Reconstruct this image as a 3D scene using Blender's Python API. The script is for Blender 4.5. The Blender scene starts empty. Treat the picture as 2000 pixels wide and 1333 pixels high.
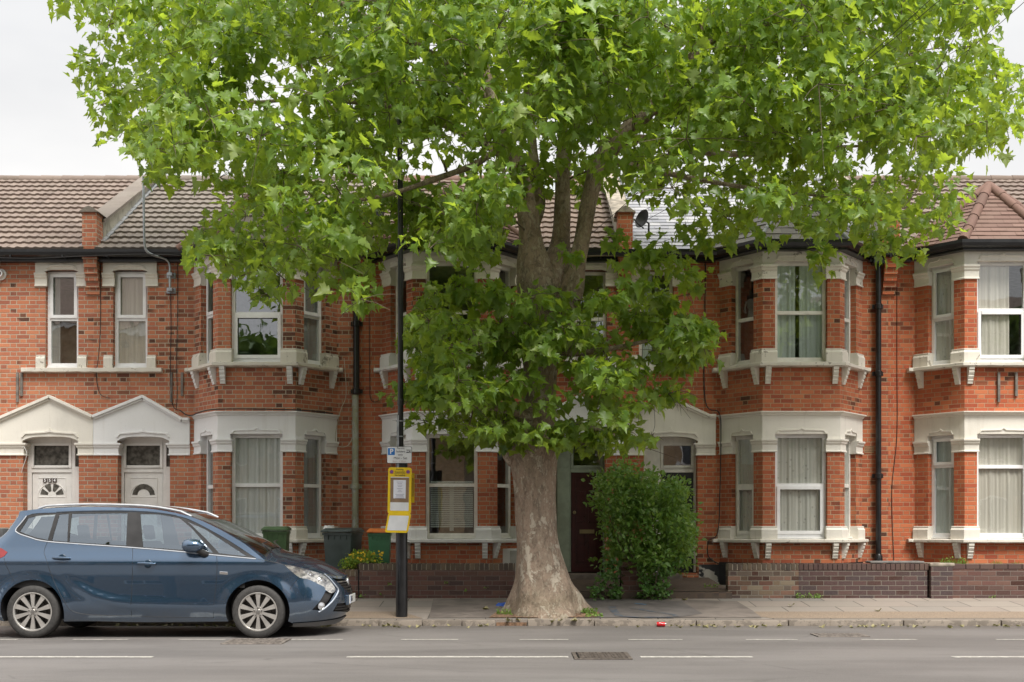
import bpy, bmesh, math, random
import numpy as np
from mathutils import Vector, Matrix, noise
from mathutils.geometry import delaunay_2d_cdt
R = random.Random(7)
sc = bpy.context.scene
COL = sc.collection
# ---- measured camera (metres): eye height, distance to the house fronts, focal length in photo pixels
F, HZ, CH, CD = 2450.0, 1030.0, 1.3625, 21.9
def wx(px, y=0.0): return (px - 1000.0) * (CD + y) / F
def wz(py, y=0.0): return CH + (HZ - py) * (CD + y) / F
def P(px, py, y): return Vector((wx(px, y), y, wz(py, y)))

# ---------------------------------------------------------------- mesh builder
class MB:
    def __init__(s): s.v = []; s.f = []
    def add(s, vs, fs):
        n = len(s.v); s.v += [tuple(v) for v in vs]; s.f += [tuple(i + n for i in f) for f in fs]; return s
    def box(s, x0, x1, y0, y1, z0, z1):
        if x0 > x1: x0, x1 = x1, x0
        if y0 > y1: y0, y1 = y1, y0
        if z0 > z1: z0, z1 = z1, z0
        return s.add([(x0,y0,z0),(x1,y0,z0),(x1,y1,z0),(x0,y1,z0),(x0,y0,z1),(x1,y0,z1),(x1,y1,z1),(x0,y1,z1)],
                     [(0,3,2,1),(4,5,6,7),(0,1,5,4),(1,2,6,5),(2,3,7,6),(3,0,4,7)])
    def obox(s, o, a, b, c):
        """box from corner o with edge vectors a, b, c"""
        o, a, b, c = map(Vector, (o, a, b, c))
        return s.add([o, o+a, o+a+b, o+b, o+c, o+a+c, o+a+b+c, o+b+c],
                     [(0,3,2,1),(4,5,6,7),(0,1,5,4),(1,2,6,5),(2,3,7,6),(3,0,4,7)])
    def prism(s, plan, z0, z1, caps=True):
        """plan polygon [(x,y)] counter-clockwise, extruded in z"""
        n = len(plan)
        vs = [(x,y,z0) for x,y in plan] + [(x,y,z1) for x,y in plan]
        fs = [(i,(i+1)%n,n+(i+1)%n,n+i) for i in range(n)]
        if caps: fs += [tuple(range(n-1,-1,-1)), tuple(range(n,2*n))]
        return s.add(vs, fs)
    def plate(s, pts, y0, y1):
        """polygon [(x,z)] in the facade plane with thickness y0..y1 (y0 = front)"""
        n = len(pts)
        vs = [(x,y0,z) for x,z in pts] + [(x,y1,z) for x,z in pts]
        fs = [(i,n+i,n+(i+1)%n,(i+1)%n) for i in range(n)]
        fs += [tuple(range(n)), tuple(range(2*n-1,n-1,-1))]
        return s.add(vs, fs)
    def sweep(s, path, prof, caps=True):
        """plan path [(x,y)], profile [(out,z)] (closed), out = to the right-hand side of travel"""
        n = len(path); m = len(prof); P2 = [Vector(p) for p in path]
        rings = []
        for i in range(n):
            d1 = (P2[i]-P2[i-1]).normalized() if i > 0 else (P2[1]-P2[0]).normalized()
            d2 = (P2[i+1]-P2[i]).normalized() if i < n-1 else d1
            n1 = Vector((d1.y,-d1.x)); n2 = Vector((d2.y,-d2.x))
            b = (n1+n2).normalized(); k = 1/max(.3,b.dot(n1))
            rings.append([(P2[i].x+b.x*k*o, P2[i].y+b.y*k*o, z) for o,z in prof])
        vs = [v for r in rings for v in r]
        fs = []
        for i in range(n-1):
            for j in range(m):
                a, b2 = i*m+j, i*m+(j+1)%m
                fs.append((a, a+m, b2+m, b2))
        if caps: fs += [tuple(range(m)), tuple(range((n-1)*m+m-1,(n-1)*m-1,-1))]
        return s.add(vs, fs)
    def tube(s, pts, rad, k=8, caps=True):
        pts = [Vector(p) for p in pts]; n = len(pts)
        if not hasattr(rad, '__len__'): rad = [rad]*n
        t = (pts[1]-pts[0]).normalized()
        up = Vector((0,0,1)) if abs(t.z) < .9 else Vector((1,0,0))
        a = t.cross(up).normalized(); vs = []
        for i in range(n):
            d = (pts[min(i+1,n-1)]-pts[max(i-1,0)]).normalized()
            a = (a - d*a.dot(d)).normalized(); b = d.cross(a)
            for j in range(k):
                th = 2*math.pi*j/k
                vs.append(pts[i] + (a*math.cos(th)+b*math.sin(th))*rad[i])
        fs = [(i*k+j, i*k+(j+1)%k, (i+1)*k+(j+1)%k, (i+1)*k+j) for i in range(n-1) for j in range(k)]
        if caps: fs += [tuple(range(k-1,-1,-1)), tuple(range((n-1)*k, n*k))]
        return s.add(vs, fs)
    def lathe(s, c, axis, prof, k=24, caps=False):
        """prof [(r, h)] revolved round axis from centre c"""
        axis = Vector(axis).normalized(); c = Vector(c)
        up = Vector((0,0,1)) if abs(axis.z) < .9 else Vector((1,0,0))
        a = axis.cross(up).normalized(); b = axis.cross(a)
        vs = [c + axis*h + (a*math.cos(2*math.pi*j/k)+b*math.sin(2*math.pi*j/k))*r for r,h in prof for j in range(k)]
        n = len(prof)
        fs = [(i*k+j, i*k+(j+1)%k, (i+1)*k+(j+1)%k, (i+1)*k+j) for i in range(n-1) for j in range(k)]
        if caps: fs += [tuple(range(k)), tuple(range((n-1)*k,n*k))]
        return s.add(vs, fs)

def parent_to(o, p):
    if p is not None:
        o.parent = p
        o.matrix_parent_inverse = Matrix.Translation(p.matrix_basis.translation).inverted() if False else Matrix()
def obj(name, mb, mat=None, parent=None, smooth=False, bevel=0, label=None, ang=40, uv=True, origin=None):
    """links the builder as ONE mesh object. Coordinates are world; children are made relative to the parent's location"""
    off = world_loc(parent) if parent is not None else Vector((0,0,0))
    if parent is None and origin is not None: off = Vector(origin)
    vs = [(v[0]-off[0], v[1]-off[1], v[2]-off[2]) for v in mb.v]
    me = bpy.data.meshes.new(name); me.from_pydata(vs, [], mb.f); me.update()
    bm = bmesh.new(); bm.from_mesh(me)
    if bevel:
        bmesh.ops.remove_doubles(bm, verts=bm.verts, dist=1e-5)
        es = [e for e in bm.edges if e.is_manifold and e.calc_face_angle(0) > .5]
        bmesh.ops.bevel(bm, geom=es, offset=bevel, segments=2, affect='EDGES', profile=.6, clamp_overlap=True)
    if uv:
        bm.normal_update()
        L = bm.loops.layers.uv.new('UVMap')
        for f in bm.faces:
            n = f.normal
            if abs(n.z) < .72:
                t = Vector((0,0,1)).cross(n); t.normalize()
                for l in f.loops:
                    c = l.vert.co + off; l[L].uv = (t.dot(c), c.z)
            else:
                for l in f.loops:
                    c = l.vert.co + off; l[L].uv = (c.x, c.y)
    bm.to_mesh(me); bm.free()
    if smooth:
        me.polygons.foreach_set('use_smooth', [True]*len(me.polygons))
        try: me.set_sharp_from_angle(angle=math.radians(ang))
        except Exception: pass
    o = bpy.data.objects.new(name, me); COL.objects.link(o)
    if mat: me.materials.append(mat)
    if parent is not None: o.parent = parent
    elif origin is not None: o.location = origin
    if label: o['label'] = label
    return o
def world_loc(o):
    v = Vector((0,0,0))
    while o is not None:
        v += o.location; o = o.parent
    return v
def empty(name, loc, label, cat, group=None):
    o = bpy.data.objects.new(name, None); COL.objects.link(o); o.location = loc; o.empty_display_size = .2
    return tag(o, label, cat, group)
def tag(o, label, cat, group=None):
    o['label'] = label; o['category'] = cat
    if group: o['group'] = group
    return o
def kind(o, k): o['kind'] = k; return o
def text_part(name, txt, size, loc, rot, mat, parent, align='CENTER', ext=.0008, bold=False):
    cu = bpy.data.curves.new(name, 'FONT'); cu.body = txt; cu.size = size; cu.align_x = align; cu.align_y = 'CENTER'; cu.extrude = ext
    if bold: cu.offset = size*.03
    t = bpy.data.objects.new(name, cu); COL.objects.link(t)
    dg = bpy.context.evaluated_depsgraph_get(); me = bpy.data.meshes.new_from_object(t.evaluated_get(dg))
    bpy.data.objects.remove(t)
    me.materials.clear(); me.materials.append(mat)
    o = bpy.data.objects.new(name, me); COL.objects.link(o)
    o.parent = parent; o.location = Vector(loc) - world_loc(parent); o.rotation_euler = rot
    return o

# ---------------------------------------------------------------- material helper
class NM:
    def __init__(s, name):
        s.m = bpy.data.materials.new(name); s.m.use_nodes = True; s.t = s.m.node_tree; s.t.nodes.clear()
        s.out = s.t.nodes.new('ShaderNodeOutputMaterial')
    def n(s, typ, ins=None, **kw):
        nd = s.t.nodes.new(typ)
        for k, v in kw.items(): setattr(nd, k, v)
        for k, v in (ins or {}).items(): s.set(nd.inputs[k], v)
        return nd
    def set(s, sock, v):
        if isinstance(v, bpy.types.NodeSocket): s.t.links.new(v, sock)
        elif isinstance(v, bpy.types.Node): s.t.links.new(v.outputs[0], sock)
        else:
            if hasattr(v, '__len__') and len(v) == 3 and sock.type == 'RGBA': v = (*v, 1)
            sock.default_value = v
    def ma(s, op, a, b=None, c=None, clamp=False):
        nd = s.t.nodes.new('ShaderNodeMath'); nd.operation = op; nd.use_clamp = clamp
        s.set(nd.inputs[0], a)
        if b is not None: s.set(nd.inputs[1], b)
        if c is not None: s.set(nd.inputs[2], c)
        return nd.outputs[0]
    def mix(s, f, a, b, blend='MIX'):
        nd = s.t.nodes.new('ShaderNodeMix'); nd.data_type = 'RGBA'; nd.blend_type = blend; nd.clamp_factor = True
        s.set(nd.inputs[0], f); s.set(nd.inputs[6], a); s.set(nd.inputs[7], b); return nd.outputs[2]
    def ramp(s, f, stops, interp='LINEAR'):
        nd = s.t.nodes.new('ShaderNodeValToRGB'); cr = nd.color_ramp; cr.interpolation = interp
        while len(cr.elements) < len(stops): cr.elements.new(.5)
        for e, (p, c) in zip(cr.elements, stops):
            e.position = p; e.color = (*c, 1) if hasattr(c, '__len__') else (c, c, c, 1)
        s.set(nd.inputs[0], f); return nd.outputs[0]
    def smooth(s, v, a, b):
        nd = s.t.nodes.new('ShaderNodeMapRange'); nd.interpolation_type = 'SMOOTHSTEP'
        s.set(nd.inputs[0], v); nd.inputs[1].default_value = a; nd.inputs[2].default_value = b; return nd.outputs[0]
    def noise(s, vec, scale, detail=3, rough=.55, dist=0):
        nd = s.n('ShaderNodeTexNoise'); s.set(nd.inputs['Vector'], vec)
        nd.inputs['Scale'].default_value = scale; nd.inputs['Detail'].default_value = detail
        nd.inputs['Roughness'].default_value = rough; nd.inputs['Distortion'].default_value = dist
        return nd.outputs['Fac']
    def pos(s): return s.n('ShaderNodeNewGeometry').outputs['Position']
    def scalev(s, v, sc3):
        nd = s.n('ShaderNodeVectorMath', operation='MULTIPLY'); s.set(nd.inputs[0], v); nd.inputs[1].default_value = sc3; return nd.outputs[0]
    def bsdf(s, col, rough=.6, **kw):
        nd = s.n('ShaderNodeBsdfPrincipled'); s.set(nd.inputs['Base Color'], col); s.set(nd.inputs['Roughness'], rough)
        for k, v in kw.items(): s.set(nd.inputs[k.replace('_', ' ')], v)
        return nd
    def bump(s, h, strength=.5, dist=.01):
        nd = s.n('ShaderNodeBump'); s.set(nd.inputs['Height'], h); nd.inputs['Strength'].default_value = strength
        nd.inputs['Distance'].default_value = dist; return nd.outputs[0]
    def done(s, sh):
        s.t.links.new(sh.outputs[0] if isinstance(sh, bpy.types.Node) else sh, s.out.inputs[0]); return s.m

def plain(name, col, rough=.5, metal=0, var=.12, scale=8, bump=0, coat=0, spec=.5):
    n = NM(name); p = n.pos(); f = n.noise(p, scale, 4)
    c2 = tuple(min(1, c*(1+var)) for c in col); c1 = tuple(c*(1-var) for c in col)
    c = n.mix(n.smooth(f, .3, .7), c1, c2)
    b = n.bsdf(c, n.ma('ADD', n.ma('MULTIPLY', f, .15), rough-.07), Metallic=metal)
    b.inputs['Specular IOR Level'].default_value = spec
    if coat: b.inputs['Coat Weight'].default_value = coat; b.inputs['Coat Roughness'].default_value = .05
    if bump: n.set(b.inputs['Normal'], n.bump(n.noise(p, scale*6, 4), bump, .004))
    return n.done(b)

def brick_mat(name, ramp, mortar, dark=.12, darkcol=(.055,.022,.016), seed=0.0, stain=.35, mw=.0055, bond='flemish', rough=.85, bumps=.6, patch=(.35,.06)):
    n = NM(name); uv = n.n('ShaderNodeUVMap').outputs[0]; p = n.pos()
    wob = n.n('ShaderNodeTexNoise', {'Vector': uv, 'Scale': 14.0, 'Detail': 2.0}).outputs['Color']
    wv = n.n('ShaderNodeVectorMath', operation='SCALE'); n.set(wv.inputs[0], n.n('ShaderNodeVectorMath', {0: wob, 1: (.5,.5,.5)}, operation='SUBTRACT').outputs[0]); wv.inputs['Scale'].default_value = .007
    uvw = n.n('ShaderNodeVectorMath', {0: uv, 1: wv.outputs[0]}, operation='ADD').outputs[0]
    sp = n.n('ShaderNodeSeparateXYZ', {0: uvw}); u, v = sp.outputs[0], sp.outputs[1]
    vr = n.ma('DIVIDE', v, .075); row = n.ma('FLOOR', vr); fv = n.ma('SUBTRACT', vr, row)
    par = n.ma('MODULO', n.ma('ADD', row, 1000.0), 2.0)
    if bond == 'flemish':
        per, st, sh = .3375, .225, .16875
    else:
        per, st, sh = .225, .225, .1125
    uu = n.ma('ADD', n.ma('ADD', n.ma('MULTIPLY', par, sh), u), 100 + seed*.11)
    iu = n.ma('DIVIDE', uu, per); ip = n.ma('FLOOR', iu); fu = n.ma('MULTIPLY', n.ma('SUBTRACT', iu, ip), per)
    if bond == 'flemish':
        isH = n.ma('GREATER_THAN', fu, st)
        lu = n.ma('SUBTRACT', fu, n.ma('MULTIPLY', isH, st)); w = n.ma('SUBTRACT', st, n.ma('MULTIPLY', isH, st/2))
    else:
        isH = 0.0; lu = fu; w = st
    du = n.ma('MINIMUM', lu, n.ma('SUBTRACT', w, lu)); dv = n.ma('MULTIPLY', n.ma('MINIMUM', fv, n.ma('SUBTRACT', 1.0, fv)), .075)
    d = n.ma('MINIMUM', du, dv); mask = n.smooth(d, mw*.55, mw*1.3)
    idv = n.n('ShaderNodeCombineXYZ', {0: n.ma('ADD', n.ma('MULTIPLY', ip, 2.0), isH), 1: row, 2: seed})
    wn = n.n('ShaderNodeTexWhiteNoise', {'Vector': idv}, noise_dimensions='3D')
    val = wn.outputs['Value']; sp2 = n.n('ShaderNodeSeparateColor', {0: wn.outputs['Color']})
    col = n.ramp(val, [(i/(len(ramp)-1), c) for i, c in enumerate(ramp)])
    big = n.noise(p, .55, 3, .6); dk = n.ma('ADD', n.ma('MULTIPLY', n.ma('SUBTRACT', big, .5), patch[0]*4), dark)
    isd = n.ma('MULTIPLY', n.smooth(n.ma('SUBTRACT', dk, sp2.outputs[1]), -.02, .12), n.ma('MULTIPLY_ADD', sp2.outputs[2], .6, .35))
    col = n.mix(isd, col, darkcol)
    fine = n.noise(p, 55, 4, .7); col = n.mix(n.ma('MULTIPLY', n.smooth(fine, .35, .8), .35), col, n.mix(.5, col, mortar))
    mcol = n.mix(n.noise(p, 5, 3), tuple(c*.65 for c in mortar), tuple(min(1, c*1.15) for c in mortar))
    c = n.mix(mask, mcol, col)
    st_ = n.smooth(n.noise(n.scalev(p, (1.4,1.4,.45)), 1.1, 5, .65), .52, .78)
    c = n.mix(n.ma('MULTIPLY', st_, stain), c, n.mix(.65, c, (.035,.028,.024)))
    h = n.ma('ADD', mask, n.ma('MULTIPLY', fine, .35)); h = n.ma('ADD', h, n.ma('MULTIPLY', sp2.outputs[0], .25))
    b = n.bsdf(c, rough, Normal=n.bump(h, bumps, .008)); b.inputs['Specular IOR Level'].default_value = .25
    return n.done(b)

def stucco_mat(name, col, dirt=.35, peel=.0, peelcol=(.16,.14,.12), peelscale=6, rough=.6, chip=.68):
    n = NM(name); p = n.pos()
    f = n.noise(n.scalev(p, (1,1,.5)), 2.2, 5, .6); g = n.noise(p, 24, 4, .6)
    c = n.mix(n.ma('MULTIPLY', n.smooth(f, .45, .8), dirt), col, tuple(k*.55 for k in col))
    c = n.mix(n.ma('MULTIPLY', n.smooth(g, .55, .8), .2), c, tuple(k*.6 for k in col))
    sk = n.smooth(n.noise(n.scalev(p, (9,9,.55)), 1.3, 4, .6), .54, .74)
    c = n.mix(n.ma('MULTIPLY', sk, min(.5, .12+dirt*.5)), c, tuple(k*q for k, q in zip(col, (.58,.54,.47))))
    if peel:
        q = n.smooth(n.noise(p, peelscale, 6, .7, .4), chip, chip+.03)
        c = n.mix(n.ma('MULTIPLY', q, peel), c, peelcol)
    b = n.bsdf(c, rough, Normal=n.bump(n.noise(p, 30, 5, .6), .18, .01)); b.inputs['Specular IOR Level'].default_value = .3
    return n.done(b)

def glass_mat(name, refl=.32, tint=(.94,.97,.96), rough=.015, wav=.02, gcol=(.95,.97,1,1)):
    n = NM(name); p = n.pos()
    nb = n.bump(n.noise(p, 1.6, 2, .5), wav, .3)
    tr = n.n('ShaderNodeBsdfTransparent', {0: (*tint, 1)}); gl = n.n('ShaderNodeBsdfGlossy', {'Color': gcol, 'Roughness': rough, 'Normal': nb})
    fr = n.n('ShaderNodeLayerWeight', {'Blend': .5}); f = n.ma('ADD', n.ma('MULTIPLY', n.ma('POWER', fr.outputs['Facing'], 4.0), .85), refl+.04, clamp=True)
    mx = n.n('ShaderNodeMixShader', {0: f, 1: tr.outputs[0], 2: gl.outputs[0]})
    return n.done(mx)

def leaf_mat(name, c1, c2, c3, trans=.45, tcol=(.25,.42,.03), gloss=.35, spec=.4, young=.1):
    n = NM(name); g = n.n('ShaderNodeNewGeometry'); rnd = g.outputs['Random Per Island']; p = g.outputs['Position']
    col = n.ramp(rnd, [(0, c1), (.45, c2), (.86, c2), (.97, c3), (1, c3)])
    big = n.smooth(n.noise(p, 1.1, 2), .42, .62)
    col = n.mix(n.ma('MULTIPLY', big, .30), col, tuple(k*1.5 for k in c2))
    back = n.mix(.35, col, (.24,.32,.14)); col = n.mix(n.ma('MULTIPLY', g.outputs['Backfacing'], .45), col, back)
    b = n.bsdf(col, gloss); b.inputs['Specular IOR Level'].default_value = spec
    tr = n.n('ShaderNodeBsdfTranslucent', {0: n.mix(rnd, tcol, tuple(k*.75 for k in tcol))})
    return n.done(n.n('ShaderNodeMixShader', {0: trans, 1: b.outputs[0], 2: tr.outputs[0]}))
# ---------------------------------------------------------------- materials
O = [(.42,.115,.052),(.50,.150,.065),(.35,.078,.040),(.56,.19,.085),(.45,.110,.048),(.28,.062,.034)]
O = [tuple(a*.82+b*.18 for a,b in zip(c,(.43,.122,.058))) for c in O]
def shift(cols, k, add=(0,0,0)): return [tuple(max(0,min(1,c*k+a)) for c,a in zip(col,add)) for col in cols]
M = {}
M['brick1'] = brick_mat('brick_first_house', shift(O,1.0,(.02,.035,.028)), (.50,.43,.33), dark=.10, seed=1, stain=.4, patch=(.9,.0), mw=.0068)
M['brick2'] = brick_mat('brick_second_house', shift(O,.97,(.01,.030,.025)), (.48,.41,.31), dark=.09, seed=2, stain=.4, patch=(.9,.0), mw=.0068)
M['brick3'] = brick_mat('brick_third_house', shift(O,.92), (.42,.33,.23), dark=.10, seed=3, stain=.5, mw=.0064, patch=(.6,0))
M['brick4'] = brick_mat('brick_fourth_house', shift(O,.98), (.45,.34,.22), dark=.05, seed=4, stain=.5, mw=.0062, patch=(.5,0))
M['brick5'] = brick_mat('brick_fifth_house', shift(O,1.02,(.02,-.005,-.005)), (.45,.30,.19), dark=.035, seed=5, stain=.4, mw=.0058, patch=(.35,0))
PB = [(.12,.06,.052),(.15,.072,.06),(.09,.055,.05),(.17,.09,.07),(.075,.05,.048)]
M['wallbrick'] = brick_mat('purple_brown_wall_brick', PB, (.21,.175,.15), dark=.15, seed=6, stain=.35, bond='stretcher', mw=.005)
M['wallbrick_pale'] = brick_mat('mixed_stock_wall_brick', [(.20,.15,.10),(.22,.11,.08),(.16,.125,.095),(.09,.06,.055),(.25,.20,.14)], (.28,.25,.20), dark=.25, seed=7, stain=.35, mw=.006)
M['wallbrick_dark'] = brick_mat('dark_wall_brick', [(.085,.05,.05),(.11,.06,.055),(.07,.05,.052),(.13,.075,.065)], (.24,.215,.18), dark=.2, seed=8, stain=.25, bond='stretcher', mw=.005)
M['stucco_w'] = stucco_mat('white_render', (.82,.82,.82), dirt=.10)
M['stucco_c'] = stucco_mat('cream_render', (.80,.765,.69), dirt=.25, peel=.25, peelcol=(.42,.38,.32), chip=.7)
M['stone_peel'] = stucco_mat('peeling_painted_stone', (.72,.68,.60), dirt=.5, peel=.8, peelcol=(.24,.21,.17), peelscale=7, chip=.6)
M['stone_c'] = stucco_mat('cream_painted_stone', (.76,.72,.64), dirt=.35, peel=.5, peelcol=(.33,.29,.24), peelscale=9, chip=.7)
M['stone_w'] = stucco_mat('white_painted_stone', (.78,.77,.75), dirt=.3, peel=.4, peelcol=(.36,.33,.29), peelscale=9, chip=.72)
M['upvc'] = plain('white_plastic_frame', (.83,.83,.83), .35, var=.04)
M['upvc_c'] = plain('cream_wood_frame', (.74,.72,.66), .45, var=.08)
M['door_w'] = plain('white_door', (.78,.76,.73), .4, var=.04)
M['door_r'] = plain('dark_red_door', (.045,.008,.010), .3, var=.2)
M['door_g'] = plain('sage_green_frame', (.27,.31,.24), .5, var=.1)
M['door_b'] = plain('black_door', (.012,.012,.014), .3, var=.2)
M['glass'] = glass_mat('window_glass', .10, wav=.008)
M['glass_b'] = glass_mat('bright_window_glass', .22, wav=.012)
M['obscure'] = plain('patterned_dark_glass', (.10,.095,.085), .12, var=.5, scale=14)
M['black'] = plain('black_gloss_paint', (.012,.012,.013), .32, var=.3)
M['blackm'] = plain('black_plastic', (.015,.015,.016), .5, var=.3)
M['lead'] = plain('lead_flashing', (.22,.23,.24), .5, var=.3)
M['mortar'] = plain('weathered_mortar', (.30,.26,.21), .9, var=.4, bump=.4)
M['render_side'] = stucco_mat('stained_parapet_render', (.42,.39,.32), dirt=.9, peel=.5, peelcol=(.14,.13,.10), chip=.55)
M['int'] = plain('dim_room_wall', (.26,.24,.22), .9, var=.2)
M['galv'] = plain('galvanised_steel', (.34,.36,.38), .4, metal=.7, var=.2)
M['pipe_old'] = stucco_mat('old_green_grey_pipe', (.33,.34,.24), dirt=.8, peel=.6, peelcol=(.42,.43,.42), peelscale=5, chip=.52)
M['cable'] = plain('black_cable', (.02,.018,.018), .6)
M['wood_old'] = plain('grey_weathered_wood', (.19,.17,.15), .85, var=.3)
M['brass'] = plain('dull_brass', (.28,.22,.12), .4, metal=.6)
M['chrome'] = plain('bright_metal', (.75,.76,.78), .18, metal=.95, var=.05)

def curtain_mat(name, col, pattern=0, trans=.25):
    n = NM(name); p = n.pos(); f = n.noise(n.scalev(p, (9,9,.4)), 2.5, 3)
    c = n.mix(n.smooth(f, .3, .7), tuple(k*.85 for k in col), col)
    if pattern:
        q = n.n('ShaderNodeTexVoronoi', {'Vector': p, 'Scale': 9.0}).outputs['Distance']
        c = n.mix(n.ma('MULTIPLY', n.ma('SUBTRACT', 1.0, n.smooth(q, .12, .2)), pattern), c, (.22,.2,.18))
    d = n.n('ShaderNodeBsdfDiffuse', {0: c}); t = n.n('ShaderNodeBsdfTransparent')
    return n.done(n.n('ShaderNodeMixShader', {0: trans, 1: d.outputs[0], 2: t.outputs[0]}))
M['net'] = curtain_mat('white_net_curtain', (.80,.79,.77), trans=.08)
M['net_lace'] = curtain_mat('lace_net_curtain', (.74,.71,.65), pattern=.4, trans=.12)
M['net_grey'] = curtain_mat('grey_green_curtain', (.56,.62,.59), trans=.12)
M['net_beige'] = curtain_mat('beige_curtain', (.72,.66,.58), trans=.12)
M['net_dim'] = curtain_mat('dim_net_curtain', (.45,.45,.44), trans=.25)
M['blind'] = plain('pale_green_blind', (.82,.88,.85), .6, var=.05)

def tile_mat(name, cols, rough=.8, moss=(.09,.085,.05), mossamt=.35, spec=.3):
    n = NM(name); g = n.n('ShaderNodeNewGeometry'); p = g.outputs['Position']; r = g.outputs['Random Per Island']
    c = n.ramp(r, [(i/(len(cols)-1), k) for i, k in enumerate(cols)])
    f = n.noise(p, 3.2, 6, .7); c = n.mix(n.ma('MULTIPLY', n.smooth(f, .48, .75), mossamt), c, moss)
    c = n.mix(n.ma('MULTIPLY', n.smooth(n.noise(p, 30, 4), .5, .8), .3), c, tuple(k*.5 for k in cols[0]))
    b = n.bsdf(c, rough, Normal=n.bump(n.noise(p, 60, 4), .25, .004)); b.inputs['Specular IOR Level'].default_value = spec
    return n.done(b)
M['tile1'] = tile_mat('pinkish_brown_concrete_tile', [(.205,.16,.135),(.235,.185,.155),(.18,.14,.118),(.22,.17,.145)], mossamt=.3)
M['tile2'] = tile_mat('grey_brown_concrete_tile', [(.185,.16,.135),(.215,.185,.16),(.165,.14,.12),(.20,.17,.145)], mossamt=.45)
M['tile3'] = tile_mat('worn_brown_tile', [(.17,.13,.105),(.21,.155,.125),(.14,.105,.085)], mossamt=.5)
M['tile5'] = tile_mat('red_brown_plain_tile', [(.19,.118,.095),(.22,.14,.115),(.165,.10,.082),(.20,.13,.105)], mossamt=.15)
M['tile3b'] = tile_mat('dark_red_brown_tile', [(.17,.10,.08),(.21,.125,.10),(.14,.085,.07)], mossamt=.3)
M['slate'] = tile_mat('blue_grey_slate', [(.24,.24,.265),(.31,.31,.33),(.20,.205,.235),(.38,.375,.38),(.27,.27,.285)], rough=.36, mossamt=.15, spec=.6)
M['slate_d'] = tile_mat('dark_old_slate', [(.13,.12,.11),(.17,.155,.14),(.10,.10,.10),(.20,.18,.155)], rough=.6, mossamt=.4)

# road and paving
def road_mat():
    n = NM('asphalt_road'); p = n.pos(); sp = n.n('ShaderNodeSeparateXYZ', {0: p})
    f = n.noise(p, 75, 4, .75); g = n.noise(n.scalev(p, (.25,1,1)), .9, 4, .6); h = n.noise(p, 3.5, 5, .65)
    c = n.mix(n.smooth(g, .35, .65), (.112,.103,.098), (.158,.146,.139))
    c = n.mix(n.ma('MULTIPLY', n.smooth(f, .45, .75), .55), c, (.25,.23,.215))
    c = n.mix(n.ma('MULTIPLY', n.smooth(f, .40, .28), .5), c, (.085,.078,.073))
    c = n.mix(n.ma('MULTIPLY', n.smooth(h, .55, .75), .25), c, (.07,.066,.062))
    spk = n.n('ShaderNodeTexVoronoi', {'Vector': p, 'Scale': 5.0}).outputs['Distance']
    c = n.mix(n.ma('MULTIPLY', n.ma('SUBTRACT', 1.0, n.smooth(spk, .02, .05)), .5), c, (.3,.28,.26))
    tar = n.n('ShaderNodeTexVoronoi', {'Vector': n.scalev(p, (.22,.5,1)), 'Scale': 1.0}, feature='DISTANCE_TO_EDGE').outputs['Distance']
    wob_ = n.ma('ADD', tar, n.ma('MULTIPLY', n.ma('SUBTRACT', n.noise(p, 3.0, 4), .5), .03))
    c = n.mix(n.ma('MULTIPLY', n.ma('SUBTRACT', 1.0, n.smooth(n.ma('ABSOLUTE', wob_), .002, .006)), .35), c, (.07,.065,.06))
    oil = n.smooth(n.noise(n.scalev(p, (1,1.6,1)), .8, 3, .5), .62, .74); c = n.mix(n.ma('MULTIPLY', oil, .3), c, (.10,.092,.087))
    gut = n.ma('MULTIPLY', n.smooth(n.ma('ADD', sp.outputs[1], n.ma('MULTIPLY', h, .6)), -5.1, -4.45), .5)
    c = n.mix(gut, c, (.095,.080,.066))
    b = n.bsdf(c, .62, Normal=n.bump(f, .35, .004)); b.inputs['Specular IOR Level'].default_value = .35
    return n.done(b)
M['road'] = road_mat()
def worn_paint(name, col, amt=.5):
    n = NM(name); p = n.pos(); f = n.noise(p, 16, 6, .75); g = n.noise(p, 140, 3, .7)
    a = n.ma('MULTIPLY', n.smooth(n.ma('ADD', f, n.ma('MULTIPLY', g, .35)), .50, .72), amt)
    c = n.mix(a, col, (.13,.12,.115)); b = n.bsdf(c, .6, Normal=n.bump(g, .3, .003)); return n.done(b)
M['line'] = worn_paint('worn_white_road_paint', (.62,.59,.53), .6)
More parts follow.
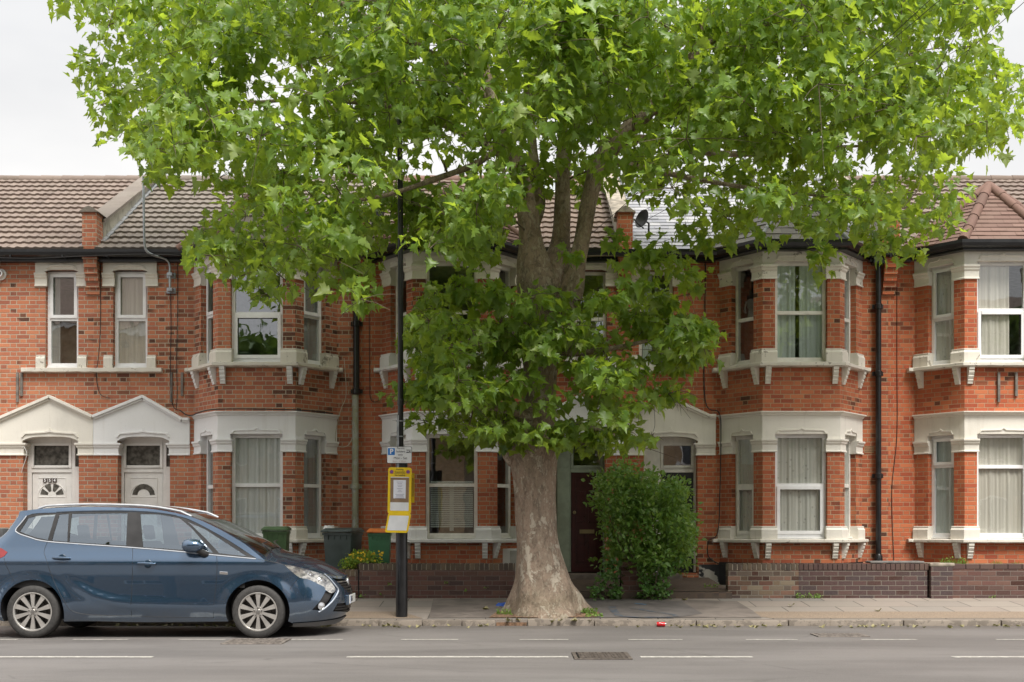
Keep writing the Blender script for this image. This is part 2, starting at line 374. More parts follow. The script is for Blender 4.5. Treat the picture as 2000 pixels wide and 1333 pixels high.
def flag_mat():
    n = NM('stone_flags'); p = n.pos(); sp = n.n('ShaderNodeSeparateXYZ', {0: p}); x, y = sp.outputs[0], sp.outputs[1]
    # joints run across the path every 0.75 m, one long joint every 0.6 m
    row = n.ma('FLOOR', n.ma('DIVIDE', n.ma('ADD', y, 20.0), .62)); fy = n.ma('SUBTRACT', n.ma('DIVIDE', n.ma('ADD', y, 20.0), .62), row)
    xs = n.ma('DIVIDE', n.ma('ADD', n.ma('ADD', x, 100.0), n.ma('MULTIPLY', n.ma('MODULO', row, 2.0), .37)), .80); cx = n.ma('FLOOR', xs); fx = n.ma('SUBTRACT', xs, cx)
    dx = n.ma('MULTIPLY', n.ma('MINIMUM', fx, n.ma('SUBTRACT', 1.0, fx)), .80); dy = n.ma('MULTIPLY', n.ma('MINIMUM', fy, n.ma('SUBTRACT', 1.0, fy)), .62)
    m = n.smooth(n.ma('MINIMUM', dx, dy), .003, .010)
    wn = n.n('ShaderNodeTexWhiteNoise', {'Vector': n.n('ShaderNodeCombineXYZ', {0: cx, 1: row, 2: 3.0})}).outputs['Value']
    c = n.ramp(wn, [(0, (.225,.19,.165)), (.3, (.26,.22,.185)), (.6, (.165,.155,.145)), (.8, (.285,.245,.205)), (1, (.205,.18,.155))])
    f = n.noise(p, 60, 4, .7); g = n.noise(p, 2.2, 5, .6)
    c = n.mix(n.ma('MULTIPLY', n.smooth(g, .45, .75), .4), c, (.16,.135,.115)); c = n.mix(n.ma('MULTIPLY', f, .35), c, (.34,.29,.245))
    c = n.mix(m, (.045,.04,.034), c)
    return n.done(n.bsdf(c, .8, Normal=n.bump(n.ma('ADD', m, n.ma('MULTIPLY', f, .3)), .4, .006)))
M['flags'] = flag_mat()
M['patch'] = plain('dark_asphalt_patch', (.155,.13,.112), .85, var=.25, scale=3, bump=.6)
M['patch2'] = plain('darker_asphalt_patch', (.110,.097,.09), .85, var=.25, scale=3, bump=.6)
def setts_mat():
    n = NM('beige_setts'); p = n.pos(); v = n.n('ShaderNodeTexVoronoi', {'Vector': p, 'Scale': 60.0})
    c = n.mix(n.smooth(v.outputs['Distance'], .2, .7), (.34,.26,.18), (.19,.14,.10)); c = n.mix(n.ma('MULTIPLY', n.noise(p, 2.5, 5), .6), c, (.19,.15,.12))
    return n.done(n.bsdf(c, .85, Normal=n.bump(v.outputs['Distance'], .4, .004)))
M['setts'] = setts_mat()
M['kerb'] = stucco_mat('worn_granite_kerb', (.30,.255,.21), dirt=.8, peel=.6, peelcol=(.13,.11,.09), peelscale=8, chip=.5)
M['soil'] = plain('dry_soil_and_leaf_litter', (.17,.10,.06), .95, var=.6, scale=20, bump=.8)
def path_mat():
    n = NM('old_tiled_path'); p = n.pos(); br = n.n('ShaderNodeTexChecker', {'Vector': p, 'Scale': 9.0, 'Color1': (.13,.085,.06,1), 'Color2': (.07,.05,.042,1)})
    c = n.mix(n.smooth(n.noise(p, 5, 5, .7), .35, .65), br.outputs[0], (.10,.075,.055)); return n.done(n.bsdf(c, .8, Normal=n.bump(n.noise(p, 30, 4), .4, .006)))
M['path'] = path_mat()

# ---------------------------------------------------------------- ground
KY = 17.3 - CD      # kerb face
WY = 19.6 - CD      # front of the garden walls
def pz(y): return .080 + (y - KY) * .0755        # pavement height rises to the walls
mb = MB(); mb.add([(-120,-90,0),(120,-90,0),(120,KY+.02,0),(-120,KY+.02,0)], [(0,1,2,3)])
kind(obj('road', mb, M['road']), 'structure')
mb = MB(); mb.add([(-120,KY,-.3),(120,KY,-.3),(120,140,-.3),(-120,140,-.3)], [(0,1,2,3)])
kind(obj('ground', mb, M['soil']), 'structure')
mb = MB(); mb.add([(-60,KY+.06,pz(KY+.06)),(60,KY+.06,pz(KY+.06)),(60,WY+.3,pz(WY+.3)),(-60,WY+.3,pz(WY+.3)),
                   (-60,KY+.06,-.3),(60,KY+.06,-.3)], [(0,1,2,3),(4,5,1,0)])
kind(obj('pavement', mb, M['flags']), 'structure')
def sheet(name, pts, mat, lift, sub=None):
    """a flat sheet on the pavement from photo points"""
    vs = []
    for px, py in pts:
        # intersection of the sight line with the sloping pavement plane
        d = (CH - (.080 - (KY + CD) * .0755)) / ((py - HZ)/F + .0755)
        y = d - CD; vs.append((wx(px, y), y, pz(y) + lift))
    m = MB(); m.add(vs, [tuple(range(len(vs)))])
    return kind(obj(name, m, mat), 'structure')
mb = MB(); y0 = KY+.145; y1 = KY+.80
for a, b in ((-60, wx(830,-4)), (wx(1495,-4), 60)):
    mb.add([(a,y0,pz(y0)+.004),(b,y0,pz(y0)+.004),(b-(.35 if a<0 else 0),y1,pz(y1)+.004),(a-(.0 if a<0 else .55),y1,pz(y1)+.004)], [(0,1,2,3)])
kind(obj('setts_strip', mb, M['setts']), 'structure')
sheet('asphalt_patch', [(838,1208),(1488,1208),(1470,1194),(1440,1176),(1300,1171),(1150,1171),(1000,1171),(846,1171)], M['patch'], .008)
sheet('asphalt_repair', [(1165,1207.5),(1330,1207),(1372,1200),(1330,1176),(1200,1172),(1110,1174)], M['patch2'], .012)
sheet('bark_litter', [(955,1208),(1040,1208),(1165,1207.5),(1172,1198),(1120,1188),(1000,1186),(968,1198)], M['soil'], .013)
# forecourts and paths
mb = MB(); mb.add([(-14,WY+.22,.34),(14,WY+.22,.34),(14,.1,.36),(-14,.1,.36)], [(0,1,2,3)])
kind(obj('forecourt', mb, plain('forecourt_concrete', (.16,.14,.12), .9, var=.3, scale=3, bump=.4)), 'structure')
mb = MB()
x0, x1 = wx(1090,-2), wx(1422,-2)
mb.add([(x0,WY-.02,.36),(x1,WY-.02,.36),(x1,.3,.50),(x0,.3,.50)], [(0,1,2,3)])
mb.box(x0,x1,WY-.06,WY+.04,.2,.352)
kind(obj('garden_path', mb, M['path']), 'structure')
mb = MB(); mb.box(x0,x1-.5,-.35,.26,.3,.56)
kind(obj('door_step', mb, plain('worn_stone_step', (.16,.13,.11), .85, var=.3, bump=.4), bevel=.01), 'structure')
# kerb stones, one real step
mb = MB()
edges = [-60]+[ -14+i*.93 for i in range(12)]
edges = [wx(p,KY) for p in (-900,-780,-640,-500,-360,-230,-90,40,190,330,470,620,740,825,902,968)]
edges2 = [wx(p,KY) for p in (1030,1161,1360,1540,1765,1956,2100,2240,2400,2560,2720)]
for L in (edges, edges2):
    for i in range(len(L)-1):
        dz = R.uniform(-.006,.006); dy = R.uniform(-.008,.008)
        mb.box(L[i]+.006, L[i+1]-.006, KY+dy, KY+.14+dy, -.1, .079+dz+(.012 if i == 0 and L is edges2 else 0))
o = obj('kerb', mb, M['kerb'], bevel=.016, smooth=True); kind(o, 'structure')
mb = MB(); mb.box(edges[-1]+.01, edges2[0]-.01, KY+.03, KY+.3, -.1, .045)
kind(obj('kerb_gap_soil', mb, M['soil']), 'structure')
# road markings
def dashes(name, spans, yc, w):
    m = MB()
    for a, b in spans:
        xa, xb = wx(a, yc), wx(b, yc); k = max(2, int((xb-xa)/.25))
        for i in range(k):
            u0 = xa+(xb-xa)*i/k; u1 = xa+(xb-xa)*(i+1)/k
            j = [R.uniform(-.006,.006) for _ in range(2)]
            m.add([(u0,yc-w/2+j[0],.004),(u1,yc-w/2+j[0],.004),(u1,yc+w/2+j[1],.004),(u0,yc+w/2+j[1],.004)], [(0,1,2,3)])
    kind(obj(name, m, M['line']), 'structure')
dashes('parking_bay_line', [(-260,-150),(-60,34),(142,250),(348,440),(560,670),(783,895),(1015,1110),(1227,1333),(1457,1558),(1682,1790),(1946,2060),(2160,2270)], 2450*CH/220-CD, .075)
dashes('centre_line', [(-700,-300),(-20,299),(677,1110),(1251,1470),(1860,2240),(2600,2900)], 2450*CH/254-CD, .13)
# far side pavement, seen only in reflections
mb = MB(); mb.box(-60,60,-40,-19.2,-.1,.1)
kind(obj('far_pavement', mb, M['patch']), 'structure')
# ---------------------------------------------------------------- tiled roof facets (each tile a small piece of geometry)
def clip(poly, axis, lim, keep_less):
    out = []
    for i in range(len(poly)):
        p, q = poly[i-1], poly[i]
        ip = (p[axis] <= lim) if keep_less else (p[axis] >= lim); iq = (q[axis] <= lim) if keep_less else (q[axis] >= lim)
        if ip != iq:
            t = (lim-p[axis])/(q[axis]-p[axis]); r = [p[0]+(q[0]-p[0])*t, p[1]+(q[1]-p[1])*t]; r[axis] = lim; out.append(tuple(r))
        if iq: out.append(q)
    return out
def tile_facet(mb, poly, tw, th, lift=.022, wave=0, stagger=True, rnd=.004, seed=1):
    P3 = [Vector(p) for p in poly]; n = (P3[1]-P3[0]).cross(P3[2]-P3[0]).normalized()
    if n.z < 0: n = -n
    t = Vector((0,0,1)).cross(n).normalized(); s = n.cross(t)
    o = P3[0]; q = [((p-o).dot(t), (p-o).dot(s)) for p in P3]
    a0, a1 = min(p[0] for p in q), max(p[0] for p in q); b0, b1 = min(p[1] for p in q), max(p[1] for p in q)
    rr = random.Random(seed); r = 0; b = b0
    mb.add([o+t*u+s*v-n*.01 for u,v in q], [tuple(range(len(q)))])
    while b < b1-1e-4:
        row = clip(clip(q, 1, b, False), 1, b+th, True)
        a = a0-(tw/2 if (stagger and r%2) else 0)
        while a < a1 and len(row) > 2:
            cell = clip(clip(row, 0, a+.0015, False), 0, a+tw-.0015, True)
            if len(cell) > 2:
                dl = rr.uniform(-rnd, rnd)+lift
                subs = 5 if wave else 1; vs = []; fs = []
                H = lambda u: (wave*(math.sin(math.pi*min(1,max(0,(u-a)/tw*1.55)))*1.0)) if wave else 0
                for k in range(subs):
                    c2 = clip(clip(cell, 0, a+tw*k/subs, False), 0, a+tw*(k+1)/subs, True) if wave else cell
                    if len(c2) < 3: continue
                    m = len(vs); vs += [o+t*u+s*v+n*(dl*(1-(v-b)/th)+.003+H(u)) for u,v in c2]; fs.append(tuple(range(m, m+len(c2))))
                    for i in range(len(c2)):
                        p1, p2 = c2[i-1], c2[i]
                        if abs(p1[1]-b) < 1e-5 and abs(p2[1]-b) < 1e-5:
                            m2 = len(vs); vs += [o+t*p1[0]+s*p1[1]+n*(dl+.003+H(p1[0])), o+t*p2[0]+s*p2[1]+n*(dl+.003+H(p2[0])),
                                                 o+t*p2[0]+s*p2[1]-n*.008, o+t*p1[0]+s*p1[1]-n*.008]; fs.append((m2,m2+1,m2+2,m2+3))
                # weld so that a tile is one island
                key = {}; idx = []; uv = []
                for v in vs:
                    kk = (round(v.x,5),round(v.y,5),round(v.z,5))
                    if kk not in key: key[kk] = len(uv); uv.append(v)
                    idx.append(key[kk])
                fs2 = [f2 for f2 in (tuple(dict.fromkeys(idx[i] for i in f)) for f in fs) if len(f2) > 2]
                mb.add(uv, fs2)
            a += tw
        b += th; r += 1
    return mb

RIDGE_Y = 3.73
def rz(y): return 6.304 + .577*y         # main roof plane
# heights read on the bay front (metres)
Z = dict(sill0=wz(1062,-.9), sill1=wz(1054,-.9), base1=wz(1028,-.83), cap0=wz(883,-.8), cap1=wz(857,-.85), head=wz(848,-.78), fas1=wz(812,-.8), cor1=wz(803,-.87),
         us0=wz(716,-.92), us1=wz(707,-.92), ub1=wz(680,-.83), uc0=wz(545,-.8), uc1=wz(516,-.85), uhead=wz(512,-.7), top=6.03)
D_ = .78; HF = .65; HW = 1.24

def cap_profile(z0, z1, inn=-.14):
    h = z1-z0
    return [(inn,z0),(.032,z0),(.032,z0+h*.09),(.016,z0+h*.13),(.016,z0+h*.55),(.038,z0+h*.66),(.042,z0+h*.78),(.062,z0+h*.86),(.062,z1),(inn,z1)]
def base_profile(z0, z1, inn=-.12):
    h = z1-z0
    return [(inn,z0),(.058,z0),(.058,z0+h*.72),(.036,z0+h*.86),(.04,z0+h*.97),(.012,z1),(inn,z1)]

def window(house, cx, cy, d, w, z0, z1, zt, fm, gm, sash='none', curtain=None, cside=None, lab=None, trickle=True, seed=0, gap=None):
    """window in a wall whose outward side is to the right of direction d; cx, cy = centre of the frame's front face"""
    dv = Vector((d[0],d[1],0)).normalized(); nv = Vector((dv.y,-dv.x,0)); o = Vector((cx,cy,0)); zv = Vector((0,0,1))
    def B(mb, u0, u1, v0, v1, n0, n1): mb.obox(o+dv*u0+zv*v0+nv*n0, dv*(u1-u0), zv*(v1-v0), nv*(n1-n0))
    f = .058; h = w/2; mb = MB()
    B(mb,-h,-h+f,z0,z1,-.07,0); B(mb,h-f,h,z0,z1,-.07,0); B(mb,-h+f,h-f,z1-f,z1,-.07,0); B(mb,-h+f,h-f,z0,z0+f,-.07,0)
    B(mb,-h+f,h-f,zt-.03,zt+.03,-.07,0)
    B(mb,-h-.015,h+.015,z0-.035,z0-.002,-.07,.045)
    lo = (-h+f,h-f,z0+f,zt-.03); up = (-h+f,h-f,zt+.03,z1-f)
    def sashframe(r):
        s = .042; u0,u1,v0,v1 = r
        B(mb,u0-.012,u0+s,v0-.012,v1+.012,.001,.022); B(mb,u1-s,u1+.012,v0-.012,v1+.012,.001,.022)
        B(mb,u0+s,u1-s,v1-s,v1+.012,.001,.022); B(mb,u0+s,u1-s,v0-.012,v0+s,.001,.022)
    if sash in ('lower','both'): sashframe(lo)
    if sash in ('upper','both'): sashframe(up)
    if trickle: B(mb,-h*.45,h*.45,z1-f+.018,z1-f+.036,.001,.012)
    win = obj('window', mb, fm, house, bevel=.004, label=lab)
    g = MB()
    for u0,u1,v0,v1 in (lo, up):
        g.add([o+dv*u0+zv*v0-nv*.03, o+dv*u1+zv*v0-nv*.03, o+dv*u1+zv*v1-nv*.03, o+dv*u0+zv*v1-nv*.03], [(0,1,2,3)])
    obj('pane', g, gm, win)
    if curtain:
        cm, cover = curtain; rr = random.Random(seed+3)
        g = MB(); ph = [rr.uniform(0,6) for _ in range(4)]
        spans = cover
        for c0, c1 in spans:
            u0 = -h+2*h*c0; u1 = -h+2*h*c1; k = max(6, int((u1-u0)/.012)); m = len(g.v); zs = (z0, z0+(z1-z0)*.5, z1)
            for zi, zz in enumerate(zs):
                for i in range(k+1):
                    u = u0+(u1-u0)*i/k
                    a = .006*math.sin(u*62+ph[0]+.3*zi)+.004*math.sin(u*101+ph[1])+.006*math.sin(u*23+ph[2])
                    q = o+dv*u-nv*(.055-a)+zv*zz; g.v.append(tuple(q))
            for zi in range(2):
                for i in range(k): g.f.append((m+zi*(k+1)+i, m+zi*(k+1)+i+1, m+(zi+1)*(k+1)+i+1, m+(zi+1)*(k+1)+i))
        obj('curtain', g, cm, win, smooth=True, ang=80)
    return win

def bay(H, c, mats, wins):
    Wl, Fl, Fr, Wr = Vector((c-HW,0)), Vector((c-HF,-D_)), Vector((c+HF,-D_)), Vector((c+HW,0))
    path = [tuple(v) for v in (Wl,Fl,Fr,Wr)]
    br, st_g, st_u, stone = mats['brick'], mats['ground'], mats['upper'], mats['stone']
    rect = lambda z0,z1,o1=0,o0=-.2: [(o0,z0),(o1,z0),(o1,z1),(o0,z1)]
    mb = MB()
    obj('bay_plinth', MB().sweep(path, rect(.2,Z['sill0']+.01)), br, H); obj('bay_panel', MB().sweep(path, rect(Z['cor1']-.01,Z['us0']+.01)), br, H)
    # brick piers
    L = (Fl-Wl).length; dl = (Fl-Wl)/L; dr = (Wr-Fr)/L
    nl = Vector((dl.y,-dl.x)); nr = Vector((dr.y,-dr.x)); oh = .44; ta, tb = .27, .775
    PI_ = [ # outer polylines of four piers
        [Wl, Wl+dl*ta], [Wl+dl*tb, Fl, Vector((c-oh,-D_))], [Vector((c+oh,-D_)), Fr, Fr+dr*(L-tb)], [Fr+dr*(L-ta), Wr]]
    def inner(pl):
        if len(pl) == 2:
            d = (pl[1]-pl[0]).normalized(); n = Vector((d.y,-d.x)); return [pl[1]-n*.2, pl[0]-n*.2+ (Vector((0,.0)))]
        n1 = (pl[1]-pl[0]).normalized(); n1 = Vector((n1.y,-n1.x)); n2 = (pl[2]-pl[1]).normalized(); n2 = Vector((n2.y,-n2.x))
        b = (n1+n2).normalized(); return [pl[2]-n2*.2, pl[1]-b*.2/b.dot(n1), pl[0]-n1*.2]
    for pl in PI_:
        poly = [tuple(v) for v in pl+inner(pl)]
        obj('bay_pier', MB().prism(poly, Z['sill1']-.01, Z['cap0']+.01), br, H); obj('bay_pier', MB().prism(poly, Z['us1']-.01, Z['uc0']+.01), br, H)
    # painted stone: capitals, heads, bases
    g = MB(); u = MB()
    for pl in PI_:
        ext = [pl[0]-(pl[1]-pl[0]).normalized()*.03]+pl[1:-1]+[pl[-1]+(pl[-1]-pl[-2]).normalized()*.03]
        if pl is PI_[0]: ext[0] = pl[0]
        if pl is PI_[3]: ext[-1] = pl[-1]
        e = [tuple(v) for v in ext]; b = [tuple(v) for v in pl]
        for nm, pth, prf, mt in (('capital',e,cap_profile(Z['cap0'],Z['cap1']),st_g),('base_block',e,base_profile(Z['sill1'],Z['base1']),mats['sillg'] if st_g is M['stucco_w'] else mats['stone']),
                                 ('capital',e,cap_profile(Z['uc0'],Z['uc1']),st_u),('base_block',e,base_profile(Z['us1'],Z['ub1']),mats['sillu'])):
            obj(nm, MB().sweep(pth, prf), mt, H, bevel=.003)
        g.sweep(b, rect(Z['cap1']-.005,Z['head']+.005,.012,-.18)); u.sweep(b, rect(Z['uc1']-.005,Z['uhead']+.005,.012,-.18))
    g.sweep(path, rect(Z['head'],Z['fas1'],.012,-.18)); u.sweep(path, rect(Z['uhead'],Z['top'],.014,-.18))
    z = Z['fas1']; k = Z['cor1']-z
    g.sweep(path, [(-.1,z),(.02,z),(.035,z+k*.25),(.035,z+k*.4),(.07,z+k*.7),(.085,z+k*.75),(.085,z+k),(-.1,z+k+.01)])
    # hood moulds over the windows with a small raised point
    segs = [((Wl+dl*.52),dl,.25),((Vector((c,-D_))),Vector((1,0)),.42),((Fr+dr*(L-.52)),dr,.25)]
    for mbx, zz in ((g, Z['head']+.028), (u, Z['uhead']+.05)):
        for cc, d, hw in segs:
            n = Vector((d.y,-d.x)); o3 = Vector((cc.x+n.x*.012,cc.y+n.y*.012,zz)); d3 = Vector((d.x,d.y,0)); n3 = Vector((n.x,n.y,0))
            pts = [(-hw,-.02),(-hw+.02,-.02),(-hw+.05,.022),(-.04,.030),(0,.062),(.04,.030),(hw-.05,.022),(hw-.02,-.02),(hw,-.02),(hw-.035,.040),(.05,.048),(0,.088),(-.05,.048),(-hw+.035,.040)]
            vs = [o3+d3*a+Vector((0,0,b))+n3*q for q in (-.01,.016) for a,b in pts]; m = len(pts)
            fs = [(i,(i+1)%m,m+(i+1)%m,m+i) for i in range(m)]
            for i in range(7): 
                j, k2 = i, (m-1-i)
            fs += [tuple(m+i for i in (1,2,13,0)), tuple(m+i for i in (2,3,12,13)), tuple(m+i for i in (3,4,11,12)), tuple(m+i for i in (4,5,10,11)), tuple(m+i for i in (5,6,9,10)), tuple(m+i for i in (6,7,8,9))]
            mbx.add(vs, fs)
    obj('bay_surround', g, st_g, H, bevel=.003); obj('bay_surround', u, st_u, H, bevel=.003)
    # sills
    sp = lambda z0,z1,o: [(-.22,z0+.012),(o-.03,z0+.006),(o-.03,z0+.02),(o,z0+.022),(o,z1-.008),(o-.02,z1),(-.22,z1+.01)]
    def rough(mbx, amp, sd):
        for i, v in enumerate(mbx.v):
            q = noise.noise(Vector(v)*9+Vector((sd,0,0)))*amp; mbx.v[i] = (v[0], v[1], v[2]+q)
    def densify(pth, st=.08):
        out = []
        for i in range(len(pth)-1):
            a, b = Vector(pth[i]), Vector(pth[i+1]); k = max(1, int((b-a).length/st))
            out += [tuple(a+(b-a)*j/k) for j in range(k)]
        return out+[tuple(pth[-1])]
    s = MB(); s.sweep(densify([(c-HW-.14,0)]+path+[(c+HW+.12,0)]), sp(Z['us0'],Z['us1'],.14)); rough(s,.008,c); obj('sill', s, mats['sillu'], H)
    s = MB(); s.sweep(densify(([(c-HW-.14,0)] if mats.get('gext') else [])+path), sp(Z['sill0'],Z['sill1'],.12)); rough(s,.007,c+5); obj('sill', s, mats['sillg'], H)
    # scrolled brackets: stepped profile
    def bracket(cc, d, z1, hgt, sc_=1):
        n = Vector((d.y,-d.x)); d3 = Vector((d.x,d.y,0)); n3 = Vector((n.x,n.y,0)); w = .045
        pr = [(-.02,0),(.115,0),(.115,-.05),(.095,-.055),(.10,-.09),(.085,-.125),(.07,-.13),(.075,-.16),(.06,-.19),(.048,-.195),(.052,-.22),(.035,-.255),(.03,-.28),(-.02,-.28)]
        pr = [(a*sc_,b*hgt/.28) for a,b in pr]; m = len(pr); o3 = Vector((cc.x,cc.y,z1)); b = MB()
        vs = [o3+d3*q+n3*a+Vector((0,0,z)) for q in (-w,w) for a,z in pr]
        b.add(vs, [(i,(i+1)%m,m+(i+1)%m,m+i) for i in range(m)]+[tuple(range(m)),tuple(range(2*m-1,m-1,-1))])
        obj('bracket', b, mats['stone'], H, bevel=.003)
    for hgt, zt_ in ((.29, Z['us0']+.012), (.26, Z['sill0']+.008)):
        sk = 1 if hgt == .29 else .9
        for cc, d in ((Wl+dl*.14,dl),(Wl+dl*.86,dl),(Vector((c-.565,-D_)),Vector((1,0))),(Vector((c+.565,-D_)),Vector((1,0))),(Fr+dr*.12,dr),(Wr-dr*.14,dr)):
            bracket(cc, d, zt_, hgt, sk)
    # windows: left cant, front, right cant on both floors
    rec = .10
    for fl, (z0,z1) in (('g',(Z['sill1']+.045,Z['head'])), ('u',(Z['us1']+.045,Z['uhead']))):
        for key, cc, d, w in (('l',Wl+dl*((ta+tb)/2),dl,tb-ta),('f',Vector((c,-D_)),Vector((1,0)),2*oh),('r',Fr+dr*(L-(ta+tb)/2),dr,tb-ta)):
            n = Vector((d.y,-d.x)); q = cc-n*rec; a = wins[fl+key]
            window(H, q.x, q.y, d, w-.004, z0, z1, a['zt'], a.get('fm', wins['fm']), a.get('gm', M['glass']), a.get('sash','none'), a.get('cur'), lab=a.get('lab'), seed=int(c*10)+len(key))
    # gutter and soffit of the bay
    g = MB(); ep = [(c-HW-.14,0),(c-HF-.0,-D_),(c+HF,-D_),(c+HW+.14,0)]
    g.sweep(path, [(.0,6.0),(.15,6.0),(.15,6.06),(0,6.08)])
    g.sweep(path, [(.12,6.06),(.15,6.035),(.20,6.03),(.25,6.05),(.27,6.10),(.27,6.155),(.255,6.155),(.245,6.10),(.2,6.06),(.15,6.08),(.13,6.15),(.12,6.15)])
    obj('bay_gutter', g, M['black'], H)
    # hipped roof
    zA = 7.28; A = (c,-.14,zA); E = (c,(zA-6.304)/.577,zA+.004)
    k = .21; FL = (c-HF-.10,-D_-k,6.15); FR = (c+HF+.10,-D_-k,6.15); SL = (c-HW-.22,-.27,6.15); SR = (c+HW+.22,-.27,6.15)
    mb = MB(); tw, th, lf, wv = mats['btile']
    tile_facet(mb, [FL,FR,A], tw, th, lf, seed=1); tile_facet(mb, [SL,FL,A], tw, th, lf, seed=2); tile_facet(mb, [FR,SR,A], tw, th, lf, seed=3)
    tile_facet(mb, [SL,A,E], tw, th, lf, seed=4); tile_facet(mb, [SR,E,A], tw, th, lf, seed=5)
    rf = obj('bay_roof', mb, mats['broof'], H)
    h = MB(); rad = mats.get('hip', .07)
    for a, b in ((FL,A),(FR,A),(SL,A),(SR,A),(A,E)):
        a, b = Vector(a), Vector(b); n_ = max(2, int((b-a).length/.3)); 
        for i in range(n_): h.tube([a+(b-a)*i/n_, a+(b-a)*((i+1)/n_+.01)], [rad*1.08, rad*.94], 10)
    obj('ridge_tile', h, mats['hipm'], rf, smooth=True)

def house(name, label, x0, x1, c, door, uw, mats, wins, peak_z=3.60, left_par=True, slate=False):
    H = empty(name, ((x0+x1)/2, 0, 0), label, 'house', 'red brick terraced houses')
    br = mats['brick']; T = .25
    zs = wz(715,0); zt = wz(529,0); doorz0, doorz1 = .56, 2.985
    holes = [(c-HW+.02, c+HW-.02, .2, Z['top']), (door[0],door[1],doorz0,doorz1), (uw[0],uw[1],zs-.045,zt+.02)]
    xs = sorted({x0,x1}|{h[0] for h in holes}|{h[1] for h in holes}); zz = sorted({.0,6.02}|{h[2] for h in holes}|{h[3] for h in holes}|{.56})
    xs = [x for x in xs if x0 <= x <= x1]
    mb = MB()
    for i in range(len(xs)-1):
        for j in range(len(zz)-1):
            cx, cz = (xs[i]+xs[i+1])/2, (zz[j]+zz[j+1])/2
            if cz > 6.02 or any(h[0]<cx<h[1] and h[2]<cz<h[3] for h in holes): continue
            mb.add([(xs[i],0,zz[j]),(xs[i+1],0,zz[j]),(xs[i+1],0,zz[j+1]),(xs[i],0,zz[j+1])], [(0,1,2,3)])
    for a,b,q,r in holes:
        b_ = T
        mb.add([(a,0,q),(a,b_,q),(a,b_,r),(a,0,r)], [(0,1,2,3)]); mb.add([(b,0,q),(b,b_,q),(b,b_,r),(b,0,r)], [(0,1,2,3)])
        mb.add([(a,0,r),(b,0,r),(b,b_,r),(a,b_,r)], [(0,1,2,3)]); mb.add([(a,0,q),(b,0,q),(b,b_,q),(a,b_,q)], [(0,1,2,3)])
    obj('back_wall', MB().box(x0,x1,7.7,7.9,0,6.0), br, H)
    for xe in (x0,x1):
        if mats.get('ends') and xe in mats['ends']: mb.add([(xe,0,0),(xe,7.9,0),(xe,7.9,6.0),(xe,RIDGE_Y,rz(RIDGE_Y)),(xe,0,6.0)], [(0,1,2,3,4)])
    obj('wall', mb, br, H)
    # rooms behind the glass
    mb = MB()
    for za, zb in ((.5,3.2),(3.5,5.98)):
        a, b, y0, y1 = x0+.13, x1-.13, .3, 2.6
        mb.add([(a,y0,za),(b,y0,za),(b,y1,za),(a,y1,za),(a,y0,zb),(b,y0,zb),(b,y1,zb),(a,y1,zb)], [(0,1,2,3),(4,5,6,7),(3,2,6,7),(0,3,7,4),(1,2,6,5)])
    obj('interior_wall', mb, M['int'], H)
    # upper window surround
    uc = (uw[0]+uw[1])/2; hw = (uw[1]-uw[0])/2
    window(H, uc, .10, (1,0), hw*2-.006, zs, zt, wins['uo']['zt'], wins['uo'].get('fm', wins['fm']), wins['uo'].get('gm', M['glass']), wins['uo'].get('sash','none'), wins['uo'].get('cur'), lab=wins['uo'].get('lab'), seed=5)
    s = MB()
    zc0, zc1, zl = wz(560,0), wz(534,0), wz(508,0)
    for sg in (-1,1):
        a = uc+sg*(hw-.0); b = uc+sg*(hw+.155); p = [(min(a,b)-(.03 if sg<0 else .03),0),(max(a,b)+.03,0)]
        obj('capital', MB().sweep(p, cap_profile(zc0,zc1,-.02)), mats['upper'], H, bevel=.003); obj('base_block', MB().sweep([(min(a,b),0),(max(a,b),0)], base_profile(zs-.04,zs+.19,-.02)), mats['sillu'], H, bevel=.003)
    s.plate([(uc-hw-.17,zc1),(uc-hw,zc1),(uc-hw,zt-.015),(uc-hw*.7,zt+.012),(uc+hw*.7,zt+.012),(uc+hw,zt-.015),(uc+hw,zc1),(uc+hw+.17,zc1),(uc+hw+.17,zl),(uc-hw-.17,zl)], -.035, .02)
    s.plate([(uc-hw*.95,zt+.02),(uc-hw*.7,zt+.09),(uc-.04,zt+.095),(uc,zt+.125),(uc+.04,zt+.095),(uc+hw*.7,zt+.09),(uc+hw*.95,zt+.02),(uc+hw*.8,zt+.035),(uc+hw*.6,zt+.065),(uc-hw*.6,zt+.065),(uc-hw*.8,zt+.035)], -.055, -.03)
    obj('window_surround', s, mats['upper'], H, bevel=.003)
    s = MB(); e0, e1 = mats['usill']
    k = int((e1-e0)/.08); s.sweep([(e0+(e1-e0)*i/k,0) for i in range(k+1)], [(-.1,zs-.115),(.07,zs-.12),(.10,zs-.11),(.10,zs-.05),(.08,zs-.042),(-.1,zs-.035)])
    for i, v in enumerate(s.v): s.v[i] = (v[0], v[1], v[2]+noise.noise(Vector(v)*9)*.008)
    obj('sill', s, mats['sillu'], H)
    # door surround: pier capitals, gabled fascia with an arched soffit
    dc = (door[0]+door[1])/2; g = MB(); zc0, zc1 = wz(890,0), wz(866,0)
    ml, mr = mats['fas']   # left and right end of the fascia
    obj('capital', MB().sweep([(ml,0),(door[0],0),(door[0],T)], cap_profile(zc0,zc1,-.02)), mats['ground'], H, bevel=.003); obj('capital', MB().sweep([(door[1],T),(door[1],0),(mr,0)], cap_profile(zc0,zc1,-.02)), mats['ground'], H, bevel=.003)
    arch = [(door[0]+(door[1]-door[0])*t, wz(862,0)+.075*(1-(2*t-1)**4)) for t in [i/14 for i in range(15)]]
    zl_, zr_ = mats['fasz']
    top = [(mr,zr_),(mr-.12 if mats['flat']=='r' else mr,zr_),(dc,peak_z),(ml+.12 if mats['flat']=='l' else ml,zl_),(ml,zl_)]
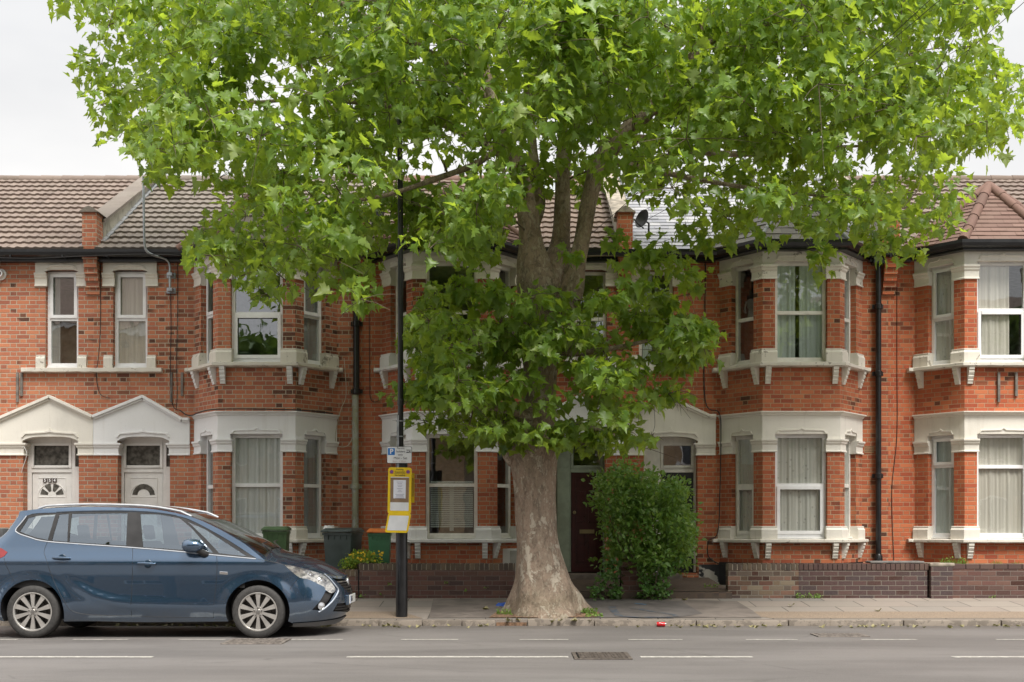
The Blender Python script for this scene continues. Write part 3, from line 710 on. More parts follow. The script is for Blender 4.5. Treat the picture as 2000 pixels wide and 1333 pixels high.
    top = [p for i,p in enumerate(top) if i == 0 or p != top[i-1]]
    g.plate([(ml,zc1-.002),(door[0],zc1-.002)]+arch+[(door[1],zc1-.002),(mr,zc1-.002)]+top, -.045, .012)
    # soffit of the arch
    for i in range(14):
        a, b = arch[i], arch[i+1]; g.add([(a[0],-.04,a[1]),(b[0],-.04,b[1]),(b[0],T,b[1]),(a[0],T,a[1])], [(0,1,2,3)])
    # ornamental moulding over the arch
    zz0 = wz(858,0)+.06; hw2 = (door[1]-door[0])/2*.98
    up = [(-hw2-.02,-.03),(-hw2+.02,.045),(-.10,.066),(-.03,.085),(0,.14),(.03,.085),(.10,.066),(hw2-.02,.045),(hw2+.02,-.03)]
    dn = [(hw2-.01,-.03),(hw2-.05,.02),(.10,.04),(0,.055),(-.10,.04),(-hw2+.05,.02),(-hw2+.01,-.03)]
    g.plate([(dc+a, zz0+b) for a,b in up+dn], -.068, -.04)
    obj('door_surround', g, mats['ground'], H, bevel=.003)
    # raked moulding on the gable
    r = MB(); tp = list(reversed(top))
    for (a,b) in zip(tp[:-1], tp[1:]):
        A_, B_ = Vector((a[0],0,a[1])), Vector((b[0],0,b[1]))
        dd = (B_-A_).normalized(); nn = Vector((-dd.z,0,dd.x))
        for y0,o0,o1 in ((-.115,-.030,.018),(-.085,-.062,-.031)):
            r.obox(A_+nn*o0+Vector((0,y0,0)), (B_-A_)+dd*0, Vector((0,.02-y0,0)), nn*(o1-o0))
    obj('gable_moulding', r, mats['ground'], H, bevel=.004)
    # main roof
    mb = MB(); tw, th, lf, wv = mats['mtile']
    tile_facet(mb, [(x0+.1,-.27,rz(-.27)),(x1-.1,-.27,rz(-.27)),(x1-.1,RIDGE_Y,rz(RIDGE_Y)),(x0+.1,RIDGE_Y,rz(RIDGE_Y))], tw, th, lf, wave=wv, stagger=slate, seed=int(x0*7))
    mb.add([(x0,RIDGE_Y,rz(RIDGE_Y)),(x1,RIDGE_Y,rz(RIDGE_Y)),(x1,8.1,6.0),(x0,8.1,6.0)], [(0,1,2,3)])
    rf = obj('roof', mb, mats['mroof'], H)
    h = MB(); k = 10
    for i in range(k):
        a = x0+.12+(x1-x0-.24)*i/k; b = x0+.12+(x1-x0-.24)*(i+1)/k+.02
        h.tube([(a,RIDGE_Y,rz(RIDGE_Y)-.01),(b,RIDGE_Y,rz(RIDGE_Y)-.01)], [.105,.095], 10)
    obj('ridge_tile', h, mats['ridgem'], rf, smooth=True)
    # gutter along the main front, either side of the bay
    for a,b in ((x0,c-HW-.1),(c+HW+.1,x1)):
        if b-a < .15: continue
        g = MB()
        g.sweep([(a,-.05),(b,-.05)], [(.12,6.06),(.15,6.035),(.20,6.03),(.25,6.05),(.27,6.10),(.27,6.15),(.255,6.15),(.245,6.10),(.2,6.06),(.15,6.08),(.13,6.13),(.12,6.13)])
        g.box(a,b,-.14,-.003,5.97,6.08)
        for q in [a+.3+i*.9 for i in range(int((b-a)/.9)+1)]:
            if q < b: g.box(q,q+.03,-.30,-.14,6.02,6.05)
        obj('gutter', g, M['black'], H)
    # firewall parapet on the left party line, corbelled out at the eaves
    if left_par:
        p = MB(); w = .125; x = x0
        for i,(zz0,yy) in enumerate(((5.42,-.05),(5.53,-.09),(5.64,-.13),(5.75,-.17),(5.86,-.21))):
            p.box(x-w+.01,x+w-.01,yy,.02,zz0,zz0+.11 if i<4 else 6.0)
        p.box(x-w,x+w,-.24,.12,6.0,6.80)
        pw = obj('parapet_pier', p, br, H)
        p = MB(); yb = -.2
        y0, y1 = .1, RIDGE_Y
        vs = [(x-w,y0,rz(y0)-.05),(x+w,y0,rz(y0)-.05),(x+w,y1,rz(y1)-.05),(x-w,y1,rz(y1)-.05),(x-w,y0,rz(y0)+.36),(x+w,y0,rz(y0)+.36),(x+w,y1,rz(y1)+.08),(x-w,y1,rz(y1)+.08)]
        p.add(vs, [(0,3,2,1),(4,5,6,7),(0,1,5,4),(1,2,6,5),(2,3,7,6),(3,0,4,7)])
        obj('parapet_wall', p, M['render_side'], H)
        cp = MB(); n_ = 9
        for i in range(n_):
            a = y0-.05+(y1-y0+.05)*i/n_; b = y0-.05+(y1-y0+.05)*(i+1)/n_
            top_ = lambda yy: rz(yy)+.362-.28*(yy-y0)/(y1-y0); cp.obox((x-w-.05,a,top_(a)+R.uniform(0,.010)), (2*w+.1,0,0), (0,b-a-.008,top_(b)-top_(a)), (0,0,.05))
        cp.add([(x-w-.05,-.28,6.80),(x+w+.05,-.28,6.80),(x+w*.5,-.28,6.88),(x,-.28,6.905),(x-w*.5,-.28,6.88),(x-w-.05,.16,6.80),(x+w+.05,.16,6.80),(x+w*.5,.16,6.88),(x,.16,6.905),(x-w*.5,.16,6.88)],
               [(0,1,2,3,4),(0,5,6,1),(1,6,7,2),(2,7,8,3),(3,8,9,4),(4,9,5,0),(5,9,8,7,6)])
        obj('coping', cp, mats.get('copm', M['mortar']), H)
        fl = MB(); fl.obox((x+w,.0,rz(0)+.03), (.07,0,0), (0,y1,y1*.577), (0,0,.03)); fl.obox((x-w-.09,-.2,6.2), (.09,0,0),(0,.25,.14),(0,0,.012))
        obj('flashing', fl, M['lead'], H)
    bay(H, c, mats, wins)
    return H

def bars(mb, o, u0,u1,v0,v1,f,y0,y1):
    mb.box(u0,u0+f,y0,y1,v0,v1); mb.box(u1-f,u1,y0,y1,v0,v1); mb.box(u0+f,u1-f,y0,y1,v1-f,v1); mb.box(u0+f,u1-f,y0,y1,v0,v0+f)
def front_door(H, d0, d1, kind_='fan4', leaf=None, fm=None, dm=None, glass=None):
    """frame filling the opening at y=.25, a leaf, a fanlight over it and a strip sidelight"""
    fm = fm or M['door_w']; dm = dm or M['door_w']; z0, z1 = .57, 2.98; y = .20; ztr = wz(920,.2)
    l0, l1 = leaf; f = MB()
    f.box(d0,l0,y,y+.06,z0,z1); f.box(l1,l1+.06,y,y+.06,z0,z1); f.box(l0,l1,y,y+.06,ztr-.03,ztr+.05); f.box(l0,l1,y,y+.06,wz(866,.2),z1)
    f.box(l1+.06,d1,y,y+.06,wz(866,.2),z1); f.box(l1+.06,d1,y,y+.05,z0,wz(912,.2)); 
    bars(f,0,l0,l1,ztr+.05,wz(866,.2),.045,y-.015,y+.0)
    fr = obj('door_frame', f, fm, H, bevel=.004)
    p = MB(); p.add([(l0+.04,y+.03,ztr+.08),(l1-.04,y+.03,ztr+.08),(l1-.04,y+.03,wz(868,.2)),(l0+.04,y+.03,wz(868,.2))], [(0,1,2,3)])
    p.add([(l1+.06,y+.03,wz(912,.2)),(d1,y+.03,wz(912,.2)),(d1,y+.03,wz(868,.2)),(l1+.06,y+.03,wz(868,.2))], [(0,1,2,3)])
    obj('fanlight', p, glass or M['obscure'], fr)
    m = MB(); a, b = l0+.008, l1-.008; m.box(a,b,y+.02,y+.06,z0,ztr-.032)
    cx = (a+b)/2; w = b-a
    bars(m,0,a+w*.14,b-w*.14,z0+.1,ztr-.12,.012,y+.012,y+.022)
    if kind_ == 'panel':
        for q0,q1,v0,v1 in ((.16,.45,.75,1.3),(.55,.84,.75,1.3),(.16,.45,1.45,2.0),(.55,.84,1.45,2.0)):
            bars(m,0,a+w*q0,a+w*q1,v0,v1,.015,y+.006,y+.022)
    dr_ = obj('front_door', m, dm, H, bevel=.004)
    q = MB(); cz = wz(968,.2); ro, ri = w*.30, w*.10
    def sector(t0,t1,r0,r1,yy,mbx):
        k = 8; pts = [(cx+r1*math.cos(t0+(t1-t0)*i/k), cz+r1*math.sin(t0+(t1-t0)*i/k)) for i in range(k+1)]+[(cx+r0*math.cos(t1+(t0-t1)*i/k), cz+r0*math.sin(t1+(t0-t1)*i/k)) for i in range(k+1)]
        n = len(pts); mbx.add([(px,yy,pz_) for px,pz_ in pts], [(i,i+1,n-2-i,n-1-i) for i in range(k)])
    if kind_ == 'fan4':
        for t0, t1 in ((5,36),(50,83),(97,130),(144,175)): sector(math.radians(t0), math.radians(t1), ri*1.1, ro, y+.016, q)
        rim = MB(); 
    elif kind_ == 'arch': sector(0.05, math.pi-.05, ro*.55, ro, y+.016, q)
    if q.v: obj('door_glass', q, M['obscure'], dr_)
    r2 = MB(); k = 14
    if kind_ in ('fan4','arch'):
        arcp = [(cx+ro*1.2*math.cos(math.pi*i/k), y+.018, cz-.03+ro*1.2*math.sin(math.pi*i/k)) for i in range(k+1)]
        r2.tube(arcp, .008, 6); r2.tube([arcp[0],arcp[-1]], .006, 6); obj('door_moulding', r2, dm, dr_)
    hd = MB(); hd.box(b-w*.12,b-w*.06,y-.02,y+.02,1.42,1.66) if kind_ != 'panel' else hd.lathe((a+w*.1,y+.02,1.62),(0,-1,0),[(.0,.05),(.025,.045),(.03,.02),(.012,0)],12)
    obj('door_handle', hd, M['chrome'] if kind_ != 'panel' else M['brass'], dr_)
    lb = MB(); lb.box(cx-.13,cx+.13,y+.004,y+.021,1.25,1.32); obj('letterbox', lb, M['brass'], dr_)
    return dr_

M['glass_m'] = glass_mat('mirror_like_window_glass', .34, wav=.006)
M['far_pane'] = plain('dark_pane',(.06,.07,.08),.08)
FULL = [(0,1)]; net = lambda m, cov=FULL: (M[m], cov)
T1 = dict(mtile=(.155,.31,.038,.015), ridgem=M['tile1'])
zg = lambda py: wz(py,-.7)
common = dict(hipm=M['tile3b'])
# --- first house (cut by the left edge of the photo)
m1 = dict(brick=M['brick1'], ground=M['stucco_c'], upper=M['stone_c'], stone=M['stone_c'], sillu=M['stone_peel'], sillg=M['stone_peel'], mtile=(.155,.31,.038,.015), mroof=M['tile1'], ridgem=M['tile1'],
          btile=(.26,.2,.02,0), broof=M['tile1'], hipm=M['tile1'], usill=(wx(45),-7.302), fas=(-9.06,-7.302), fasz=(wz(818),wz(814)), flat='l', ends=(-11.92,))
w1 = {k: dict(zt=zg(612) if k[0]=='u' else zg(948), cur=net('net')) for k in ('gl','gf','gr','ul','uf','ur')}; w1['fm'] = M['upvc']
w1['uo'] = dict(zt=wz(622), sash='upper', cur=net('net_dim',[(0,.35)]), gm=M['glass_b'])
H1 = house('terraced_house', 'brick house at the left edge with a white door numbered 554 and pinkish roof', -11.92, -7.30, -10.3, (wx(45),wx(154)), (wx(89),wx(153)), m1, w1, left_par=False, peak_z=wz(775))
front_door(H1, wx(45), wx(154), 'fan4', leaf=(wx(62,.2),wx(140,.2)))
# --- second house
m2 = dict(brick=M['brick2'], ground=M['stucco_w'], upper=M['stone_c'], stone=M['stone_w'], sillu=M['stone_peel'], sillg=M['stone_peel'], mtile=(.155,.31,.038,.015), mroof=M['tile2'], ridgem=M['tile2'],
          btile=(.26,.2,.02,0), broof=M['tile2'], hipm=M['tile3b'], usill=(-7.298,wx(318)), fas=(-7.298,-5.62), fasz=(wz(814),wz(819)), flat='r', copm=M['tile2'])
w2 = dict(fm=M['upvc'], ul=dict(zt=zg(610),sash='upper'), uf=dict(zt=zg(613),sash='lower',gm=M['glass_b']), ur=dict(zt=zg(612),sash='upper',cur=net('net_dim')),
          gl=dict(zt=zg(950),cur=net('net_dim')), gf=dict(zt=zg(948),cur=net('net')), gr=dict(zt=zg(948),cur=net('net_dim')))
w2['uo'] = dict(zt=wz(622), sash='upper', gm=M['glass_b'], cur=net('net_beige'))
H2 = house('terraced_house', 'brick house with a white arched glass door and pale net curtains behind the blue car', -7.30, -2.68, -4.30, (wx(230),wx(332)), (wx(221),wx(288)), m2, w2, peak_z=wz(775))
front_door(H2, wx(230), wx(332), 'arch', leaf=(wx(242,.2),wx(318,.2)))
# --- third house (behind the tree)
m3 = dict(brick=M['brick3'], ground=M['stucco_w'], upper=M['stone_c'], stone=M['stone_w'], sillu=M['stone_w'], sillg=M['stone_w'], mtile=(.165,.31,.034,.012), mroof=M['tile3'], ridgem=M['tile3b'],
          btile=(.2,.115,.016,0), broof=M['tile3b'], hipm=M['tile3b'], usill=(wx(1090),1.958), fas=(.28,1.958), fasz=(wz(818),wz(814)), flat='l', copm=M['mortar'])
w3 = dict(fm=M['upvc_c'], ul=dict(zt=zg(608)), uf=dict(zt=zg(610)), ur=dict(zt=zg(610)), gl=dict(zt=zg(948),cur=net('net_dim')), gf=dict(zt=zg(948),gm=M['glass_m']), gr=dict(zt=zg(948),gm=M['glass_b']))
w3['uo'] = dict(zt=wz(622), gm=M['glass_b'])
H3 = house('terraced_house', 'brick house behind the plane tree with a dark red door and two roof windows', -2.68, 1.96, -1.02, (.68,1.63), (1.08,1.66), m3, w3, peak_z=wz(775))
front_door(H3, .68, 1.63, 'panel', leaf=(wx(1115,.2),wx(1178,.2)-.0), fm=M['door_g'], dm=M['door_r'], glass=M['glass'])
# --- fourth house
m4 = dict(gext=1, brick=M['brick4'], ground=M['stucco_c'], upper=M['stone_peel'], stone=M['stone_c'], sillu=M['stone_peel'], sillg=M['stone_peel'], mtile=(.26,.20,.010,0), mroof=M['slate'], ridgem=M['lead'],
          btile=(.26,.15,.012,0), broof=M['slate_d'], hipm=M['lead'], hip=.035, usill=(1.962,wx(1345)), fas=(1.962,3.55), fasz=(wz(812),wz(812)), flat='r', copm=M['mortar'])
w4 = dict(fm=M['upvc_c'], ul=dict(zt=zg(618),gm=M['glass_b']), uf=dict(zt=zg(611),cur=net('net_grey',[(0,.42),(.5,1)])), ur=dict(zt=zg(618),cur=net('net_dim')),
          gl=dict(zt=zg(948),sash='lower',cur=net('net_lace')), gf=dict(zt=zg(948),sash='lower',cur=net('net_lace'),fm=M['upvc']), gr=dict(zt=zg(948),cur=net('net_lace')))
w4['uo'] = dict(zt=wz(618), cur=net('net_grey',[(0,.4)]), gm=M['glass'])
H4 = house('terraced_house', 'brick house with a pale slate roof, lace curtains and a black door behind the bush', 1.96, 6.57, 4.87, (2.30,3.24), (wx(1248),wx(1316)), m4, w4, peak_z=wz(778), slate=True)
front_door(H4, 2.30, 3.24, 'panel', leaf=(2.62,3.20), fm=M['upvc_c'], dm=M['door_b'], glass=M['glass_b'])
# --- fifth house (right edge)
m5 = dict(gext=1, brick=M['brick5'], ground=M['stone_c'], upper=M['stucco_c'], stone=M['stone_c'], sillu=M['stone_peel'], sillg=M['stone_peel'], mtile=(.155,.31,.038,.015), mroof=M['tile1'], ridgem=M['tile3'],
          btile=(.26,.105,.014,0), broof=M['tile5'], hipm=M['tile3b'], hip=.085, usill=(9.9,11.0), fas=(9.55,11.2), fasz=(wz(812),wz(812)), flat='l', copm=M['mortar'], ends=(11.2,))
w5 = dict(fm=M['upvc'], ul=dict(zt=zg(616),sash='upper',cur=net('net_lace')), uf=dict(zt=zg(606),sash='lower',cur=net('net_beige',[(0,.68)])), ur=dict(zt=zg(616),cur=net('net')),
          gl=dict(zt=zg(909),sash='upper',cur=net('net_grey')), gf=dict(zt=zg(912),cur=net('net_beige')), gr=dict(zt=zg(909),cur=net('net')))
w5['uo'] = dict(zt=wz(618))
H5 = house('terraced_house', 'bright orange brick house at the right edge with a red tiled hipped bay roof', 6.57, 11.2, 8.27, (9.9,10.86), (10.1,10.7), m5, w5, peak_z=wz(775))
front_door(H5, 9.9, 10.86, 'arch', leaf=(10.1,10.7))
# venetian blind in the third house's ground floor
mb = MB()
for i in range(22):
    z = 1.36+i*.036; mb.obox((-1.02-.36,-.615,z), (.72,0,0), (0,.020,.024), (0,0,.002))
o = obj('venetian_blind', mb, M['blind'], H3)
mb = MB(); mb.box(-1.06,-.99,-.59,-.57,1.3,2.1); obj('blind_frame', mb, M['blind'], H3)
# roof windows of the third house
for px in (953, 1066):
    y = 2.95; x = wx(px, y); n = Vector((0,-.5,.866)); s = Vector((0,.866,.5))
    o0 = Vector((x-.33,y-.42,rz(y-.42)))+n*.02; f = MB()
    for a,b,c_,d_ in ((0,.06,0,.95),(.60,.66,0,.95),(.06,.60,0,.07),(.06,.60,.88,.95)):
        f.obox(o0+Vector((a,0,0))+s*c_, Vector((b-a,0,0)), s*(d_-c_), n*.11)
    w_ = obj('roof_window', f, M['upvc'], H3, bevel=.005)
    g = MB(); q = o0+n*.075; g.add([q+Vector((.06,0,0))+s*.07, q+Vector((.6,0,0))+s*.07, q+Vector((.6,0,0))+s*.88, q+Vector((.06,0,0))+s*.88], [(0,1,2,3)])
    obj('pane', g, plain('sky_reflecting_glass', (.55,.58,.60), .03, metal=.9, var=.02), w_)
# house number 554 on the first door
nb = MB()
for i in range(3): nb.box(wx(84+i*9.5,.2), wx(91.5+i*9.5,.2), .195, .206, wz(942.5,.2), wz(935,.2))
npz = obj('number_plate', nb, plain('dark_bronze_plate', (.05,.03,.025), .4), H1)
text_part('number', '5', .072, (wx(87.8,.2),.194,wz(938.8,.2)), (math.pi/2,0,0), M['upvc'], npz, bold=True)
text_part('number', '5', .072, (wx(97.3,.2),.194,wz(938.8,.2)), (math.pi/2,0,0), M['upvc'], npz, bold=True)
text_part('number', '4', .072, (wx(106.8,.2),.194,wz(938.8,.2)), (math.pi/2,0,0), M['upvc'], npz, bold=True)
# downpipes
def downpipe(H, x, z0, z1, mat, y=-.09, r=.045, hopper=False, joints=(), shoe=False):
    m = MB(); m.tube([(x,y,z1),(x,y,z0)], r, 12)
    for j in joints: m.lathe((x,y,j-.05),(0,0,1),[(r*1.02,0),(r*1.3,.005),(r*1.3,.09),(r*1.02,.1)],14)
    for j in joints: m.box(x-r*1.9,x+r*1.9,y+r*.7,y+r*1.2,j-.035,j+.035)
    if hopper: m.prism([(x-.11,-.2),(x+.11,-.2),(x+.11,-.01),(x-.11,-.01)], z1-.02, z1+.2)
    if shoe: m.lathe((x,y,z0-.02),(0,0,1),[(r*1.05,0),(r*1.5,.02),(r*1.4,.12),(r,.16)],14)
    return obj('downpipe', m, mat, H, smooth=True)
downpipe(H2, wx(696,-.1), wz(770,-.1), 6.05, M['black'], joints=(wz(770,-.1)+.05,4.9), r=.055)
downpipe(H2, wx(694,-.1), .4, wz(772,-.1), M['pipe_old'], joints=(wz(950,-.1),), r=.056)
downpipe(H4, wx(1716,-.1), wz(1098,-.1), 5.95, M['black'], joints=(wz(730,-.1),wz(930,-.1),5.2), r=.05, hopper=True, shoe=True)
# side door of the third house, on the left return of the lobby
mb = MB(); mb.box(wx(1088,.18),wx(1112,.18),.165,.19,.57,wz(915,.18)); o = obj('side_door', mb, M['door_g'], H3, bevel=.004)
# black plinth, peeling, beside the fourth house's door
n = NM('peeling_black_and_white_plinth'); p = n.pos(); q = n.smooth(n.noise(p, 3.2, 3, .5), .50, .53)
pm = n.done(n.bsdf(n.mix(q, (.02,.02,.022), (.42,.39,.34)), .7))
mb = MB(); mb.box(3.26,3.99,-.012,.0,.3,wz(1103,0)); mb.sweep([(3.63,0),(4.18,-.73)], [(-.01,.3),(.012,.3),(.012,wz(1103,-.3)),(-.01,wz(1103,-.3))]); obj('plinth', mb, pm, H4)
mb = MB(); mb.sweep([(4.87-HW,0),(4.87-HF,-D_),(4.87+HF,-D_),(4.87+HW,0)], [(-.01,.3),(.02,.3),(.02,.755),(-.01,.755)]); obj('plinth', mb, M['blackm'], H4)
# child's drawing in the window of the fourth house
mb = MB(); mb.box(wx(1519,-.62),wx(1543,-.62),-.605,-.60,wz(702,-.62),wz(679,-.62))
n = NM('childs_drawing'); p = n.pos(); v = n.n('ShaderNodeTexVoronoi', {'Vector': p, 'Scale': 17.0})
cc = n.ramp(n.n('ShaderNodeSeparateColor', {0: v.outputs['Color']}).outputs[0], [(0,(.75,.72,.70)),(.5,(.75,.72,.70)),(.6,(.6,.35,.3)),(.75,(.25,.4,.6)),(.9,(.75,.72,.70))], 'CONSTANT')
obj('drawing', mb, n.done(n.bsdf(cc,.7)), H4)
# air brick and round vent
mb = MB(); mb.box(wx(1688),wx(1707),-.006,.004,wz(885),wz(871)); ab = obj('air_brick', mb, plain('terracotta_grille',(.42,.24,.13),.8), H4)
mb = MB()
for i in range(7):
    for j in range(4): mb.box(wx(1690+i*2.4),wx(1691.2+i*2.4),-.008,-.005,wz(883-j*3.2),wz(881.4-j*3.2))
obj('grille_holes', mb, M['black'], ab)
mb = MB(); mb.lathe((wx(2),0,wz(537)),(0,-1,0),[(.10,0),(.10,.02),(.075,.03),(.065,.12),(.05,.12),(.05,.02)],20); obj('vent_pipe', mb, M['upvc'], H1, smooth=True)
# wooden strips left on the brickwork
for H, pxs in ((H1,(35,43)),(H2,(335,356)),(H5,(1950,1984))):
    for i, px in enumerate(pxs):
        y = -.79 if H is H5 else 0; z0, z1 = (wz(786-i*12,y),wz(728,y)); mb = MB(); mb.box(wx(px-2.4,y),wx(px+2.4,y),y-.035,y+.001,z0,z1); obj('wood_strip', mb, M['wood_old'], H, bevel=.004)
# white meter cupboard by the third house's bay
x = wx(1002,-.6); mb = MB(); mb.box(wx(978,-.5),wx(1020,-.5),-.5,-.2,.4,wz(1072,-.5)); q = obj('meter_box', mb, M['upvc'], H3, bevel=.01)
mb = MB(); mb.box(wx(996,-.5),wx(1012,-.5),-.508,-.502,.5,wz(1076,-.5)); obj('box_door', mb, plain('grey_cover',(.45,.44,.42),.5), q)
# opposite terrace, behind the viewer: what the windows and the car reflect
OB = brick_mat('opposite_yellow_brick', [(.42,.28,.16),(.48,.33,.19),(.38,.24,.14),(.34,.2,.12)], (.46,.40,.30), dark=.08, seed=9, bumps=0, mw=.008)
OL = ['yellow brick house across the road, reflected in the left hand upper windows','dark tiled yellow brick house across the road left of centre, seen only in reflections','yellow brick house across the road right of centre, seen only in reflections','yellow brick house across the road reflected in the right hand bay windows']
for i, (a, b, ez) in enumerate(((-22,-12.6,9.6),(-12.4,-1.2,6.4),(-1.0,12.4,6.8),(12.6,23,8.2))):
    H = empty('opposite_house', ((a+b)/2,-28.4,0), OL[i], 'house', 'houses on the opposite side of the road')
    m = MB(); m.box(a,b,-36,-28.4,0,ez); obj('wall', m, OB, H)
    m = MB(); m.add([(a-.2,-28.0,ez-.1),(b+.2,-28.0,ez-.1),(b+.2,-32.2,ez+2.8),(a-.2,-32.2,ez+2.8),(b+.2,-36.4,ez-.1),(a-.2,-36.4,ez-.1)], [(0,1,2,3),(3,2,4,5)]); obj('roof', m, M['tile3'], H)
    m = MB(); m.box(a,b,-28.4,-28.2,ez-.35,ez-.1); obj('fascia', m, M['upvc'], H)
    for j in range(4):
        for z in (1.2,3.9)+((6.6,) if ez > 9 else ()):
            xx = a+.9+j*2.3
            m = MB(); m.box(xx,xx+1.2,-28.4,-28.33,z,z+1.3); w_ = obj('window', m, M['upvc'], H)
            m = MB(); m.box(xx+.08,xx+.57,-28.33,-28.32,z+.08,z+1.22); obj('pane', m, M['far_pane'], w_)
            m = MB(); m.box(xx+.63,xx+1.12,-28.33,-28.32,z+.08,z+1.22); obj('pane', m, M['far_pane'], w_)
# ---------------------------------------------------------------- the parked car
def lut(tab, x):
    if x <= tab[0][0]: return tab[0][1]
    for (a,b),(c,d) in zip(tab[:-1], tab[1:]):
        if x <= c: return b+(d-b)*(x-a)/(c-a)
    return tab[-1][1]
CAR_Y, HWID = -6.55+.93, .93
RX = wx(62, -6.55); WB = 2.763
INS = [(.12,.14),(.2,.075),(.28,.035),(.36,.010),(.44,.0),(.55,.010),(.70,.022),(.82,.022),(.90,.012),(.935,.012),(.98,.030),(1.06,.062),(1.1,.075),(1.3,.13),(1.5,.195),(1.58,.225),(1.62,.25),(1.66,.29)]
FINS = [(.14,.16),(.2,.10),(.28,.04),(.36,.015),(.44,0),(.52,.01),(.62,.03),(.72,.07),(.78,.10),(1.1,.15)]
RK = [(.3,.97),(.5,1),(.85,.98),(1.0,.88),(1.29,.46),(1.5,.30),(1.66,.26)]
# plan curve, sampled by arc length
fx0, fx1, rx0, rx1 = 2.92, 3.80, -.50, -.93
fc = []; n_ = 60
for i in range(n_+1):
    th = math.pi/2*i/n_; fc.append((fx0+(fx1-fx0)*math.sin(th)**(2/2.35), HWID*max(0,math.cos(th))**(2/2.35)))
fs = [0]
for a, b in zip(fc[:-1], fc[1:]): fs.append(fs[-1]+math.hypot(b[0]-a[0], b[1]-a[1]))
SF = fx0+fs[-1]
def plan(s):
    if s <= fx0 and s >= rx0: return s, HWID, 0.0, 1.0
    if s > fx0:
        t = min(s-fx0, fs[-1]-1e-6)
        import bisect
        i = max(0, min(n_-1, bisect.bisect_right(fs, t)-1)); k = (t-fs[i])/(fs[i+1]-fs[i])
        x = fc[i][0]+(fc[i+1][0]-fc[i][0])*k; y = fc[i][1]+(fc[i+1][1]-fc[i][1])*k
        j = min(n_-1, i+1 if k > .5 else i); dx, dy = fc[j+1][0]-fc[j][0], fc[j+1][1]-fc[j][1] 
        l = math.hypot(dx,dy); return x, y, -dy/l, dx/l
    # rear: simple round corner
    L = (rx0-rx1)*1.2; t = (rx0-s)
    if t < L: 
        a = t/L*math.pi/2; return rx0-(rx0-rx1)*math.sin(a), HWID-.25+.25*math.cos(a), -math.sin(a), math.cos(a)
    return rx1, max(0, HWID-.25-(t-L)), -1, 0
def cmap(s, z, off=0.0, side=-1):
    x, y, nx, ny = plan(s); fr = max(0, nx)
    ins = lut(INS, z)*(1-fr)+lut(FINS, z)*fr
    d = off-ins
    xs_ = s
    if .35 < xs_ < 2.45:
        zc_ = lut([(.35,.74),(.5,.66),(.75,.525),(1.0,.445),(1.25,.405),(2.45,.365)], xs_); e_ = min(1,(xs_-.35)/.25)*min(1,(2.45-xs_)/.3)
        g_ = (z-zc_)/.05; d += .014*e_*math.exp(-g_*g_)*(1 if g_ < 0 else 1)
    for c_ in (0, WB):
        r_ = math.hypot(xs_-c_, z-.325)
        if r_ < .52: d += .016*max(0,min(1,(.50-r_)/.09))*(1 if z > .2 else .4)
    x += nx*d*(1 if nx > 0 else .3); y += ny*d
    if x < 0: x *= lut(RK, z)
    return Vector((RX+x, CAR_Y+side*max(0,y), z))
def inv(px, py):
    s = (px-62)/159.6; z = .8
    for _ in range(40):
        p = cmap(s, z); d = p.y+CD
        z += (CH+(HZ-py)*d/F - z)*.8
        ex = (px-(1000+F*p.x/d))
        q = cmap(s+.01, z); dq = (1000+F*q.x/(q.y+CD))-(1000+F*p.x/d)
        dq = dq if abs(dq) > .25 else .25
        s += max(-.2, min(.2, ex/dq*.01*.7))
        s = max(-1.2, min(SF-.002, s))
    return s, z
def IL(pts): return [inv(*p) for p in pts]
def pip(p, poly):
    c = False; x, y = p
    for i in range(len(poly)):
        (x1,y1),(x2,y2) = poly[i-1], poly[i]
        if (y1 > y) != (y2 > y) and x < (x2-x1)*(y-y1)/(y2-y1)+x1: c = not c
    return c
def densify2(poly, st, closed=True):
    out = []; n = len(poly)
    for i in range(n if closed else n-1):
        a, b = poly[i], poly[(i+1)%n]; k = max(1, int(math.hypot(b[0]-a[0], b[1]-a[1])/st))
        out += [(a[0]+(b[0]-a[0])*j/k, a[1]+(b[1]-a[1])*j/k) for j in range(k)]
    if not closed: out.append(poly[-1])
    return out
def spline(pts, n=6, closed=False):
    out = []; m = len(pts)
    for i in range(m if closed else m-1):
        p0 = pts[(i-1)%m] if closed or i > 0 else pts[0]; p1 = pts[i]; p2 = pts[(i+1)%m]; p3 = pts[(i+2)%m] if closed or i+2 < m else pts[-1]
        for j in range(n):
            t = j/n; out.append(tuple(.5*((2*p1[k])+(-p0[k]+p2[k])*t+(2*p0[k]-5*p1[k]+4*p2[k]-p3[k])*t*t+(-p0[k]+3*p1[k]-3*p2[k]+p3[k])*t**3) for k in range(len(p1))))
    if not closed: out.append(tuple(pts[-1]))
    return out
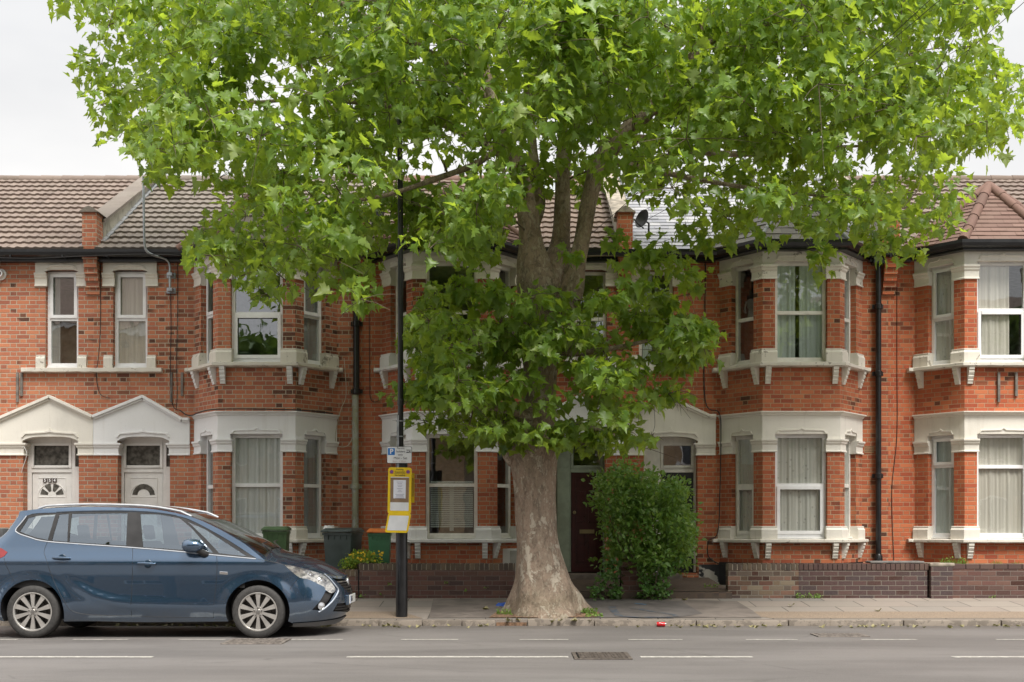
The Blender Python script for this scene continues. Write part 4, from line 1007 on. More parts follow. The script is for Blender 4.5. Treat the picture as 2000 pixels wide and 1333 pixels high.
def cpatch(mb, poly, holes=(), off=0.0, st=.045, sides=(-1,1)):
    P_ = densify2(poly, st); HS = [densify2(h, st) for h in holes]
    vs = list(P_); es = [(i,(i+1)%len(P_)) for i in range(len(P_))]
    for h in HS:
        n0 = len(vs); vs += h; es += [(n0+i, n0+(i+1)%len(h)) for i in range(len(h))]
    x0, x1 = min(p[0] for p in P_), max(p[0] for p in P_); z0, z1 = min(p[1] for p in P_), max(p[1] for p in P_)
    x = x0+st/2
    bd = np.array(vs)
    while x < x1:
        z = z0+st/2
        while z < z1:
            if pip((x,z), P_) and not any(pip((x,z),h) for h in HS) and np.min(np.hypot(bd[:,0]-x, bd[:,1]-z)) > st*.45: vs.append((x,z))
            z += st
        x += st
    r = delaunay_2d_cdt([Vector(v) for v in vs], es, [], 0, 1e-5)
    V2, T = r[0], r[2]
    T = [t for t in T if pip((sum(V2[i][0] for i in t)/3, sum(V2[i][1] for i in t)/3), P_) and not any(pip((sum(V2[i][0] for i in t)/3, sum(V2[i][1] for i in t)/3), h) for h in HS)]
    for sd in sides:
        vv = [cmap(v[0], v[1], off, sd) for v in V2]
        mb.add(vv, [tuple(t) if sd < 0 else tuple(reversed(t)) for t in T])
    return mb
# top edge of the side: roof edge, windscreen pillar, bonnet shoulder
TPX = [(25,1004),(38,1000),(72,995),(144,991),(216,991),(288,994),(330,1000),(354,1005),(385,1014),(412,1026),(436,1038),(460,1052),(478,1063),(496,1077),(508,1087),(519,1095),(540,1099),(557,1104),(580,1108.5),(607,1116),(632,1124),(650,1129),(662,1131)]
T_ = spline(IL(TPX), 3)
T_ = [T_[0]] + [b for a, b in zip(T_[:-1], T_[1:]) if b[0] > a[0]+.004]
zt_end = T_[-1][1]
T_ = [(-1.6,T_[0][1]-.03),(-.8,T_[0][1]-.01)] + T_ + [(SF-.12,zt_end-.012),(SF-.001,zt_end-.016)]
WR = .392
def arch(cx, x_side):
    a = [(cx+WR*math.cos(math.radians(t)), .325+WR*math.sin(math.radians(t))) for t in np.linspace(198,-18,26)]
    return a
bottom = [(-1.6,.26),(-1.0,.24),(-.5,.23)] + arch(0,0) + [(.6,.205),(1.4,.195),(2.2,.20)] + arch(WB,0) + [(3.22,.165),(3.5,.16),(SF-.3,.17),(SF-.001,.18)]
OUT = bottom + list(reversed(T_))
DLO = spline(IL([(52,1008),(110,1001.5),(180,999),(255,999),(305,1002),(345,1008),(370,1015),(410,1035),(455,1061),(488,1083),(500,1091),(470,1089),(423,1084),(360,1078),(259,1069.5),(160,1063),(92,1058),(60,1050.5),(36,1042),(31,1036)]), 3, True)
HEAD = spline(IL([(556.9,1103.6),(579.4,1107.5),(607.5,1115),(632.3,1123),(644.6,1134),(655.9,1152),(648,1158.8),(636.5,1153),(632.3,1146.4),(618.8,1139.6),(603,1132.3),(585,1128.4),(571.5,1118.3),(562.5,1110.4)]), 3, True)
FOG = IL([(635.8,1154.5),(655.9,1154.8),(648,1168.9),(636.8,1183.5),(623.3,1192.5),(609.8,1191.4),(625.5,1173.4)])
s_c = SF-.001
UG = IL([(648,1128.5),(662,1131)]) + [(s_c,zt_end-.03),(s_c,.52)] + IL([(680,1158),(668,1146)])
LG = IL([(659,1179)]) + [(s_c,.395),(s_c,.26)] + IL([(650,1194.5)])
PAINT = NM('dark_blue_metallic_paint'); p_ = PAINT.pos()
pf = PAINT.noise(p_, 900, 2, .6)
pc = PAINT.mix(PAINT.smooth(pf,.4,.7), (.042,.090,.160), (.066,.126,.212))
dz = PAINT.smooth(PAINT.n('ShaderNodeSeparateXYZ',{0:p_}).outputs[2], .55, .18)
pc = PAINT.mix(PAINT.ma('MULTIPLY', dz, PAINT.ma('MULTIPLY', PAINT.noise(p_, 6, 5, .65), .45)), pc, (.14,.13,.12))
pb = PAINT.bsdf(pc, .22, Metallic=.78, Coat_IOR=1.9, Coat_Weight=1.0, Coat_Roughness=.02, Normal=PAINT.bump(PAINT.noise(p_, 2.2, 2), .05, .03))
PAINT = PAINT.done(pb)
CG = glass_mat('car_side_glass', .22, tint=(.55,.64,.66), wav=.01, gcol=(.80,.90,1,1)); WSG = glass_mat('windscreen_glass', .22, tint=(.6,.68,.66), wav=.01)
TRIM = plain('black_car_trim', (.025,.024,.024), .35, var=.2); RUB = plain('tyre_rubber', (.040,.038,.036), .75, var=.25, scale=30, bump=.2)
ALLOY = plain('silver_alloy', (.60,.58,.55), .32, metal=.75, var=.08); DARKM = plain('dark_brake_metal', (.06,.055,.05), .5, metal=.5, var=.4)
CAR = empty('parked_car', (RX+WB/2, CAR_Y, 0), 'dark blue metallic people carrier parked at the kerb with silver alloy wheels', 'car')
# body shell
mb = cpatch(MB(), OUT, [DLO, HEAD, FOG, UG, LG])
body = obj('body', mb, PAINT, CAR, smooth=True, ang=35)
bm = bmesh.new(); bm.from_mesh(body.data); bmesh.ops.remove_doubles(bm, verts=bm.verts, dist=.0008); bm.to_mesh(body.data); bm.free()
for cx in (0, WB):
    A_ = arch(cx, 0)
    for sd in (-1,1):
        ring = [cmap(a[0],a[1],-.002,sd) for a in A_]; ring1 = [v+Vector((0,-sd*.30,0)) for v in ring]
        m = len(ring); lp = MB(); lp.add(ring+ring1, [(i,i+1,m+i+1,m+i) for i in range(m-1)])
        lp.add(ring1+[Vector((RX+cx,ring1[0].y,.2))], [(i,i+1,m) for i in range(m-1)])
        obj('wheel_arch', lp, M['blackm'], CAR, smooth=True)
# roof, windscreen, bonnet
ZC = [(-1.0,1.30),(-.6,1.50),(-.25,1.575),(.1,1.625),(.6,1.655),(1.2,1.655),(1.55,1.615),(1.85,1.54),(2.087,1.455),(2.45,1.289),(2.896,1.06),(3.05,1.018),(3.25,.965),(3.41,.915),(3.55,.85),(3.64,.795),(3.72,.75),(3.80,.735)]
def top_sheet(mb, s0, s1, t0=0., t1=1., lift=0., n=40, kx=14, expo=2.6):
    secs = []
    ss = [s0+(s1-s0)*i/n for i in range(n+1)]
    for s in ss:
        zt = lut(T_, s); e = cmap(s, zt); hw = CAR_Y-e.y; xl = e.x-RX; zc = max(lut(ZC, xl), zt+.01)
        row = []
        for j in range(-kx, kx+1):
            q = (j/kx); a = t0+(t1-t0)*1; yy = q*a
            zz = zt+(zc-zt)*(1-abs(yy)**expo)
            row.append(Vector((e.x, CAR_Y+yy*hw, zz+lift)))
        secs.append(row)
    m = 2*kx+1; vs = [v for r in secs for v in r]
    mb.add(vs, [(i*m+j, i*m+j+1, (i+1)*m+j+1, (i+1)*m+j) for i in range(n) for j in range(m-1)]); return mb
sA = inv(356,1005.5)[0]; sB = inv(517,1094)[0]
rf = MB(); top_sheet(rf, -.75, sA-.02, n=30)
# roof gap at the windscreen edge is painted pillar
def strip(mb, s0, s1, q0, q1, lift=0, n=26, expo=2.6, k=4):
    for sd in (-1,1):
        vs = []
        for i in range(n+1):
            s = s0+(s1-s0)*i/n; zt = lut(T_, s); e = cmap(s, zt); hw = CAR_Y-e.y; zc = max(lut(ZC, e.x-RX), zt+.01)
            for j in range(k+1):
                q = q0+(q1-q0)*j/k; vs.append(Vector((e.x, CAR_Y+sd*q*hw, zt+(zc-zt)*(1-q**expo)+lift)))
        mb.add(vs, [(i*(k+1)+j,(i+1)*(k+1)+j,(i+1)*(k+1)+j+1,i*(k+1)+j+1) for i in range(n) for j in range(k)])
strip(rf, sA-.02, sB, .90, 1.0)
obj('roof', rf, PAINT, CAR, smooth=True, ang=50)
ws = MB(); top_sheet(ws, sA-.02, sB-.03, t1=.90, lift=-.002, n=26)
obj('windscreen', ws, WSG, CAR, smooth=True, ang=60)
cw = MB(); top_sheet(cw, sB-.03, sB+.04, t1=.90, lift=-.012, n=3); obj('scuttle', cw, TRIM, CAR, smooth=True)
bn = MB(); top_sheet(bn, sB+.0, SF-.02, n=44, expo=2.3)
for f in range(len(bn.v)): pass
obj('bonnet', bn, PAINT, CAR, smooth=True, ang=50)
wp = MB(); zt = .0
for a, b, yy in (((2.86,1.07),(2.72,1.135),-.55),((2.86,1.085),(2.74,1.15),.1)):
    wp.tube([(RX+a[0],CAR_Y+yy,a[1]),(RX+b[0]-.02,CAR_Y+yy+.25,b[1]+.02),(RX+b[0]-.03,CAR_Y+yy+.55,b[1]+.035)], .008, 6)
obj('wiper', wp, TRIM, CAR)
# windows
GL = dict(a=[(55,1012),(108,1005),(93,1055),(62,1047.5),(38,1038.5)], b=[(116,1005),(134,1003.5),(131,1058.5),(101,1056)], c=[(140,1003.5),(249,1002.5),(246,1066),(135,1059)],
          d=[(274,1004),(312,1005),(350,1012),(372,1030),(395,1056),(416,1080),(350,1074),(279,1069)], e=[(366,1019),(400,1034),(440,1060),(482,1087),(428,1081),(398,1049)])
G3 = {k: IL(v) for k, v in GL.items()}
mb = cpatch(MB(), DLO, list(G3.values()), off=-.006); obj('window_trim', mb, TRIM, CAR, smooth=True)
for k, v in G3.items():
    for sd in (-1,1):
        o = obj('window', cpatch(MB(), v, off=-.012, sides=(sd,)), CG, CAR, smooth=True)
def cline(pts, r, mat, name, off=.0, n=4, k=6, sides=(-1,1), parent=None, closed=False):
    q = spline(IL(pts), n, closed); 
    for sd in sides:
        m = MB(); m.tube([cmap(a, b, off, sd) for a, b in q], r, k); obj(name, m, mat, parent or CAR, smooth=True)
cline([(52,1008),(42,1021),(31,1035),(36,1042),(60,1050.5),(92,1058),(160,1063.3),(259,1070),(360,1078.5),(423,1085),(500,1092)], .0095, M['chrome'], 'chrome_strip', off=.001)
cline([(110,1000.5),(180,998),(255,998),(305,1001),(345,1007)], .004, TRIM, 'door_seal', sides=(-1,))
SEAM = [[(259,1071),(258.5,1100),(257.5,1150),(257,1203)], [(93,1058),(86,1078),(90,1092),(103,1130),(125,1175),(140,1193),(165,1200),(210,1202.5),(257,1203.5),(345,1206),(417,1207)],
        [(423,1085),(424,1105),(421,1150),(417,1207)], [(500,1092),(519,1095.5),(540,1099.5),(557,1104.5)], [(585,1128.4),(574,1140),(566,1152)], [(8,1090),(17,1115),(27,1136)], [(122,1211),(200,1214),(300,1216),(400,1217)]]
for q in SEAM: cline(q, .0032, M['blackm'], 'panel_seam', off=-.001, k=5)
# side crease catching the light at the door bottoms
# lights and grilles
clear = NM('clear_lamp_lens'); pl_ = clear.pos()
st2 = clear.noise(clear.scalev(pl_, (9,9,16)), 1.0, 3, .6)
cc_ = clear.ramp(st2, [(.3,(.05,.05,.055)),(.45,(.26,.26,.26)),(.55,(.60,.58,.54)),(.7,(.15,.15,.16))])
lampm = clear.done(clear.bsdf(cc_, .12, Metallic=.6, Coat_Weight=1.0, Coat_Roughness=.02))
for sd in (-1,1):
    h = obj('headlight', cpatch(MB(), HEAD, off=-.003, st=.03, sides=(sd,)), lampm, CAR, smooth=True, uv=False)
    m = MB(); hp = IL([(612,1127)])[0]; c0 = cmap(hp[0], hp[1], -.01, sd)
    for (a,b,r) in ((606,1124,.045),(628,1136,.055)):
        s_, z_ = inv(a,b); c0 = cmap(s_, z_, -.012, sd); nrm = (cmap(s_, z_, .1, sd)-c0); m.lathe(c0, nrm, [(r,0),(r*.8,.012),(r*.45,.004),(.0,.012)], 18)
    obj('lamp_reflector', m, M['chrome'], h, smooth=True)
    fg = obj('fog_lamp_pod', cpatch(MB(), FOG, off=-.03, st=.03, sides=(sd,)), TRIM, CAR, smooth=True)
    s_, z_ = inv(628,1184); c0 = cmap(s_, z_, -.03, sd); nrm = cmap(s_, z_, .1, sd)-c0
    m = MB(); m.lathe(c0, nrm, [(.052,0),(.05,.03),(.04,.022),(.0,.028)], 18); obj('fog_lamp', m, M['chrome'], fg, smooth=True)
cline([(633.4,1121.6),(644.6,1131.8),(655.9,1145.3),(660.4,1153),(655.9,1164.4),(644.6,1179),(633.4,1189),(622,1196)], .010, plain('satin_silver_strip', (.34,.38,.44), .5, metal=.1), 'silver_strip', off=.003)
m = cpatch(MB(), UG, off=-.04, st=.04); cpatch(m, LG, off=-.035, st=.04); obj('grille', m, M['blackm'], CAR)
def hbar(z, s0, r, mat, off): 
    m = MB(); pts = [cmap(s0+(SF-.0015-s0)*i/10, z, off, -1) for i in range(11)]+[cmap(SF-.0015-(SF-.0015-s0)*i/10, z, off, 1) for i in range(11)]; m.tube(pts, r, 6); obj('grille_bar', m, mat, CAR, smooth=True)
sg0 = inv(656,1135)[0]
for i, z in enumerate((.67,.635,.60,.565,.53)): hbar(z, sg0+.03+.035*i, .010 if i == 0 else .008, M['chrome'] if i == 0 else TRIM, -.012)
for z in (.36,.325,.29): hbar(z, inv(655,1187)[0]+.02, .007, TRIM, -.012)
m = MB(); m.lathe(cmap(SF-.002,.665,-.01), (1,0,.15), [(.0,.022),(.05,.018),(.06,0)], 20); obj('badge', m, M['chrome'], CAR, smooth=True)
# lower lip
m = cpatch(MB(), [(3.20,.13),(SF-.35,.13),(SF-.001,.15),(SF-.001,.215),(SF-.35,.20),(3.20,.175)], off=.012); obj('bumper_lip', m, plain('grey_plastic_lip', (.12,.12,.12), .5), CAR, smooth=True)
# rear lamp
for sd in (-1,1): obj('tail_lamp', cpatch(MB(), IL([(-34,1064),(3,1071),(15,1079),(8,1087),(-5,1093),(-34,1096)]), off=.004, st=.03, sides=(sd,)), plain('red_lamp_lens', (.22,.012,.012), .08, coat=1), CAR, smooth=True)
# number plate
XN = cmap(SF-.002,.44).x+.012; pw = .50
np_ = MB(); np_.box(XN-.012,XN,CAR_Y-pw/2,CAR_Y+pw/2,.385,.495); pl = obj('number_plate', np_, plain('white_plate', (.72,.72,.70), .3, var=.03), CAR, bevel=.004)
b_ = MB(); b_.box(XN+.0002,XN+.001,CAR_Y-pw/2+.004,CAR_Y-pw/2+.045,.389,.491); obj('blue_band', b_, plain('plate_blue', (.03,.10,.40), .4), pl)
text_part('plate_letters', 'SG6', .085, (XN+.001,CAR_Y-.11,.44), (math.pi/2,0,math.pi/2), M['blackm'], pl, bold=True)
bk = MB(); bk.box(XN-.06,XN-.01,CAR_Y-.3,CAR_Y+.3,.37,.50); obj('plate_holder', bk, PAINT, CAR, bevel=.01)
# door handles, mirror, side marker
def handle(px, py):
    m = MB(); s_, z_ = inv(px, py); a = cmap(s_-.10, z_+.004, .026); b = cmap(s_+.10, z_-.004, .026); c = (a+b)/2+Vector((0,-.012,0))
    m.tube([a+Vector((-.004,.02,0)),a,(a+c)/2,c,(b+c)/2,b,b+Vector((.004,.02,0))], [.008,.014,.017,.018,.017,.015,.009], 10); h = obj('door_handle', m, PAINT, CAR, smooth=True)
    m = MB(); c2 = cmap(s_+.01, z_-.006, .0); m.lathe(c2+Vector((0,.004,0)), (0,-1,0), [(.052,.0),(.045,.004),(.0,.0045)], 20)
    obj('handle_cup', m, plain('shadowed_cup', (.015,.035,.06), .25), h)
handle(120,1090); handle(287,1101)
for sd in (-1,1):
    c0 = cmap(inv(381,1069)[0], inv(381,1069)[1]+.02, .09, sd)
    m = MB(); prof = [(.0,-.125),(.045,-.118),(.066,-.09),(.076,-.03),(.070,.04),(.055,.09),(.03,.118),(.0,.125)]
    m.lathe((0,0,0),(1,0,0),prof,20); m.v = [(c0.x+v[0]*1.05, c0.y+v[1]*1.45, c0.z+v[2]*1.15+.0) for v in m.v]
    mr = obj('wing_mirror', m, PAINT, CAR, smooth=True, ang=70)
    m = MB(); s_, z_ = inv(402,1083); m.tube([cmap(s_,z_,-.01,sd), cmap(s_-.03,z_+.02,.05,sd), c0+Vector((.06,0,-.05))], [.045,.04,.045], 12); obj('mirror_arm', m, TRIM, mr, smooth=True)
m = MB(); s_, z_ = inv(437,1119); m.obox(cmap(s_-.05,z_-.018,-.004), (.10,0,-.008),(0,-.010,0),(0,0,.036)); obj('side_marker', m, M['chrome'], CAR, bevel=.006)
RAILM = plain('satin_alloy_rail', (.50,.51,.53), .4, metal=.5)
for sd in (-1,1):
    q = [cmap(s, lut(T_, s)+.0, .0, sd)+Vector((0,-sd*.03,.034 if 0 < i < 14 else .008)) for i, s in enumerate([-.05+ (1.95)*k/14 for k in range(15)])]
    m = MB(); m.tube(q, .014, 8); obj('roof_rail', m, RAILM, CAR, smooth=True)
# wheels
def wheel(cx, sd):
    yf = CAR_Y+sd*(HWID-.015); ax = Vector((0,sd,0)); c = Vector((RX+cx, yf, .325))
    rt = .325; 
    t = MB(); t.lathe(c, ax, [(.235,-.205),(.30,-.21),(.318,-.195),(rt,-.17),(rt,-.04),(.318,-.014),(.305,-.003),(.27,.004),(.245,.0),(.238,-.012)], 56)
    w_ = obj('wheel', t, RUB, CAR, smooth=True, ang=50, uv=False)
    r = MB(); r.lathe(c, ax, [(.238,-.010),(.240,-.003),(.228,-.001),(.220,-.012),(.215,-.10),(.16,-.13)], 56)
    ca = c+ax*(-.03)
    for i in range(10):
        th = math.radians(36*i+18); u = Vector((math.cos(th),0,math.sin(th))); v = Vector((-math.sin(th),0,math.cos(th)))
        def pt(rr, w, d): return c+u*rr+v*w+ax*d
        q = [pt(.045,-.014,-.022),pt(.045,.014,-.022),pt(.13,.021,-.016),pt(.226,.031,-.010),pt(.226,-.031,-.010),pt(.13,-.021,-.016)]
        qb = [x-ax*.028 for x in q]; r.add(q+qb, [(0,1,2,5),(5,2,3,4),(6,7,1,0),(7,8,2,1),(8,9,3,2),(9,10,4,3),(10,11,5,4),(11,6,0,5)])
    r.lathe(c, ax, [(.0,-.010),(.030,-.011),(.034,-.018),(.062,-.020),(.066,-.03)], 30)
    rim = obj('rim', r, ALLOY, w_, smooth=True, ang=30)
    h = MB()
    for i in range(5):
        th = math.radians(72*i+18); h.lathe(c+Vector((math.cos(th)*.048,0,math.sin(th)*.048)), ax, [(.012,-.024),(.012,-.006),(.009,-.003),(0,-.003)], 8)
    h.lathe(c, ax, [(.026,-.012),(.024,-.006),(.0,-.004)], 20); obj('wheel_nut', h, plain('dull_wheel_nut',(.22,.21,.20),.4,metal=.7), rim)
    d = MB(); d.lathe(c, ax, [(.0,-.07),(.15,-.07),(.155,-.09),(.235,-.10),(.235,-.2),(0,-.2)], 36); obj('brake_disc', d, DARKM, w_, smooth=True)
for cx in (0, WB):
    for sd in (-1,1): wheel(cx, sd)
# dark wheel wells, floor and cabin
m = MB(); m.box(RX-.8,RX+3.5,CAR_Y-.60,CAR_Y+.60,.22,.62); m.box(RX+.45,RX+2.3,CAR_Y-.84,CAR_Y+.84,.21,.60)
obj('underbody', m, M['blackm'], CAR)
m = MB()
for x, z1 in ((1.42,1.16),(.55,1.16),(-.2,1.12)):
    for yy in (-.38,.38):
        a = Vector((RX+x, CAR_Y+yy, .62)); m.obox(a+Vector((-.10,-.24,0)), (-.14,0,.0), (0,.48,0), (-.16,0,z1-.62+.02)); m.obox(a+Vector((-.30,-.13,z1-.58)), (-.09,0,0),(0,.26,0),(-.03,0,.19)); m.obox(a+Vector((-.2,-.25,0)), (.6,0,0),(0,.5,0),(0,0,.12))
obj('seat', m, plain('dark_grey_seat', (.07,.07,.07), .8), CAR, bevel=.03, smooth=True)
m = MB(); m.obox((RX+2.0,CAR_Y-.72,.75),(.75,0,.12),(0,1.44,0),(0,0,.14)); obj('dashboard', m, plain('dark_dashboard', (.03,.03,.03), .7), CAR, bevel=.03)
m = MB(); m.add([cmap(s,z,-.03,sd) for s,z,sd in ((-.6,.62,-1),(2.6,.62,-1),(2.6,.95,-1),(-.6,1.0,-1))],[(0,1,2,3)]); m.add([cmap(s,z,-.03,1) for s,z in ((-.6,.62),(2.6,.62),(2.6,.95),(-.6,1.0))],[(0,1,2,3)])
obj('door_lining', m, M['blackm'], CAR)
# ---------------------------------------------------------------- foliage builders
NR = np.random.RandomState(11)
def maple(seed):
    """a lobed plane leaf in its own plane: tip along +Y, stalk end at the origin; returns (verts, faces)"""
    half = [(.0,.0),(.12,-.07),(.32,-.06),(.28,.07),(.52,.17),(.35,.26),(.44,.47),(.26,.45),(.18,.62),(.10,.70),(0,.96)]
    rr = random.Random(seed); pts = [(x*rr.uniform(.9,1.12), y+rr.uniform(-.02,.02)) for x,y in half]; pts[0] = (0,0); pts[-1] = (0,.96)
    L = [(-x*rr.uniform(.92,1.1), y+rr.uniform(-.02,.02)) for x,y in pts[1:-1]]
    fold = rr.uniform(.05,.6); droop = rr.uniform(.1,.95)
    mid = [(0,.18),(0,.42)]
    def z(x,y): return abs(x)*fold - droop*y*y*.6 + .05*math.sin(9*x+5*y+seed)
    V = [(x,y,z(x,y)) for x,y in pts] + [(x,y,z(x,y)) for x,y in L] + [(x,y,z(x,y)) for x,y in mid]
    n = len(pts); m1, m2 = n+len(L), n+len(L)+1
    R_ = list(range(0,n)); LL = [0]+list(range(n,n+len(L)))+[n-1]
    F_ = []
    for side, idx in ((0,R_),(1,LL)):
        for i in range(len(idx)-1):
            ctr = m1 if i < 4 else m2
            f = (ctr, idx[i], idx[i+1]); F_.append(f if side == 0 else (f[0],f[2],f[1]))
        f = (m1, idx[4], m2); F_.append(f if side == 0 else (f[0],f[2],f[1]))
    return np.array(V), F_
def ovate(seed, w=.42):
    rr = random.Random(seed); f = rr.uniform(.1,.4); d = rr.uniform(.1,.5)
    V = [(0,0,0),(w*.8,.3,w*f-.09*d),(w*.7,.62,w*f-.38*d),(0,1,-d),(-w*.7,.62,w*f-.38*d),(-w*.8,.3,w*f-.09*d),(0,.45,-.2*d)]
    return np.array(V), [(6,0,1),(6,1,2),(6,2,3),(6,3,4),(6,4,5),(6,5,0)]
def ivy(seed):
    V, F_ = maple(seed); V = V*np.array([.95,.85,1]); return V, F_
def scatter_leaves(pos, tip, nrm, size, variants):
    """numpy assembly of many leaves; tip and nrm are direction arrays"""
    N = len(pos); vid = NR.randint(0, len(variants), N); VV = []; FF = []; off = 0
    y = tip/np.linalg.norm(tip,axis=1,keepdims=True); x = np.cross(y, nrm); x /= np.linalg.norm(x,axis=1,keepdims=True)+1e-9; z = np.cross(x, y)
    for k,(V,Fs) in enumerate(variants):
        m = np.where(vid == k)[0]
        if not len(m): continue
        A = (pos[m][:,None,:] + size[m][:,None,None]*(V[None,:,0:1]*x[m][:,None,:]+V[None,:,1:2]*y[m][:,None,:]+V[None,:,2:3]*z[m][:,None,:]))
        nv = len(V); VV.append(A.reshape(-1,3)); f = np.array(Fs); FF.append((f[None]+(off+np.arange(len(m))*nv)[:,None,None]).reshape(-1,3)); off += nv*len(m)
    return np.concatenate(VV), np.concatenate(FF)
def mesh_np(name, V, Fc, mat, parent=None, smooth=False):
    off = np.array(world_loc(parent)) if parent is not None else np.zeros(3)
    me = bpy.data.meshes.new(name); V = (V-off).astype(np.float32)
    me.vertices.add(len(V)); me.vertices.foreach_set('co', V.ravel()); n = len(Fc)
    me.loops.add(n*3); me.loops.foreach_set('vertex_index', Fc.astype(np.int32).ravel())
    me.polygons.add(n); me.polygons.foreach_set('loop_start', np.arange(0,n*3,3,dtype=np.int32)); me.polygons.foreach_set('loop_total', np.full(n,3,dtype=np.int32))
    if smooth: me.polygons.foreach_set('use_smooth', np.ones(n,dtype=bool))
    me.update(calc_edges=True); me.materials.append(mat)
    o = bpy.data.objects.new(name, me); COL.objects.link(o)
    if parent is not None: o.parent = parent
    return o
def proj(p): d = p[:,1]+CD; return 1000+F*p[:,0]/d, HZ-F*(p[:,2]-CH)/d
def pip_np(x, y, poly):
    c = np.zeros(len(x), bool); n = len(poly)
    for i in range(n):
        x1,y1 = poly[i-1]; x2,y2 = poly[i]
        m = ((y1 > y) != (y2 > y)) & (x < (x2-x1)*(y-y1)/((y2-y1) if y2 != y1 else 1e-9)+x1); c ^= m
    return c

# ---------------------------------------------------------------- the plane tree
TY = -3.85
TREE = empty('plane_tree', (wx(1062,TY), TY, .15), 'large leafy plane tree with flaking mottled bark growing at the kerb', 'tree')
# bark
n = NM('flaking_plane_bark'); p = n.pos(); ps = n.scalev(p, (1,1,.38))
f1 = n.noise(n.scalev(p,(1,1,.6)), 5.5, 7, .72, .3); f2 = n.noise(n.scalev(p,(1,1,.6)), 9, 6, .72, .3); sp = n.n('ShaderNodeSeparateXYZ', {0: p})
c = n.ramp(n.noise(ps, 3.2, 5, .65), [(.25,(.23,.165,.125)),(.45,(.34,.25,.185)),(.58,(.28,.215,.16)),(.75,(.39,.285,.21))])
hi = n.smooth(sp.outputs[2], 1.6, 4.2)
f3 = n.noise(n.scalev(p,(1,1,.5)), 40, 5, .75); c = n.mix(n.ma('MULTIPLY', n.smooth(f3, .5, .62), .55), c, (.15,.105,.075))
c = n.mix(n.ma('MULTIPLY', n.smooth(f1, .545, .57), n.ma('MULTIPLY_ADD', hi, -.35, .85)), c, (.55,.48,.385))
c = n.mix(n.ma('MULTIPLY', n.smooth(f2, .565, .59), n.ma('MULTIPLY_ADD', hi, .3, .45)), c, (.16,.125,.09))
c = n.mix(n.ma('MULTIPLY', n.smooth(n.noise(ps, 26, 5, .7), .54, .60), .6), c, (.46,.40,.31))
c = n.mix(n.ma('MULTIPLY', hi, .22), c, n.mix(.5, c, (.10,.085,.055)))
low = n.ma('MULTIPLY', n.smooth(sp.outputs[2], .75, .15), n.smooth(n.noise(p, 4, 4), .35, .6)); c = n.mix(n.ma('MULTIPLY', low, .5), c, (.12,.10,.055))
hgt = n.ma('ADD', n.ma('MULTIPLY', n.smooth(f1,.5,.62), .7), n.ma('ADD', n.noise(n.scalev(p,(1,1,.35)), 26, 6, .7), n.smooth(f2,.5,.62)))
BARK = n.done(n.bsdf(c, .85, Normal=n.bump(n.ma('ADD', hgt, n.ma('MULTIPLY', f3, .8)), .7, .016)))
TWIG = plain('brown_twig_bark', (.13,.10,.07), .85, var=.3)
def limb(mb, pts, k=20, flare=0, seed=0, amp=.07, ext=False):
    """pts: (px, py, depth, radius_px at that depth); spline through them"""
    q = [(*P(px,py,y), r*(.80 if py < 500 else 1)*(CD+y)/F) for px,py,y,r in pts]; q = spline(q, 7); n_ = len(q); vs = []
    for i,(x,y,z,r) in enumerate(q):
        d = Vector(q[min(i+1,n_-1)][:3])-Vector(q[max(i-1,0)][:3]); d.normalize()
        a = d.cross(Vector((0,1,0))); a.normalize(); b = d.cross(a)
        for j in range(k):
            th = 2*math.pi*j/k; dr_ = a*math.cos(th)+b*math.sin(th)
            pp = Vector((x,y,z))+dr_*r; nn = noise.noise(Vector((pp.x*2.6,pp.y*2.6,pp.z*1.3+seed)))*amp*1.6+noise.noise(Vector((pp.x*7,pp.y*7,pp.z*3+seed)))*amp*.6
            nn *= 1+1.6*max(0,1-z/.9)
            fl = 0
            if flare and z < flare:
                t = (flare-z)/flare; ang = math.atan2(dr_.y, dr_.x)
                fl = t**2.2*(.19+.28*max(0,math.sin(ang*2.5+.7))**2+.15*max(0,math.sin(ang*4+2)))
            vs.append(Vector((x,y,z))+dr_*(r*(1+nn)+fl*.55))
    fs_ = [(i*k+j, i*k+(j+1)%k, (i+1)*k+(j+1)%k, (i+1)*k+j) for i in range(n_-1) for j in range(k)]
    fs_.append(tuple(range((n_-1)*k, n_*k))); mb.add(vs, fs_); return q
tk = MB(); NODES = []   # skeleton nodes for the twigs (point, radius)
def L(*pts, **kw):
    q = limb(tk, pts, **kw)
    if not kw.get('ext'):
        for x,y,z,r in q[::3]: NODES.append((Vector((x,y,z)), r))
T = TY
L((1064,1226,T,74),(1064,1212,T,72),(1062,1180,T,64),(1058,1140,T,53),(1055,1100,T,47),(1050,1050,T,42),(1047,1000,T,40),(1046,950,T,42),(1042,905,T,46),(1040,870,T,48),(1044,830,T,40),(1052,790,T,34),(1056,740,T,33),(1058,690,T,36),(1058,640,T,38),(1056,590,T,42),(1054,550,T,43),(1054,530,T,38),k=40,flare=.62,amp=.10)
L((1005,905,T,14),(995,880,T-.1,22),(988,862,T-.12,20),(990,848,T-.1,8),k=14,amp=.3)          # burr on the left
L((1052,575,T,40),(1042,520,T,34),(1036,470,T,29),(1030,420,T,26),(1022,370,T+.1,24),(1008,320,T+.2,21),(985,270,T+.2,18),(965,210,T+.2,16),(945,140,T+.1,14),(920,60,T,12),(890,-40,T,10),(850,-160,T,7),k=26,seed=3)
L((1075,580,T+.1,36),(1085,530,T+.2,32),(1094,470,T+.3,24),(1098,410,T+.35,20),(1099,350,T+.4,18),(1101,300,T+.4,18),(1100,260,T+.4,13),(1094,200,T+.5,11),(1086,130,T+.5,9),(1080,40,T+.5,8),(1070,-80,T+.5,6),k=22,seed=5)
